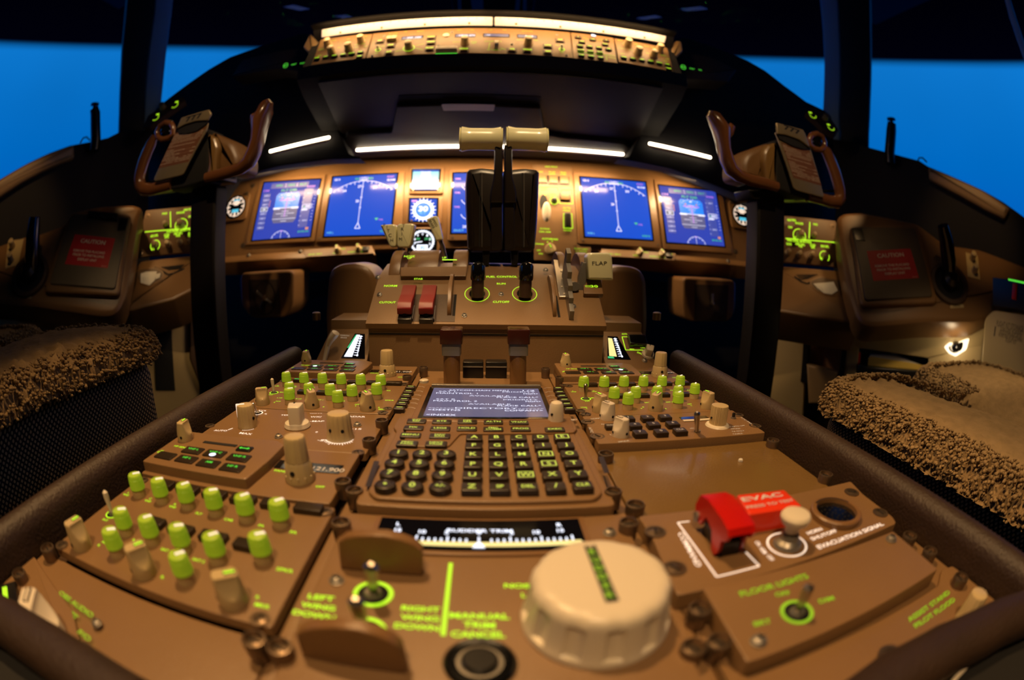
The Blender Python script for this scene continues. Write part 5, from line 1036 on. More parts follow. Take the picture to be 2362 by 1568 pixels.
b = MB(CREAMW); u, v = FC.p(1030, 114, .01); b.box(FC, u, v, .042, .012, 0, .016, .002); u2, v2 = FC.p(1030, 124, 0); b.box(FC, u2, v2, .042, .010, 0, .004, .001, BROWND); b.box(FC, u2, v2-.004, .043, .0015, .004, .0045, 0, GRNK); part('disengage_bar', b, t, label='pale disengage bar')
u, v = FC.p(1029, 82); b = MB(CREAMW); b.lathe(FC, u, v, [(.0065, 0), (.0065, .002), (.004, .003), (.0005, .0031)], 20); part('lamp_lens', b, t)
b = MB(GRND)
for x, y, s in ((936, 73, 'IAS'), (970, 72, 'MACH'), (1060, 69, 'HDG'), (1089, 69, 'TRK'), (1132, 69, 'V/S'), (1164, 69, 'FPA'), (1216, 72, 'ALTITUDE'), (1052, 97, 'AUTO'), (1093, 96, 'BANK'), (1093, 99.5, 'LIMIT'), (1127, 95.5, 'DOWN'), (1127, 115, 'UP'), (1199, 92, 'AUTO'), (1235, 93, '1000'), (907, 77, 'A/T ARM'), (904, 94, 'OFF'), (878, 107, 'F/D ON'), (868, 123, 'OFF'), (1291, 105, 'F/D ON'), (1296, 121, 'OFF')): b.ctext(FC, s, FC.p(x, y), .0034, .0004, GRND)
for a, c in (((930, 115), (912, 119)), ((958, 106), (978, 101)), ((957, 111), (975, 115)), ((1155, 111), (1166, 115)), ((1130, 99), (1127, 113))): b.line(FC, FC.p(*a), FC.p(*c), .0011, .0004)
ring(b, 943, 111, .0105, .0118); u, v = FC.p(1145, 105); b.pline(FC, [(u-.009, v+.013), (u-.009, v+.016), (u+.009, v+.016), (u+.009, v+.013)], .0009, .0004); b.pline(FC, [(u-.009, v-.013), (u-.009, v-.016), (u+.009, v-.016), (u+.009, v-.013)], .0009, .0004)
part('lettering', b, t); fast(t, FC, [(886, 82), (858, 128), (1042, 73), (1011, 104), (1181, 101), (1285, 79), (1307, 126)], 'screw', s=.9)
t, Q = module('display select panel on the glareshield with rows of small green-lit buttons', [(1323, 138), (1425, 152), (1415, 87), (1317, 74)], name='display_select_unit')
for x, y, s in ((1334, 84.5, 'L'), (1367.5, 90, 'CTR'), (1399, 92, 'R'), (1342.5, 95, 'ENG'), (1396, 101, 'STAT'), (1338, 104, 'ELEC'), (1360, 106, 'HYD'), (1382, 108.5, 'FUEL'), (1404, 112, 'AIR'), (1340, 114.5, 'DOOR'), (1362, 117, 'GEAR'), (1384, 119.5, 'FCTL'), (1341, 126, 'CAM'), (1364, 128.5, 'CHKL'), (1386, 131.5, 'NAV')): btn(t, x, y, s, .0135, .0075, GRN, BROWND if y < 122 else BLACKP)
b = MB(GRND); b.line(FC, FC.p(1331, 120), FC.p(1420, 129.5), .0011, .0004); b.line(FC, FC.p(1398, 128), FC.p(1400, 139), .0011, .0004); PT(b, FC, 'CANC/RCL', 1403, 131.5, 1421, 135, .003, GRND); b.line(FC, FC.p(1344, 86.5), FC.p(1359, 91), .001, .0004); b.line(FC, FC.p(1377, 93), FC.p(1391, 92), .001, .0004)
b.pline(FC, rect(*FC.p(1367.5, 85), .008, .004), .004, .0045, SCHOT); part('lettering', b, t)
# tan end cheeks and the outboard switch boxes
for sg, ch, bx, tl in ((-1, [(698, 109), (720, 129), (734, 98), (715, 76)], [(533, 178), (640, 158), (700, 167), (716, 152), (716, 130), (700, 110), (640, 116), (560, 135)], [(659, 151), (678, 148.5), (698, 146)]), (1, [(1549, 140), (1576, 118), (1572, 95), (1560, 92), (1548, 120)], [(1556, 165), (1560, 180), (1680, 190), (1700, 160), (1640, 130), (1580, 118), (1556, 140)], [(1576, 155), (1596, 158.5), (1615, 161.5)])):
    nm = 'left' if sg < 0 else 'right'; f = FY(.80)
    b = MB(TAN); b.plate(f, rnd(f.pl(ch), .004, 3), -.03, 0, .004); solo('end_cheek', b, 'tan padded cheek at the %s end of the mode control panel' % nm, 'trim piece', group='tan cheeks of the glareshield')
    t = thing('outboard_switch_box', 'black box with tiny green lettering %s of the mode control panel' % nm, 'switch box', f.w(*f.p(*bx[0])), 'outboard switch boxes')
    f = FY(.84); b = MB(HOODB); b.plate(f, rnd(f.pl(bx), .004, 3), -.07, 0, .004); part('body', b, t)
    b = MB(GRNK); u, v = f.p(*tl[0]); b.ann(f, u, v, .0055, .0065, .0006, GRNK); b.ctext(f, 'MAP', (u, v), .0035, .0006, GRNK); b.ctext(f, 'CAUT', f.p(*tl[1]), .0035, .0006, GRNK); b.ctext(f, 'T/CPT' if sg < 0 else 'F/O', f.p(*tl[2]), .0035, .0006, GRNK); part('lettering', b, t)
fast_t = thing('hood_screws', 'tiny screws along the dark band below the mode control panel', 'screw', (0, .8, .5)) if 0 else None
# ================================================================ control columns and yokes
LINES = [(.985, 'Captain:', 0, .16), (.94, 'PARKING BRAKE ........................... SET', 0, 1), (.895, 'FUEL CONTROL SWITCHES ............. CUTOFF', 0, 1), (.85, 'PASSENGER EVACUATION ........... INITIATE', 0, 1), (.80, 'Announce "This is an Emergency, Evacuate,', .04, .98), (.755, 'Evacuate" over the PA and activate Evac', .0, .92), (.71, 'Alarm.', 0, .14), (.66, 'Notify ATC/ground crew of evacuation.', .0, .9),
         (.57, 'First Officer:', 0, .26), (.52, 'OUTFLOW VALVE SWITCHES ................... MAN', 0, 1), (.475, 'OUTFLOW VALVE', 0, .32), (.43, '(MANUAL SWITCHES) ........................ OPEN', 0, 1), (.375, 'If fire hazard exists:', 0, .42), (.325, 'ENGINE FIRE SWITCHES ........... PULL, THEN', .0, 1), (.275, 'ROTATE IN OPPOSITE DIRECTIONS', .18, 1), (.225, 'APU FIRE SWITCH ...... PULL, THEN ROTATE', 0, 1)]
def yoke(nm, fy, base, grips, bars, loop, hub, cone, clip, board, bq, open_, col, tx):
    t = thing('control_column', 'brown control wheel on a black column in front of the %s seat, text card clipped on' % nm, 'control column', base, 'control columns with yokes')
    f = FY(fy)
    def w(p, d=0): return f.w(*f.p(p[0], p[1], d), d)
    b = MB(YOKE); b.tube([w(p[:2], p[3] if len(p) > 3 else 0) for p in grips], [(p[2][1], p[2][0]*.92) if isinstance(p[2], tuple) else p[2] for p in grips], YOKE, 20); wheel = part('wheel', b, t)
    for br in bars:
        b = MB(YOKE); b.tube([w(p[:2], p[3] if len(p) > 3 else 0) for p in br], [p[2] for p in br], YOKE, 20); part('wheel_rim', b, t)
    if loop:
        b = MB(YOKE); b.tube([w(p, .004) for p in loop+loop[:1]], .0062, YOKE, 12); part('trim_switch_loop', b, t)
        b = MB(BLACKG); c = w((sum(p[0] for p in loop)/len(loop), sum(p[1] for p in loop)/len(loop)), 0); b.lathe(Fr(c, (0, -1, 0), U=(1, 0, 0)), 0, 0, [(.016, -.012), (.014, .004), (.006, .006), (.005, .012), (.001, .013)], 20); part('trim_switch', b, t)
    b = MB(BROWN2); b.plate(f, rnd(f.pl(cone), .010, 4), -.09, -.01, .012, BROWN2); part('hub_cone', b, t)
    b = MB(YOKE); b.plate(f, rnd(f.pl(hub), .005, 3), -.03, .006, .007, mat('bronze_hub_plastic', (.22, .12, .035), .3, coat=.4)); part('hub', b, t)
    b = MB(BLACKM); b.plate(f, f.pl(open_), -.06, .004, .004); part('hub_body', b, t)
    b = MB(CLIPM); b.plate(f.sub(0, 0, .016), rnd(f.pl(board, .019), .003, 3), 0, .003, .001); cb = part('clipboard', b, t, label='bronze metal clipboard with a printed brown card')
    Q = Qd(f, *bq, h=.0192); b = MB(mat('brown_checklist_card', (.16, .062, .02), .5)); Q.rect(b, -.02, .14, 1.02, 1.04, .0, None)
    wht = mat('card_white_print', (.85, .72, .55), .6)
    for y, s, a0, a1 in LINES: Q.text(b, s, a0, a1, y, .020, .0004, wht, .0)
    part('checklist_card', b, cb)
    b = MB(BLACKM); b.plate(f, f.pl(clip[1], .0195), .019, .022, 0); part('clip_gap', b, cb)
    b = MB(CLIPM); b.plate(f, rnd(f.pl(clip[0], .026), .002, 2), .022, .026, .0015); u, v = f.p(*tx[0], .026); PT(b, f, '777', *tx[0], *tx[1], 9*mm, INK, h=.0264, bold=.03); part('clip', b, cb)
    b = MB(BLACKP); f2 = FY(fy+.03); q = f2.pl(col); zlow = -.58; q = [q[0], q[1], (q[1][0], zlow), (q[0][0], zlow)]
    b.plate(f2, rnd(q, [.01, .01, 0, 0], 3), -.040, 0, .008, mat('black_column_paint', (.006, .004, .003), .5, spec=.25)); part('column', b, t)
    b = MB(BLACKP); b.plate(f2, rnd(f2.pl([(col[0][0]-125 if nm == 'left' else col[0][0]-20, col[0][1]-12), (col[0][0]-122 if nm == 'left' else col[0][0]-10, col[0][1]+15), (col[1][0]+ (10 if nm == 'left' else 120), col[1][1]+(-8 if nm == 'left' else 18)), (col[1][0]+(12 if nm == 'left' else 125), col[1][1]-(30 if nm == 'left' else 8))]), .006, 3), -.06, .0, .006); part('column_head', b, t)
R_ = .0145
yoke('left', .60, (-.47, .66, -.58),
     [(612, 233, .0085, .004), (614, 240, .0135, .003), (611, 258, (.0150, .022)), (600, 280, (.0185, .024)), (597, 305, (.0145, .021)), (594, 325, (.0130, .020)), (586, 350, (.0135, .020)), (574, 373, (.0140, .018)), (555, 388, (.0125, .015)), (530, 396, .0115), (500, 404, .0110), (476, 410, .0100)],
     [[(592, 262, .004, .005), (588, 265, .009, .005), (590, 275, .012, .003), (596, 290, .013, .0)], [(358, 312, .0085, 0), (350, 330, .0125), (340, 350, .0135), (332, 370, .0140), (325, 392, .0140), (321, 412, .0140), (323, 428, .0138), (332, 436, .0132), (350, 437, .0125), (375, 431, .0120), (398, 425, .0120)]],
     [(395, 285), (400, 295), (399, 310), (390, 318), (375, 322), (364, 316), (362, 304), (369, 290), (382, 282)],
     [(483, 308), (498, 316), (506, 340), (503, 370), (500, 402), (478, 408), (483, 380)],
     [(478, 300), (500, 308), (530, 325), (543, 355), (544, 372), (539, 392), (498, 400)],
     ([(418, 271), (481, 252), (487, 262), (479, 277), (450, 279), (425, 287), (406, 297)], [(408, 297), (426, 287), (450, 280), (480, 277), (477, 287), (455, 302), (435, 308), (415, 309)]),
     [(406, 306), (481, 281), (476, 301), (424, 400), (418, 404), (357, 418), (354, 413)], [(361, 401), (427, 386), (474, 294), (404, 310)],
     [(478, 296), (486, 320), (482, 398), (472, 418), (430, 432), (385, 440), (383, 424), (400, 410), (455, 330)],
     [(440, 432), (500, 424)], ((428, 276), (466, 265)))
yoke('right', .60, (.50, .66, -.58),
     [(1645, 257, .0085, .004), (1645, 264, .0135, .003), (1652, 280, (.0150, .022)), (1664, 300, (.0185, .024)), (1667, 325, (.0145, .021)), (1670, 345, (.0130, .020)), (1676, 368, (.0135, .020)), (1686, 390, (.0140, .018)), (1704, 405, (.0125, .015)), (1730, 415, .0115), (1765, 423, .0110), (1792, 431, .0100)],
     [[(1682, 286, .004, .005), (1686, 290, .009, .005), (1680, 300, .012, .003), (1668, 312, .013, .0)], [(1893, 335, .0085, 0), (1906, 350, .0125), (1916, 372, .0135), (1925, 395, .0140), (1932, 418, .0140), (1937, 438, .0140), (1938, 456, .0138), (1930, 466, .0132), (1912, 464, .0125), (1890, 457, .0120), (1862, 450, .0120)]],
     [(1872, 312), (1866, 322), (1868, 334), (1878, 343), (1892, 346), (1901, 340), (1902, 328), (1896, 314), (1884, 308)],
     [(1789, 328), (1770, 333), (1760, 350), (1758, 372), (1762, 395), (1764, 420), (1790, 425), (1788, 390)],
     [(1788, 326), (1762, 332), (1735, 345), (1722, 362), (1719, 385), (1722, 408), (1764, 420)],
     ([(1791, 282), (1853, 299), (1859, 310), (1868, 340), (1845, 322), (1815, 311), (1793, 308)], [(1793, 308), (1815, 312), (1845, 323), (1867, 338), (1869, 343), (1850, 344), (1825, 336), (1796, 320)]),
     [(1788, 304), (1870, 343), (1901, 452), (1898, 455), (1840, 439), (1831, 434)], [(1836, 423), (1898, 441), (1867, 350), (1804, 332)],
     [(1790, 322), (1785, 345), (1788, 420), (1797, 438), (1840, 455), (1862, 460), (1880, 450), (1840, 430), (1815, 360)],
     [(1747, 447), (1812, 446)], ((1808, 292), (1846, 306)))
# ================================================================ side consoles, placards, tillers
NE = (.5111, -.6389, .5750)
def side(sg):
    nm = 'left' if sg < 0 else 'right'
    f = Fr((sg*.80, .55, .19), (NE[0]*(-sg), NE[1], NE[2]))
    L = sg < 0
    # console moulding
    con = ([(-90, 590), (0, 562), (60, 541), (92, 536), (146, 516), (166, 487), (230, 472), (310, 468), (332, 478), (322, 500), (306, 600), (292, 680), (278, 712), (262, 726), (235, 729), (80, 706), (-20, 700), (-100, 690)] if L else
           [(1928, 500), (1935, 560), (1950, 640), (1962, 690), (1974, 730), (1990, 748), (2015, 752), (2140, 742), (2250, 742), (2330, 720), (2420, 700), (2430, 640), (2330, 598), (2262, 572), (2180, 560), (2116, 512), (2040, 496), (1985, 486), (1945, 488)])
    t = thing('side_console', '%s side console with %s red caution placard cover, moulded brown plastic' % (nm, 'brightly lit rim and' if L else 'shadowed rim and'), 'side console', f.w(*f.p(*con[14 if L else 4]), -.05), 'side consoles')
    b = MB(BROWN2); b.plate(f, rnd(f.pl(con, -.010), .012, 4), -.075, -.010, .014); part('console_moulding', b, t)
    rim = [(165, 491), (304, 496), (276, 684), (102, 675)] if L else [(1958, 524), (2114, 520), (2163, 700), (1984, 708)]
    b = MB(BROWN2); b.plate(f, rnd(f.pl(rim), .014, 4), -.0098, .004, .006); part('display_rim', b, t)
    cov = [(168, 494), (300, 501), (266, 667), (114, 655)] if L else [(1963, 524), (2110, 527), (2151, 684), (1995, 693)]
    b = MB(mat('olive_dark_cover', (.085, .062, .034), .42, bump=.5, bscale=600)); b.plate(f, rnd(f.pl(cov, .006), .008, 4), .0042, .008, .002); cp = part('cover_plate', b, t)
    pl = [(149, 609), (248, 618), (266, 550), (173, 540)] if L else [(2015, 648), (2120, 641), (2100, 573), (1999, 579)]
    Q = Qd(f, *pl, h=.0083); b = MB(REDP); Q.rect(b, 0, 0, 1, 1, 0, REDP); A = f.sub(0, 0, .0081)
    for s, y, a0, a1, H in (('CAUTION', .81, .20, .80, .13), ('REMOVE THIS PLACARD', .47, .10, .86, .075), ('PRIOR TO INSTALLING', .34, .12, .86, .075), ('DISPLAY UNIT', .20, .27, .72, .075), ('BAC27', .045, .86, .97, .02)): Q.text(b, s, a0, a1, y, H, .0003, TXTW, .02)
    part('placard', b, cp, label='red caution placard')
    b = MB(BLACKP); sq = [(271, 532), (289, 531), (296, 504), (277, 504)] if L else [(1974, 554), (1996, 556), (1988, 528), (1966, 528)]; b.plate(f, f.pl(sq, .008), .0082, .0095, .0004); part('black_tab', b, cp)
    if L: b = MB(BLACKP); b.plate(f, rnd(f.pl([(202, 500), (270, 508), (272, 494), (204, 487)], .012), .002, 2), .0082, .016, .002); b.tube([f.w(*f.p(232, 497, .016), .016), f.w(*f.p(244, 503, .016), .016)], .0015, STEEL); part('cover_latch', b, cp)
    b = MB(WALLB); q = [(42, 686), (72, 688), (73, 680), (43, 678)] if L else [(2192, 711), (2224, 709), (2222, 702), (2192, 704)]; b.plate(f, rnd(f.pl(q, -.009), .002, 2), -.0102, -.0088); Q = Qd(f, *q, h=-.0086); Q.text(b, 'TILLER', .22, .78, .5, .4, 0, INK, .01); part('tiller_label', b, t)
    # tiller
    c = (69, 636) if L else (2190, 655); u, v = f.p(*c, -.01); ft = f.sub(u, v, -.0098); tt = thing('steering_tiller', 'black hand tiller standing in a round well in the %s side console' % nm, 'tiller', ft.w(0, 0), 'steering tillers')
    b = MB(BROWND); b.lathe(ft, 0, 0, [(.052, .0002), (.050, .007), (.042, .008), (.038, .002)], 40, cap=False); b.flat(ft, circ(0, 0, .040, 30), .0006, BLACKM); part('well', b, tt)
    tp = [(74, 628), (74, 590), (76, 540), (80, 500)] if L else [(2190, 642), (2188, 600), (2182, 550), (2175, 520)]
    f3 = Fr(ft.w(0, 0), (0, -1, 0), U=(1, 0, 0)); b = MB(BLACKG); b.tube([f3.w(*f3.p(x, y), 0) for x, y in tp], [.016, .020, .018, .014], BLACKG, 18); b.lathe(ft, 0, 0, [(.022, 0), (.020, .02), (.012, .03), (.002, .031)], 24, BLACKP); part('handle', b, tt)
    # knob plate
    kp = [(12, 620), (42, 612), (55, 551), (19, 556)] if L else [(2232, 638), (2261, 646), (2255, 590), (2227, 582)]
    kt = thing('knob_plate', 'small beige plate with two round knobs at the outboard side of the %s console' % nm, 'switch plate', f.w(*f.p(*kp[0])), 'beige knob plates')
    b = MB(WALLB); b.plate(f, f.pl(kp, -.009), -.0099, -.008, .0005); part('plate', b, kt)
    for x, y in (((29, 568), (26, 600)) if L else ((2242, 596), (2247, 625))): u, v = f.p(x, y, -.008); part('knob', cached('sknob', lambda: m_fluted(8*mm, 20*mm, 10, 1.1, mt=BEIGE, hole=False)), kt, f.mat(u, v, -.008))
    # brightness panel
    fb = Fr((sg*.70, .75, .20), (-sg*.42, -1, .38)); q = [(312, 594), (460, 580), (460, 474), (336, 485)] if L else [(1790, 603), (1950, 618), (1928, 509), (1792, 496)]
    t2 = thing('brightness_panel', 'panel brightness controls with green lettering %s of the %s control column' % (nm, nm), 'control panel', fb.w(*fb.p(*q[0])), 'panel brightness controls'); b = MB(BROWN)
    b.plate(fb, rnd(fb.pl(q), .004, 2), -.006, 0, .0015); part('face_plate', b, t2)
    for x, y, s in (((382, 518, .9), (418, 519, 1.35), (358, 566, 1.1), (387, 563, .95), (415, 560, .95), (440, 558, .95)) if L else ((1844, 543, 1.35), (1877, 544, .9), (1817, 582, .95), (1843, 587, .95), (1872, 589, .95), (1902, 591, 1.1))): u, v = fb.p(x, y); part('knob', cached('bknob', lambda: m_fluted(6.6*mm, 15*mm, 10, 1.15, hole=False)), t2, fb.mat(u, v) @ Matrix.Scale(s, 4))
    b = MB(GRN)
    if L: T = [('FWD', (374, 493), (386, 492)), ('HEATERS', (424, 484), (446, 482)), ('SHOULDER', (407, 491), (426, 489)), ('FWD PANEL BRIGHTNESS', (384, 535), (446, 528)), ('SIDE DSPL', (347, 545), (365, 542)), ('OUTBD', (378, 542), (391, 541)), ('DSPL', (380, 547), (390, 546)), ('INBD DSPL/', (401, 539), (421, 537)), ('WXR', (405, 544), (416, 543)), ('PANEL', (434, 538), (446, 537)), ('FLOOD', (434, 543), (446, 542)), ('OFF', (349, 575), (357, 574)), ('OFF', (406, 524), (414, 523)), ('HIGH', (420, 523), (431, 522)), ('OFF', (434, 500), (441, 499))]
    else: T = [('HEATERS', (1816, 507), (1836, 508)), ('SHOULDER', (1834, 514), (1853, 516)), ('FWD', (1876, 517), (1886, 518)), ('FWD PANEL BRIGHTNESS', (1816, 554), (1872, 559)), ('SIDE DSPL', (1893, 567), (1912, 569)), ('OUTBD', (1868, 565), (1881, 566)), ('DSPL', (1871, 570), (1880, 571)), ('INBD DSPL/', (1835, 562), (1857, 565)), ('WXR', (1842, 567), (1851, 569)), ('FLOOD', (1814, 562), (1826, 563)), ('OFF', (1891, 595), (1899, 596)), ('OFF', (1829, 547), (1837, 548)), ('HIGH', (1845, 547), (1855, 548)), ('OFF', (1818, 523), (1828, 525))]
    for s, a, c in T: PT(b, fb, s, *a, *c, .0052, GRN, h=.0004, bold=.03)
    for a, c in ((((393, 488), (394, 525)), ((334, 535), (446, 526))) if L else (((1868, 512), (1866, 550)), ((1812, 550), (1925, 559)))): b.line(fb, fb.p(*a), fb.p(*c), .0026, .0004)
    for x, y, r in (((418, 519, .017), (358, 566, .0135)) if L else ((1844, 543, .017), (1902, 591, .0135))): u, v = fb.p(x, y); b.ann(fb, u, v, r-.0022, r, .0004, a0=-.9, a1=pi+.9)
    part('lettering', b, t2); fast(t2, fb, [(341, 497), (325, 584)] if L else [(1921, 521), (1934, 608)], 'flat', s=1.5)
    # shelf wedge with cup recess
    fw = Fr((sg*.70, .66, .10), (-sg*.30, -.62, .72)); q = [(262, 727), (292, 700), (306, 622), (325, 600), (470, 585), (470, 655), (400, 690)] if L else [(1780, 610), (1952, 624), (1956, 660), (1968, 715), (1990, 749), (1900, 735), (1780, 715)]
    b = MB(BROWN2)
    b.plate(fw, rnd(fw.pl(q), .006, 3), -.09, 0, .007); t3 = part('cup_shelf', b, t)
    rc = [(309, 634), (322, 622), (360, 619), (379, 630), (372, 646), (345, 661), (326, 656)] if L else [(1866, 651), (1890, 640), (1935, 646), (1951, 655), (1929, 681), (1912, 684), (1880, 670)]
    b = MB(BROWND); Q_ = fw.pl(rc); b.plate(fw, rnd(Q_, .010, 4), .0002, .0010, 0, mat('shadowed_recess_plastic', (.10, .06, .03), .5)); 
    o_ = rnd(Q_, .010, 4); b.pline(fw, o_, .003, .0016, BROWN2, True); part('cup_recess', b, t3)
    b = MB(BLACKM); gp = fw.pl([(356, 617), (372, 624), (388, 634), (402, 630), (425, 620)] if L else [(1832, 638), (1848, 650), (1862, 655), (1876, 648), (1898, 640)]); b.pline(fw, gp, .0045, .0008, HOLE)
    for k in range(5):
        a, c = (((372+4*k, 617+1.6*k), (425-2*k, 611+2*k)) if L else ((1836+2*k, 634+3*k), (1886-5*k, 634+2*k))); b.line(fw, fw.p(*a), fw.p(*c), .0018, .0008, HOLE)
    part('vent_slots', b, t3)
    pp = [[(325, 633), (338, 629), (362, 628), (358, 648), (345, 660), (325, 654)], [(360, 635), (371, 633), (369, 643), (360, 647)]] if L else [[(1876, 656), (1922, 652), (1932, 672), (1918, 681), (1900, 678), (1885, 666)]]
    for i, p in enumerate(pp):
        b = MB(PAPER); b.plate(fw, fw.pl(p), .002+.0012*i, .003+.0012*i); 
        for k in range(3): a = Vector(fw.p(p[0][0]+6+5*k, p[0][1]+8)); b.line(fw, a, a+Vector((.004, -.012)), .0006, .0032+.0012*i, mat('grey_print', (.25, .23, .2), .6))
        solo('paper_slip', b, ('large crumpled paper slip in the left cup recess', 'small paper slip tucked behind the larger one in the left cup recess')[i] if L else 'crumpled paper slip in the right cup recess', 'paper slip')
side(-1); side(1)

# ================================================================ rudder pedal adjusters under the panel
FR_ = FY(.90)
for L, o, i_ in ((True, [(556, 707), (553, 640), (559, 629), (678, 623), (677, 706), (658, 733), (580, 734)], [(578, 730), (648, 729), (643, 644), (573, 645)]), (False, [(1580, 735), (1575, 700), (1576, 646), (1582, 640), (1698, 646), (1697, 715), (1685, 741), (1595, 742)], [(1601, 738), (1675, 742), (1680, 658), (1603, 656)])):
    nm = 'left' if L else 'right'; t = thing('pedal_adjuster_box', 'rounded brown pedal adjuster box with a %s in the dark %s footwell' % ('three-spoked crank' if L else 'single pull pin', nm), 'adjuster box', FR_.w(*FR_.p(*o[0])), 'pedal adjuster boxes')
    b = MB(BROWN2); b.plate(FR_, rnd(FR_.pl(o), .015, 4), -.10, 0, .006); part('housing', b, t)
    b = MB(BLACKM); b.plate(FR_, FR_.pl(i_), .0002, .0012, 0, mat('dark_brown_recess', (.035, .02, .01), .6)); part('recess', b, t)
    c = FR_.p(611, 687) if L else FR_.p(1641, 688); b = MB(BROWND)
    if L:
        b.ann(FR_, c[0], c[1], .028, .031, .0015, BLACKP, n=36, sq=1.35); F_ = FR_.sub(*c)
        for a in (145, -28, -115): a = rad(a); b.tube([F_.w(.006*cos(a), .006*sin(a), .004), F_.w(.024*cos(a), .028*sin(a), .006)], .0035, GREYM if a > -1.6 else BLACKP, 10)
        b.lathe(F_, 0, 0, [(.008, 0), (.007, .006), (.001, .007)], 16)
    else: F_ = FR_.sub(*c); b.tube([F_.w(0, .012, .004), F_.w(0, -.010, .006)], [.0035, .003], GREYM, 12); b.lathe(F_.sub(0, -.012, .004), 0, 0, [(.005, 0), (.004, .006), (.0005, .007)], 14, STEEL)
    part('crank' if L else 'pull_pin', b, t)
    b = MB(BLACKM); q0 = FR_.p(611 if L else 1641, 690); b.box(FR_, q0[0], q0[1], .05, .05, -.438, -.101, 0); part('wall_mount_bracket', b, t)

# ================================================================ seats
def fabric():
    m = bpy.data.materials.new('dotted_mesh_fabric'); m.use_nodes = True; nt = m.node_tree; bs = nt.nodes['Principled BSDF']; bs.inputs['Roughness'].default_value = .8
    tc = nt.nodes.new('ShaderNodeTexCoord'); sp = nt.nodes.new('ShaderNodeSeparateXYZ'); nt.links.new(tc.outputs['Object'], sp.inputs[0])
    def M(op, a, b=None):
        n = nt.nodes.new('ShaderNodeMath'); n.operation = op
        for i, x in enumerate((a, b)):
            if x is None: continue
            if isinstance(x, (int, float)): n.inputs[i].default_value = x
            else: nt.links.new(x, n.inputs[i])
        return n.outputs[0]
    a = M('ADD', sp.outputs['X'], sp.outputs['Y']); z = sp.outputs['Z']; k = 2*pi/.0055
    s1 = M('SINE', M('MULTIPLY', M('ADD', a, z), k)); s2 = M('SINE', M('MULTIPLY', M('SUBTRACT', a, z), k)); p = M('MULTIPLY', M('ADD', s1, 1), M('ADD', s2, 1))
    r = nt.nodes.new('ShaderNodeValToRGB'); r.color_ramp.elements[0].position = .25; r.color_ramp.elements[0].color = (.010, .006, .004, 1); r.color_ramp.elements[1].position = .6; r.color_ramp.elements[1].color = (.50, .34, .17, 1)
    nt.links.new(M('MULTIPLY', p, .33), r.inputs[0]); nt.links.new(r.outputs[0], bs.inputs['Base Color']); return m
MESHF = fabric()
FLEECE = mat('brown_sheepskin', (.26, .175, .085), .95, bump=1.0, bscale=260, var=.35, vscale=70, spec=.1)
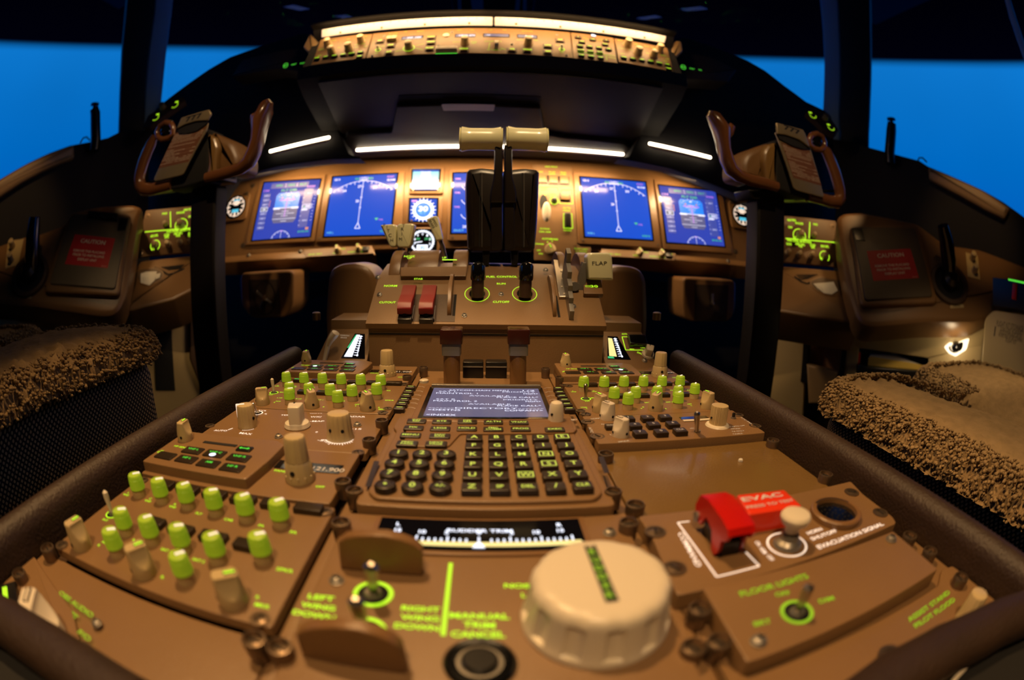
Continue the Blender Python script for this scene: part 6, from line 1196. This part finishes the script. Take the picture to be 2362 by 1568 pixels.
def seat(L):
    nm = 'left' if L else 'right'
    if L: out = [(-.335, .26), (-.37, .30), (-.50, .315), (-.56, .30), (-.575, .20), (-.62, .20), (-.64, .30), (-.70, .33), (-.86, .33), (-.90, .28), (-.90, -.45), (-.335, -.45)]; zt = .068; zs = .048
    else: out = [(.345, .25), (.375, .285), (.45, .30), (.52, .275), (.545, .19), (.585, .19), (.595, .30), (.65, .335), (.85, .335), (.90, .28), (.90, -.45), (.345, -.45)]; zt = .022; zs = .0
    out = rnd(out, .03, 4); t = thing('pilot_seat', '%s pilot seat cushion in woolly sheepskin with dotted mesh sides%s' % (nm, ', darker and higher' if L else ', brightly lit from above'), 'seat', (out[0][0], .0, -.58), 'pilot seats')
    FH = Fr((0, 0, 0), (0, 0, 1), U=(1, 0, 0)); b = MB(MESHF); q = inset(out, .012 if sum(out[i][0]*out[(i+1) % len(out)][1]-out[(i+1) % len(out)][0]*out[i][1] for i in range(len(out))) > 0 else .012)
    b.plate(FH, q, -.17, zs-.012, .016, MESHF); part('cushion', b, t)
    b = MB(BLACKM); b.box(FH, -.62 if L else .62, -.1, .45, .5, -.26, -.171, .01, BLACKP); b.box(FH, -.62 if L else .62, -.1, .2, .3, -.58, -.261, .01, BLACKP); part('seat_pan', b, t)
    # fleece height field
    X0, X1 = min(p[0] for p in out)-.005, max(p[0] for p in out)+.005; Y0, Y1 = -.46, max(p[1] for p in out)+.005; st = .0045; nx = int((X1-X0)/st)+1; ny = int((Y1-Y0)/st)+1
    V2 = [Vector(p) for p in out]
    def sd(p):
        dm = 1e9; ins = False; bp = None; n = len(V2)
        for i in range(n):
            a, c = V2[i], V2[(i+1) % n]; e = c-a; tt = max(0, min(1, (p-a).dot(e)/max(e.length_squared, 1e-12))); q_ = a+e*tt; d = (p-q_).length
            if d < dm: dm = d; bp = q_
            if (a.y > p.y) != (c.y > p.y) and p.x < (c.x-a.x)*(p.y-a.y)/(c.y-a.y)+a.x: ins = not ins
        return (dm if ins else -dm), bp
    idx = {}; vs = []; xc = sum(p[0] for p in out)/len(out)
    for i in range(nx):
        for j in range(ny):
            p = Vector((X0+i*st, Y0+j*st)); d, bp = sd(p)
            if d < -st*1.6: continue
            n1 = noise.turbulence(Vector((p.x*85, p.y*85, 3)), 3, True)*1.1-.55; n2 = noise.noise(Vector((p.x*16, p.y*16, 1))); n3 = noise.noise(Vector((p.x*150, p.y*150, 9)))
            edge = max(0, 1-d/.06); r = .034
            if d <= 0:
                p = bp + (p-bp)*.25; z = zs-.008+.003*n2+.005*n1
                p = p + Vector((n1, n3))*.008
            else:
                k = min(1, d/r); z = zs-.004+(zt-zs)*sqrt(1-(1-k)**2)
                dx = abs(p.x-(-.60 if L else .57)); z += (.006 if L else .010)*(min(1, d/.12)) - .022*math.exp(-((dx)/.07)**2)*min(1, max(0, (p.y+.3)/.3))
                if L: z += .012*math.exp(-((p.x+.42)/.10)**2-((p.y-.16)/.14)**2) - .03*math.exp(-((p.x+.62)/.10)**2-((p.y-.10)/.07)**2)
                z += (.0032+.010*edge)*n1+.002*n3*(.4+edge)
                p = p+Vector((n3, n1))*.003*edge
            idx[i, j] = len(vs); vs.append(Vector((p.x, p.y, z)))
    fs = []
    for i in range(nx-1):
        for j in range(ny-1):
            k = [(i, j), (i+1, j), (i+1, j+1), (i, j+1)]
            if all(c in idx for c in k): fs.append(tuple(idx[c] for c in k))
    b = MB(FLEECE); b.add(vs, fs, FLEECE)
    rs = random.Random(5 if L else 6); per = []; n = len(V2)
    for i in range(n):
        a, c = V2[i], V2[(i+1) % n]; m_ = int((c-a).length/.0016)+1
        for k in range(m_): per.append((a+(c-a)*(k/m_), (c-a).normalized() if (c-a).length > 1e-6 else Vector((1, 0))))
    cx_ = Vector((xc, -.05))
    for p0, tn in per:
        if p0.y < -.40: continue
        for rep in range(8):
            nn = Vector((-tn.y, tn.x)); nn = nn if nn.dot(cx_-p0) > 0 else -nn; dd = rs.uniform(-.004, .026) if rep > 1 else rs.uniform(-.004, .003)
            p = p0+nn*dd; kk = max(0, min(1, (dd+.002)/.034)); n9 = noise.noise(p0.to_3d()*120); z = zs-.005+rs.uniform(-.004, .006)+.004*n9 if rep <= 1 else zs+(zt-zs)*sqrt(max(0, 1-(1-kk)**2))+.0035*noise.noise(Vector((p.x*130, p.y*130, 2)))+rs.uniform(-.0005, .0035)
            r = rs.uniform(.0009, .0021); ax = rs.uniform(0, pi); el = rs.uniform(1.0, 2.4); C_ = Vector((p.x, p.y, z)); R_s = []
            for h_, q_ in ((-.8, .55), (0, 1), (.8, .55)):
                R_s.append([C_+Vector((r*q_*el*cos(ax+2*pi*k/6)*1.0, r*q_*sin(ax+2*pi*k/6), r*h_)) for k in range(6)])
            b.rings(R_s, FLEECE)
    me = b.mesh('fleece', WM[t].translation, sharp=180); o = bpy.data.objects.new('sheepskin_cover', me); COL.objects.link(o); o.parent = t; WM[o] = WM[t].copy(); o['label'] = 'woolly brown sheepskin cover'
    if L: b = MB(STEEL); b.lathe(Fr((-.336+.0, .145, -.09), (1, 0, 0), U=(0, 1, 0)), 0, 0, [(.0075, 0), (.007, .004), (.003, .006), (.0005, .006)], 16); part('metal_stud', b, t)
seat(True); seat(False)

# ================================================================ lower sidewall, right
FWR = Fr((.93, .45, -.05), (-.80, -.60, .05)); w = FWR
def solid(name, f, pts, h0, h1, m, label, cat, bev=.002, r=0, group=None):
    b = MB(m); q = f.pl(pts, h1); q = rnd(q, r, 4) if r else q; b.plate(f, q, h0, h1, bev); return solo(name, b, label, cat, group=group)
# the panel is built round its two openings
b = MB(WALLB)
def strip(pts, h1=0, m=None): b.plate(w, w.pl(pts), -.012, h1, .001, m or WALLB)
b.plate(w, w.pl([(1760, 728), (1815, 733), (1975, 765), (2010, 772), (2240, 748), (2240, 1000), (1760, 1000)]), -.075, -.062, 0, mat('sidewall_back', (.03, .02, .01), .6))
strip([(1760, 724), (1815, 733), (1975, 765), (2010, 772), (2110, 764), (2240, 750), (2300, 720), (2300, 790), (2240, 800), (2140, 825), (1981, 803), (1957, 777), (1855, 753), (1760, 735)])
strip([(1957, 777), (1981, 803), (1970, 893), (1972, 1000), (1938, 1000), (1940, 892)])
strip([(1972, 893), (2133, 905), (2142, 826), (2240, 800), (2300, 790), (2300, 1000), (1970, 1000)])
strip([(1760, 735), (1855, 753), (1848, 1000), (1760, 1000)], 0)
solo('wall_right', b, None, None, kind='structure')
t = thing('waste_pocket', 'dark-framed pocket with an orange-brown bin and pale liner bag in the right sidewall', 'waste bin', w.w(*w.p(1850, 900)))
b = MB(BLACKP); q = w.pl([(1855, 753), (1957, 777), (1942, 895), (1847, 880)]); qi = w.pl([(1866, 772), (1945, 790), (1934, 868), (1862, 850)])
for i in range(4): b.plate(w, [q[i], q[(i+1) % 4], qi[(i+1) % 4], qi[i]], -.02, .004, .001)
part('frame', b, t); b = MB(mat('orange_brown_bin', (.36, .17, .07), .5)); b.plate(w, qi, -.05, -.03, 0); part('bin', b, t)
b = MB(mat('translucent_liner', (.34, .22, .10), .4)); q = w.pl([(1861, 838), (1895, 846), (1933, 858), (1931, 868), (1908, 900), (1902, 930), (1866, 930)]); b.plate(w, q, -.012, .008, .006); part('liner_bag', b, t)
t = thing('document_pocket', 'black document pocket in the right sidewall holding stacked pages', 'pocket', w.w(*w.p(1975, 895))); b = MB(BLACKM); b.plate(w, rnd(w.pl([(1984, 806), (2138, 830), (2134, 900), (1972, 890)]), .01, 3), -.05, -.03, .0); b.plate(w, w.pl([(1982, 838), (2000, 844), (2136, 855), (2132, 902), (1970, 890)]), -.012, .010, .003, BLACKP); part('pocket', b, t)
for i, (c, ln, pts) in enumerate(((TAPEY, 'yellow pages, the front sheet in the black document pocket', [(2001, 846), (2003, 826), (2008, 822), (2131, 842), (2134, 856)]), (PAPER, 'white pages just behind the yellow sheet in the document pocket', [(2001, 828), (2008, 818), (2070, 822), (2130, 843), (2008, 824)]), (mat('blue_grey_paper', (.25, .32, .48), .6), 'blue-grey pages at the back of the document pocket', [(2004, 822), (2008, 815), (2064, 816), (2100, 829), (2008, 819)]))):
    solid('paper_stack', w, pts, -.020-.007*i, -.015-.007*i, c, ln, 'papers', bev=.0005, group='papers in the document pocket')
solid('orange_card', w, [(1975, 870), (1981, 812), (1985, 813), (1981, 868)], -.016, -.013, REDO, 'thin orange-red card at the left edge of the document pocket', 'card', bev=.0003)
t = thing('map_light', 'glowing rim eyeball lamp recessed in the right sidewall', 'lamp', w.w(*w.p(2205, 820))); q = w.pl([(2177, 800), (2190, 789), (2204, 792), (2226, 782), (2236, 780), (2229, 806), (2204, 822), (2188, 815)]); b = MB(mat('lit_lamp_rim', (.8, .7, .5), .4, emit=(1, .85, .6), es=1.4)); b.plate(w, rnd(q, .004, 3), .0002, .004, .001); part('lit_rim', b, t, label='glowing white rim')
b = MB(BLACKG); q = w.pl([(2186, 799), (2200, 793), (2222, 787), (2219, 806), (2202, 815), (2191, 810)]); b.plate(w, rnd(q, .006, 3), .004, .005, 0); c = w.p(2205, 800); b.lathe(w.sub(*c), 0, 0, [(.012, .004), (.010, .012), (.004, .016), (.0005, .0165)], 20); part('eyeball', b, t)
solid('vent_grille', w, [(2151, 862), (2172, 865), (2176, 846), (2153, 844)], .0003, .003, BROWND, 'tiny dark vent grille below the eyeball lamp on the right sidewall', 'grille', bev=.0005)
FK = Fr((.98, .20, -.0), (-.96, -.28, .06))
t = thing('flight_kit_stowage_panel', 'beige flight kit stowage door with black printed instructions at the right edge', 'stowage door', FK.w(*FK.p(2290, 900)))
b = MB(WALLB); b.plate(FK, rnd(FK.pl([(2262, 872), (2268, 800), (2272, 735), (2292, 716), (2420, 735), (2450, 900)]), .01, 4), -.01, .006, .003); part('door', b, t); b = MB(INK)
for s, a, c, hh in (('FLIGHT KIT STOWAGE', (2299, 745), (2361, 759), .011), ('LOAD LIMIT: 45 LB/20 KG', (2308, 758), (2358, 768), .007), ('FOLD DOWN AND LATCH', (2306, 765), (2356, 776), .007), ('WORKTABLE AFTER STOWING', (2303, 771), (2358, 785), .007), ('FLIGHT KIT', (2320, 784), (2344, 790), .007)): PT(b, FK, s, *a, *c, hh, INK, h=.0064, bold=.0)
b.line(FK, FK.p(2297, 753), FK.p(2294, 775), .003, .0064); part('lettering', b, t)
b = MB(CREAMW); b.plate(FK, FK.pl([(2272, 872), (2322, 880), (2322, 893), (2270, 886)]), .006, .010, .001); b.plate(FK, FK.pl([(2324, 878), (2420, 892), (2420, 912), (2322, 900)]), .006, .014, .002, CREAMW); part('latch_bar', b, t)
t = thing('outboard_switch_unit', 'dark panel at the right frame edge with a green line and a red switch', 'switch panel', FK.w(*FK.p(2320, 710))); b = MB(BLACKP); b.plate(FK, FK.pl([(2290, 640), (2440, 660), (2440, 730), (2290, 705)]), .0, .004, .001); part('face_plate', b, t)
b = MB(GRNK); b.line(FK, FK.p(2326, 645), FK.p(2364, 653), .003, .0044); part('lettering', b, t); b = MB(REDB); u, v = FK.p(2341, 673); b.box(FK, u, v, .012, .03, .0042, .012, .002); part('rocker_switch', b, t)
# lower sidewall, left
FWL = Fr((-.93, .45, -.05), (.80, -.60, .05)); w = FWL; b = MB(WALLB)
b.plate(w, w.pl([(-80, 732), (11, 737), (180, 744), (329, 733), (460, 706), (466, 1000), (-80, 1000)]), -.012, 0, .001); solo('wall_left', b, None, None, kind='structure')
solid('dark_pocket', w, [(356, 741), (396, 735), (405, 900), (360, 900)], .0003, .003, BLACKM, 'dark upright pocket in the left sidewall beside the left seat', 'pocket')
solid('shadowed_post', w, [(440, 714), (462, 710), (470, 905), (440, 830)], .0003, .012, BROWND, 'narrow dark riveted post at the front of the left sidewall', 'post')  # narrow strip in its own dark brown plastic
# ================================================================ the flight deck shell
def wallbox(name, x0, y0, z0, x1, y1, z1, m): b = MB(m); b.plate(F0, [(x0, y0), (x1, y0), (x1, y1), (x0, y1)], z0, z1, 0); return struct(name, b)
DARK = mat('dark_lining', (.004, .003, .003), .8, bump=.3, bscale=200); CARP = mat('dark_carpet', (.010, .008, .007), .95, bump=.8, bscale=500)
wallbox('floor', -1.5, -1.3, -.62, 1.5, 1.5, -.60, CARP)
wallbox('ceiling', -1.5, -1.3, 1.22, 1.5, 1.05, 1.26, DARK)
wallbox('wall_back', -1.5, -1.34, -.62, 1.5, -1.3, 1.26, DARK)
wallbox('wall_front', -1.5, 1.34, -.62, 1.5, 1.40, .34, DARK)
for s, n in ((-1, 'left'), (1, 'right')):
    wallbox('wall_%s_aft' % n, s*1.46, -1.3, -.62, s*1.50, .05, 1.26, DARK)
    wallbox('wall_%s_lower' % n, s*1.46, .05, -.62, s*1.50, 1.40, .0, DARK)
    f = Fr((s*1.12, .45, .25), (-s*.90, -.43, .0)); L = s < 0
    sill = [(-300, 620), (-150, 500), (0, 413), (64, 376), (115, 352), (162, 335), (217, 325), (250, 317), (274, 305), (300, 300), (350, 300), (350, 640), (-300, 900)] if L else [(1920, 320), (1960, 325), (2002, 339), (2044, 350), (2082, 360), (2120, 370), (2140, 383), (2200, 408), (2266, 438), (2315, 466), (2362, 500), (2500, 600), (2700, 900), (1920, 640)]
    b = MB(DARK); b.plate(f, f.pl(sill), -.05, 0, .004); struct('trim_%d' % (1 if L else 2), b)
    led = [(-60, 500), (0, 454), (50, 421), (102, 393), (140, 376), (172, 364), (172, 333), (115, 352), (64, 376), (0, 413), (-60, 455)] if L else [(2140, 384), (2142, 413), (2185, 436), (2230, 460), (2275, 485), (2317, 505), (2330, 480), (2266, 438), (2200, 408)]
    b = MB(TAN); b.plate(f, rnd(f.pl(led, .02), .006, 3), .0005, .02, .010); solo('window_ledge_pad', b, 'tan padded ledge catching the light under the %s side window' % ('left' if L else 'right'), 'ledge pad', group='tan ledge pads')
    f5 = Fr((s*1.09, .47, .25), (-s*.90, -.43, .0)); px = [(221, 322), (220, 262), (217, 250)] if L else [(2052, 352), (2056, 300), (2057, 284)]
    b = MB(BLACKP); q = [f5.w(*f5.p(*p), 0) for p in px]; b.tube([q[0]-Vector((0, 0, .03)), q[0], q[1], q[2]], [.016, .0155, .015, .013], BLACKP, 20); b.lathe(Fr(q[2]+Vector((0, 0, .004)), (0, 0, 1), U=(1, 0, 0)), 0, 0, [(.005, -.01), (.005, .004), (.013, .005), (.013, .009), (.004, .011)], 20)
    solo('window_latch_post', b, 'upright black latch post standing on the %s side window sill' % ('left' if L else 'right'), 'latch post', group='latch posts at the side windows')
    cl = [(185, 330), (192, 318), (200, 316), (208, 324)] if L else [(2117, 371), (2120, 364), (2128, 364), (2138, 374)]
    b = MB(BLACKP); b.tube([f5.w(*f5.p(*p), 0) for p in cl], .0022, BLACKP, 8); solo('wire_clip', b, 'thin black wire clip on the %s side window sill' % ('left' if L else 'right'), 'clip', group='wire clips on the sills')
    # posts between windshield and side window
    fp = Fr((s*1.02, .86, .45), (-s*.76, -.65, 0)); 
    blk = [(274, 330), (275, 305), (277, 250), (281, 160), (284, 100), (290, 40), (297, -30), (362, -30), (357, 30), (350, 80), (342, 140), (337, 200), (334, 260), (330, 360)] if L else [(1940, 360), (1936, 263), (1938, 200), (1938, 146), (1935, 60), (1930, -30), (2005, -30), (2007, 60), (2008, 142), (2006, 220), (2003, 300), (2002, 360)]
    b = MB(FRAMEB); b.plate(fp, fp.pl(blk), -.05, 0, .004); struct('trim_%d' % (3 if L else 4), b)
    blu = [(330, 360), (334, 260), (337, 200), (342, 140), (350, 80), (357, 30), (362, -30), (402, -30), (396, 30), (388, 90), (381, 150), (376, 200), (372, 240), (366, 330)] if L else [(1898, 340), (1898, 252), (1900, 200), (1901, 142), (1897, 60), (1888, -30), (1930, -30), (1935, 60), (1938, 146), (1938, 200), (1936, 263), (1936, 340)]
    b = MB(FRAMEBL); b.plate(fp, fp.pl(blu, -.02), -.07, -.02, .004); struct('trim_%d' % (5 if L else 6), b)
# right far window edge and centre post
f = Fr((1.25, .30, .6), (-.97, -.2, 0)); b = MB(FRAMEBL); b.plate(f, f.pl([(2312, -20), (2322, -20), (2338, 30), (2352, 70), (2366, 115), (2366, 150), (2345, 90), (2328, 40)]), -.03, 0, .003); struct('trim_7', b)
fc_ = Fr((0, 1.28, .8), (0, -1, -.3), U=(1, 0, 0)); b = MB(FRAMEB); b.plate(fc_, fc_.pl([(1056, -60), (1214, -60), (1213, 60), (1058, 60)]), -.06, 0, .003)
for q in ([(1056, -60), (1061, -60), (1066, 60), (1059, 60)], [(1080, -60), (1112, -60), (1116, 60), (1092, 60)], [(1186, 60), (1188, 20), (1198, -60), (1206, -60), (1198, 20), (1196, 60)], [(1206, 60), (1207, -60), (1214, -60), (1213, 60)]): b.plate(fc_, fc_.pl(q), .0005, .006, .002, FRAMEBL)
struct('trim_8', b)
# rotary selector strips at the outboard ends of the glareshield
for L, q, tl, kb, ring_ in ((True, [(329, 293), (342, 266), (376, 246), (420, 222), (428, 232), (376, 268), (345, 292)], (), (376, 249), [(359, 271), (403, 242)]), (False, [(1858, 258), (1880, 247), (1912, 268), (1935, 300), (1925, 312), (1900, 296)], (), (1903, 274), [(1875, 266), (1917, 294)])):
    s = -1 if L else 1; f = Fr((s*.62, .80, .38), (-s*.25, -.85, .35)); nm = 'left' if L else 'right'
    t = thing('foot_air_selector', 'slanted strip with two green circular arrows and knob, %s end of glareshield' % nm, 'control strip', f.w(*f.p(*q[0])), 'arrow-marked control strips'); b = MB(BROWND); b.plate(f, rnd(f.pl(q), .003, 2), -.02, 0, .001); part('face_plate', b, t)
    b = MB(GRN)
    for x, y in ring_:
        c = f.p(x, y); m = -1 if L else 1; b.ann(f, c[0], c[1], .0085, .0100, .0005, GRN, a0=pi*.95 if not L else -pi*.75, a1=pi*2.0 if not L else pi*.3)
        e = (c[0]-m*.006, c[1]+.008) if not L else (c[0]+.003, c[1]+.010); b.box(f, e[0], e[1], .009, .0035, .0, .0006, 0, GRN)
    part('lettering', b, t); u, v = f.p(*kb); part('knob', cached('strk', lambda: m_fluted(9*mm, 18*mm, 10, 1.1, mt=mat('dull_brown_knob', (.16, .11, .06), .5), hole=False)), t, f.mat(u, v, 0))
# ================================================================ windshield panes and the overhead panel they mirror
def pane_mat():
    m = bpy.data.materials.new('windshield_glass'); m.use_nodes = True; nt = m.node_tree; nt.nodes.remove(nt.nodes['Principled BSDF'])
    o = nt.nodes['Material Output']; tr = nt.nodes.new('ShaderNodeBsdfTransparent'); gl = nt.nodes.new('ShaderNodeBsdfGlossy'); gl.inputs['Roughness'].default_value = .01; gl.inputs['Color'].default_value = (.75, .85, 1, 1)
    fr_ = nt.nodes.new('ShaderNodeFresnel'); fr_.inputs['IOR'].default_value = 1.5; mx = nt.nodes.new('ShaderNodeMixShader')
    nt.links.new(fr_.outputs[0], mx.inputs[0]); nt.links.new(tr.outputs[0], mx.inputs[1]); nt.links.new(gl.outputs[0], mx.inputs[2]); nt.links.new(mx.outputs[0], o.inputs[0]); return m
PANE = pane_mat()
for i, (G, n, px) in enumerate((((-.613, .979, .862), (.5, -.852, -.156), [(400, -40), (1050, -40), (1055, 45), (900, 60), (740, 70), (640, 105), (570, 130), (480, 175), (385, 240)]), ((.618, .965, .880), (-.508, -.844, -.172), [(1220, -40), (1885, -40), (1895, 245), (1800, 205), (1725, 150), (1640, 115), (1560, 90), (1400, 65), (1220, 48)]))):
    f = Fr(G, n); b = MB(PANE); b.flat(f, f.pl(px), 0, PANE); struct('window_%d' % (i+1), b)
t = thing('overhead_panel', 'dark overhead panel seen mirrored as green specks in the windshield top', 'overhead panel', (0, .25, 1.05))
fo = Fr((0, .25, 1.05), (0, 0, -1), U=(1, 0, 0)); b = MB(BLACKM); b.plate(fo, rnd(rect(0, 0, .78, .62), .01, 3), -.03, 0, .003); part('face_plate', b, t); b = MB(BLACKM); b.plate(fo, rect(0, 0, .4, .3), -.169, -.0302); part('ceiling_mount', b, t)
DOT = mat('overhead_green_lamp', (.05, .2, .02), .5, emit=(.15, .9, .05), es=5)
random.seed(3); b = MB(DOT)
for k in range(34):
    u, v = random.uniform(-.36, .36), random.uniform(-.28, .28); b.flat(fo, rect(u, v, .006 if k % 3 else .014, .0035), .0008, DOT)
part('green_legends', b, t, kind='stuff')
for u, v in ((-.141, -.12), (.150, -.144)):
    b = MB(mat('backlit_blue_card', (.1, .15, .3), .5, emit=(.12, .22, .9), es=1.6)); b.plate(fo, rect(u, v, .11, .07, .15), .0005, .0015)  # paper card; the light falling on it is put in as emission
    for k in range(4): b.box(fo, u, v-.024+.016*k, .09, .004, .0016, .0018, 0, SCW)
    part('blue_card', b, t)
# ================================================================ lights and world
W = bpy.data.worlds.new('world'); SC.world = W; W.use_nodes = True; nt = W.node_tree; bg = nt.nodes['Background']
tc = nt.nodes.new('ShaderNodeTexCoord'); sp = nt.nodes.new('ShaderNodeSeparateXYZ'); nt.links.new(tc.outputs['Generated'], sp.inputs[0])
cr = nt.nodes.new('ShaderNodeValToRGB'); mp = nt.nodes.new('ShaderNodeMapRange'); mp.inputs['From Min'].default_value = -1; mp.inputs['From Max'].default_value = 1
nt.links.new(sp.outputs['Z'], mp.inputs['Value']); nt.links.new(mp.outputs['Result'], cr.inputs['Fac'])
e = cr.color_ramp.elements; zt = sin(rad(25.55)); f_ = lambda z: (z+1)/2
e[0].position = 0; e[0].color = (0, .004, .02, 1)
e[1].position = f_(-.25); e[1].color = (.0, .045, .34, 1)
for z, c in ((0.05, (0, .085, .47)), (.25, (.0, .145, .55)), (zt-.004, (.004, .185, .62)), (zt+.002, (.0003, .0003, .003)), (zt+.1, (.0001, .0001, .0015))):
    q = e.new(f_(z)); q.color = (*c, 1)
nz = nt.nodes.new('ShaderNodeTexNoise'); nz.inputs['Scale'].default_value = 2.5; nt.links.new(tc.outputs['Generated'], nz.inputs['Vector'])
mr = nt.nodes.new('ShaderNodeMapRange'); mr.inputs['To Min'].default_value = .8; mr.inputs['To Max'].default_value = 1.15; nt.links.new(nz.outputs['Fac'], mr.inputs['Value'])
nt.links.new(cr.outputs['Color'], bg.inputs['Color']); nt.links.new(mr.outputs['Result'], bg.inputs['Strength'])
def light(name, typ, loc, to, energy, col, size=.05, size_y=None, spot=None, blend=.5):
    l = bpy.data.lights.new(name, typ); l.energy = energy; l.color = col
    if typ == 'AREA':
        l.shape = 'RECTANGLE'; l.size = size; l.size_y = size_y or size
    else: l.shadow_soft_size = size
    if spot: l.spot_size = rad(spot); l.spot_blend = blend
    o = bpy.data.objects.new(name, l); COL.objects.link(o); o.location = loc
    d = Vector(to)-Vector(loc); o.rotation_euler = d.to_track_quat('-Z', 'Y').to_euler(); return o
WARM = (1, .58, .23)
light('overhead_flood', 'SPOT', (-.21, .33, 1.02), (0, .11, 0), 37, WARM, .03, spot=44, blend=.55)
light('overhead_flood_aft', 'SPOT', (-.10, -.40, 1.15), (.02, .05, 0), 37, (1, .63, .31), .04, spot=39, blend=.6)
# the lamps' own light: glareshield strips onto the instrument panel, diffusers onto the mode control panel
SW_ = (1, .66, .33)
for i, (M, L) in enumerate(LB[:1]):
    d = Vector((0, .12, -.35)) if i == 0 else Vector((0, .16, -.30)); light('strip_glow', 'AREA', M+Vector((0, -.012, -.022)), M+d, (3.2, .8, .8)[i], SW_, L*.95, .012)
lipz = top
fl2 = FY(.955)
for p0, p1 in (((560, 408), (752, 374)), ((1550, 393), (1645, 428))):
    a, c = fl2.w(*fl2.p(*p0)), fl2.w(*fl2.p(*p1)); m_ = (a+c)/2+Vector((0, 0, -.004)); o = light('strip_glow_side', 'AREA', m_, m_+Vector((0, .16, -.26)), 1.0, SW_, (c-a).length, .012)
for s in (-1, 1):
    c = Vector((s*.19, lipz.y-.034, lipz.z-.004)); light('mode_panel_glow', 'AREA', c, Vector((s*.19, c.y+.055, c.z-.085)), .72, (1, .62, .27), .36, .010)
light('console_fill_left', 'SPOT', (-.64, .50, .72), (-.655, .475, .05), 3.4, WARM, .03, spot=26, blend=.9)  # added spot in mid-air, brightens the left console's lower rim
light('console_fill_right', 'SPOT', (.62, .42, .75), (.76, .52, .14), .9, WARM, .03, spot=34, blend=.9)  # added weak fill to brighten the right console and its placard
for s in (-1, 1): light('brightness_panel_fill', 'SPOT', (s*.79, .60, .47), (s*.735, .76, .20), 1.6, WARM, .02, spot=44, blend=.6)  # added fill spots for the two brightness panels, no fixture there
light('dome_light_right', 'SPOT', (.62, -.25, 1.15), (.60, .10, 0), 30, (1, .66, .33), .04, spot=36, blend=.7)
light('map_light_right', 'POINT', FWR.w(*FWR.p(2205, 800), .05), (0, 0, 0), .12, (1, .75, .45), .012)
light('sidewall_light_right', 'SPOT', (.40, .05, .50), (.93, .42, -.18), 5, (1, .70, .38), .03, spot=38, blend=.7)
light('dome_light_left', 'SPOT', (-.62, -.2, 1.15), (-.58, .10, .05), .9, WARM, .04, spot=40, blend=.9)
light('sidewall_light_left', 'SPOT', (-.40, .20, .60), (-.85, .62, -.10), 1.6, (1, .70, .36), .03, spot=34, blend=.9)
light('quadrant_light', 'SPOT', (.05, .10, 1.02), (0, .53, .15), 26, (1, .68, .36), .02, spot=27, blend=.6)
for s, e in ((-1, 17), (1, 15)):
    light('yoke_light', 'SPOT', (s*.22, -.10, .95), (s*.53, .60, .32), e, (1, .66, .34), .015, spot=19, blend=.5)
    light('sill_light', 'SPOT', (s*.55, .1, .9), (s*1.08, .48, .27), 9, WARM, .03, spot=24, blend=.8)
SC.view_settings.view_transform = 'Standard'; SC.view_settings.look = 'None'; SC.view_settings.exposure = 0; SC.view_settings.gamma = 1
try: SC.view_settings.use_curve_mapping = False
except Exception: pass
SC.cycles.use_denoising = True
SC.cycles.max_bounces = 5; SC.cycles.adaptive_threshold = .03; SC.cycles.sample_clamp_indirect = 3
for o in list(SC.objects):
    if o.parent is None and o.type != 'CAMERA': o.location.z += ZS
bpy.context.view_layer.update()
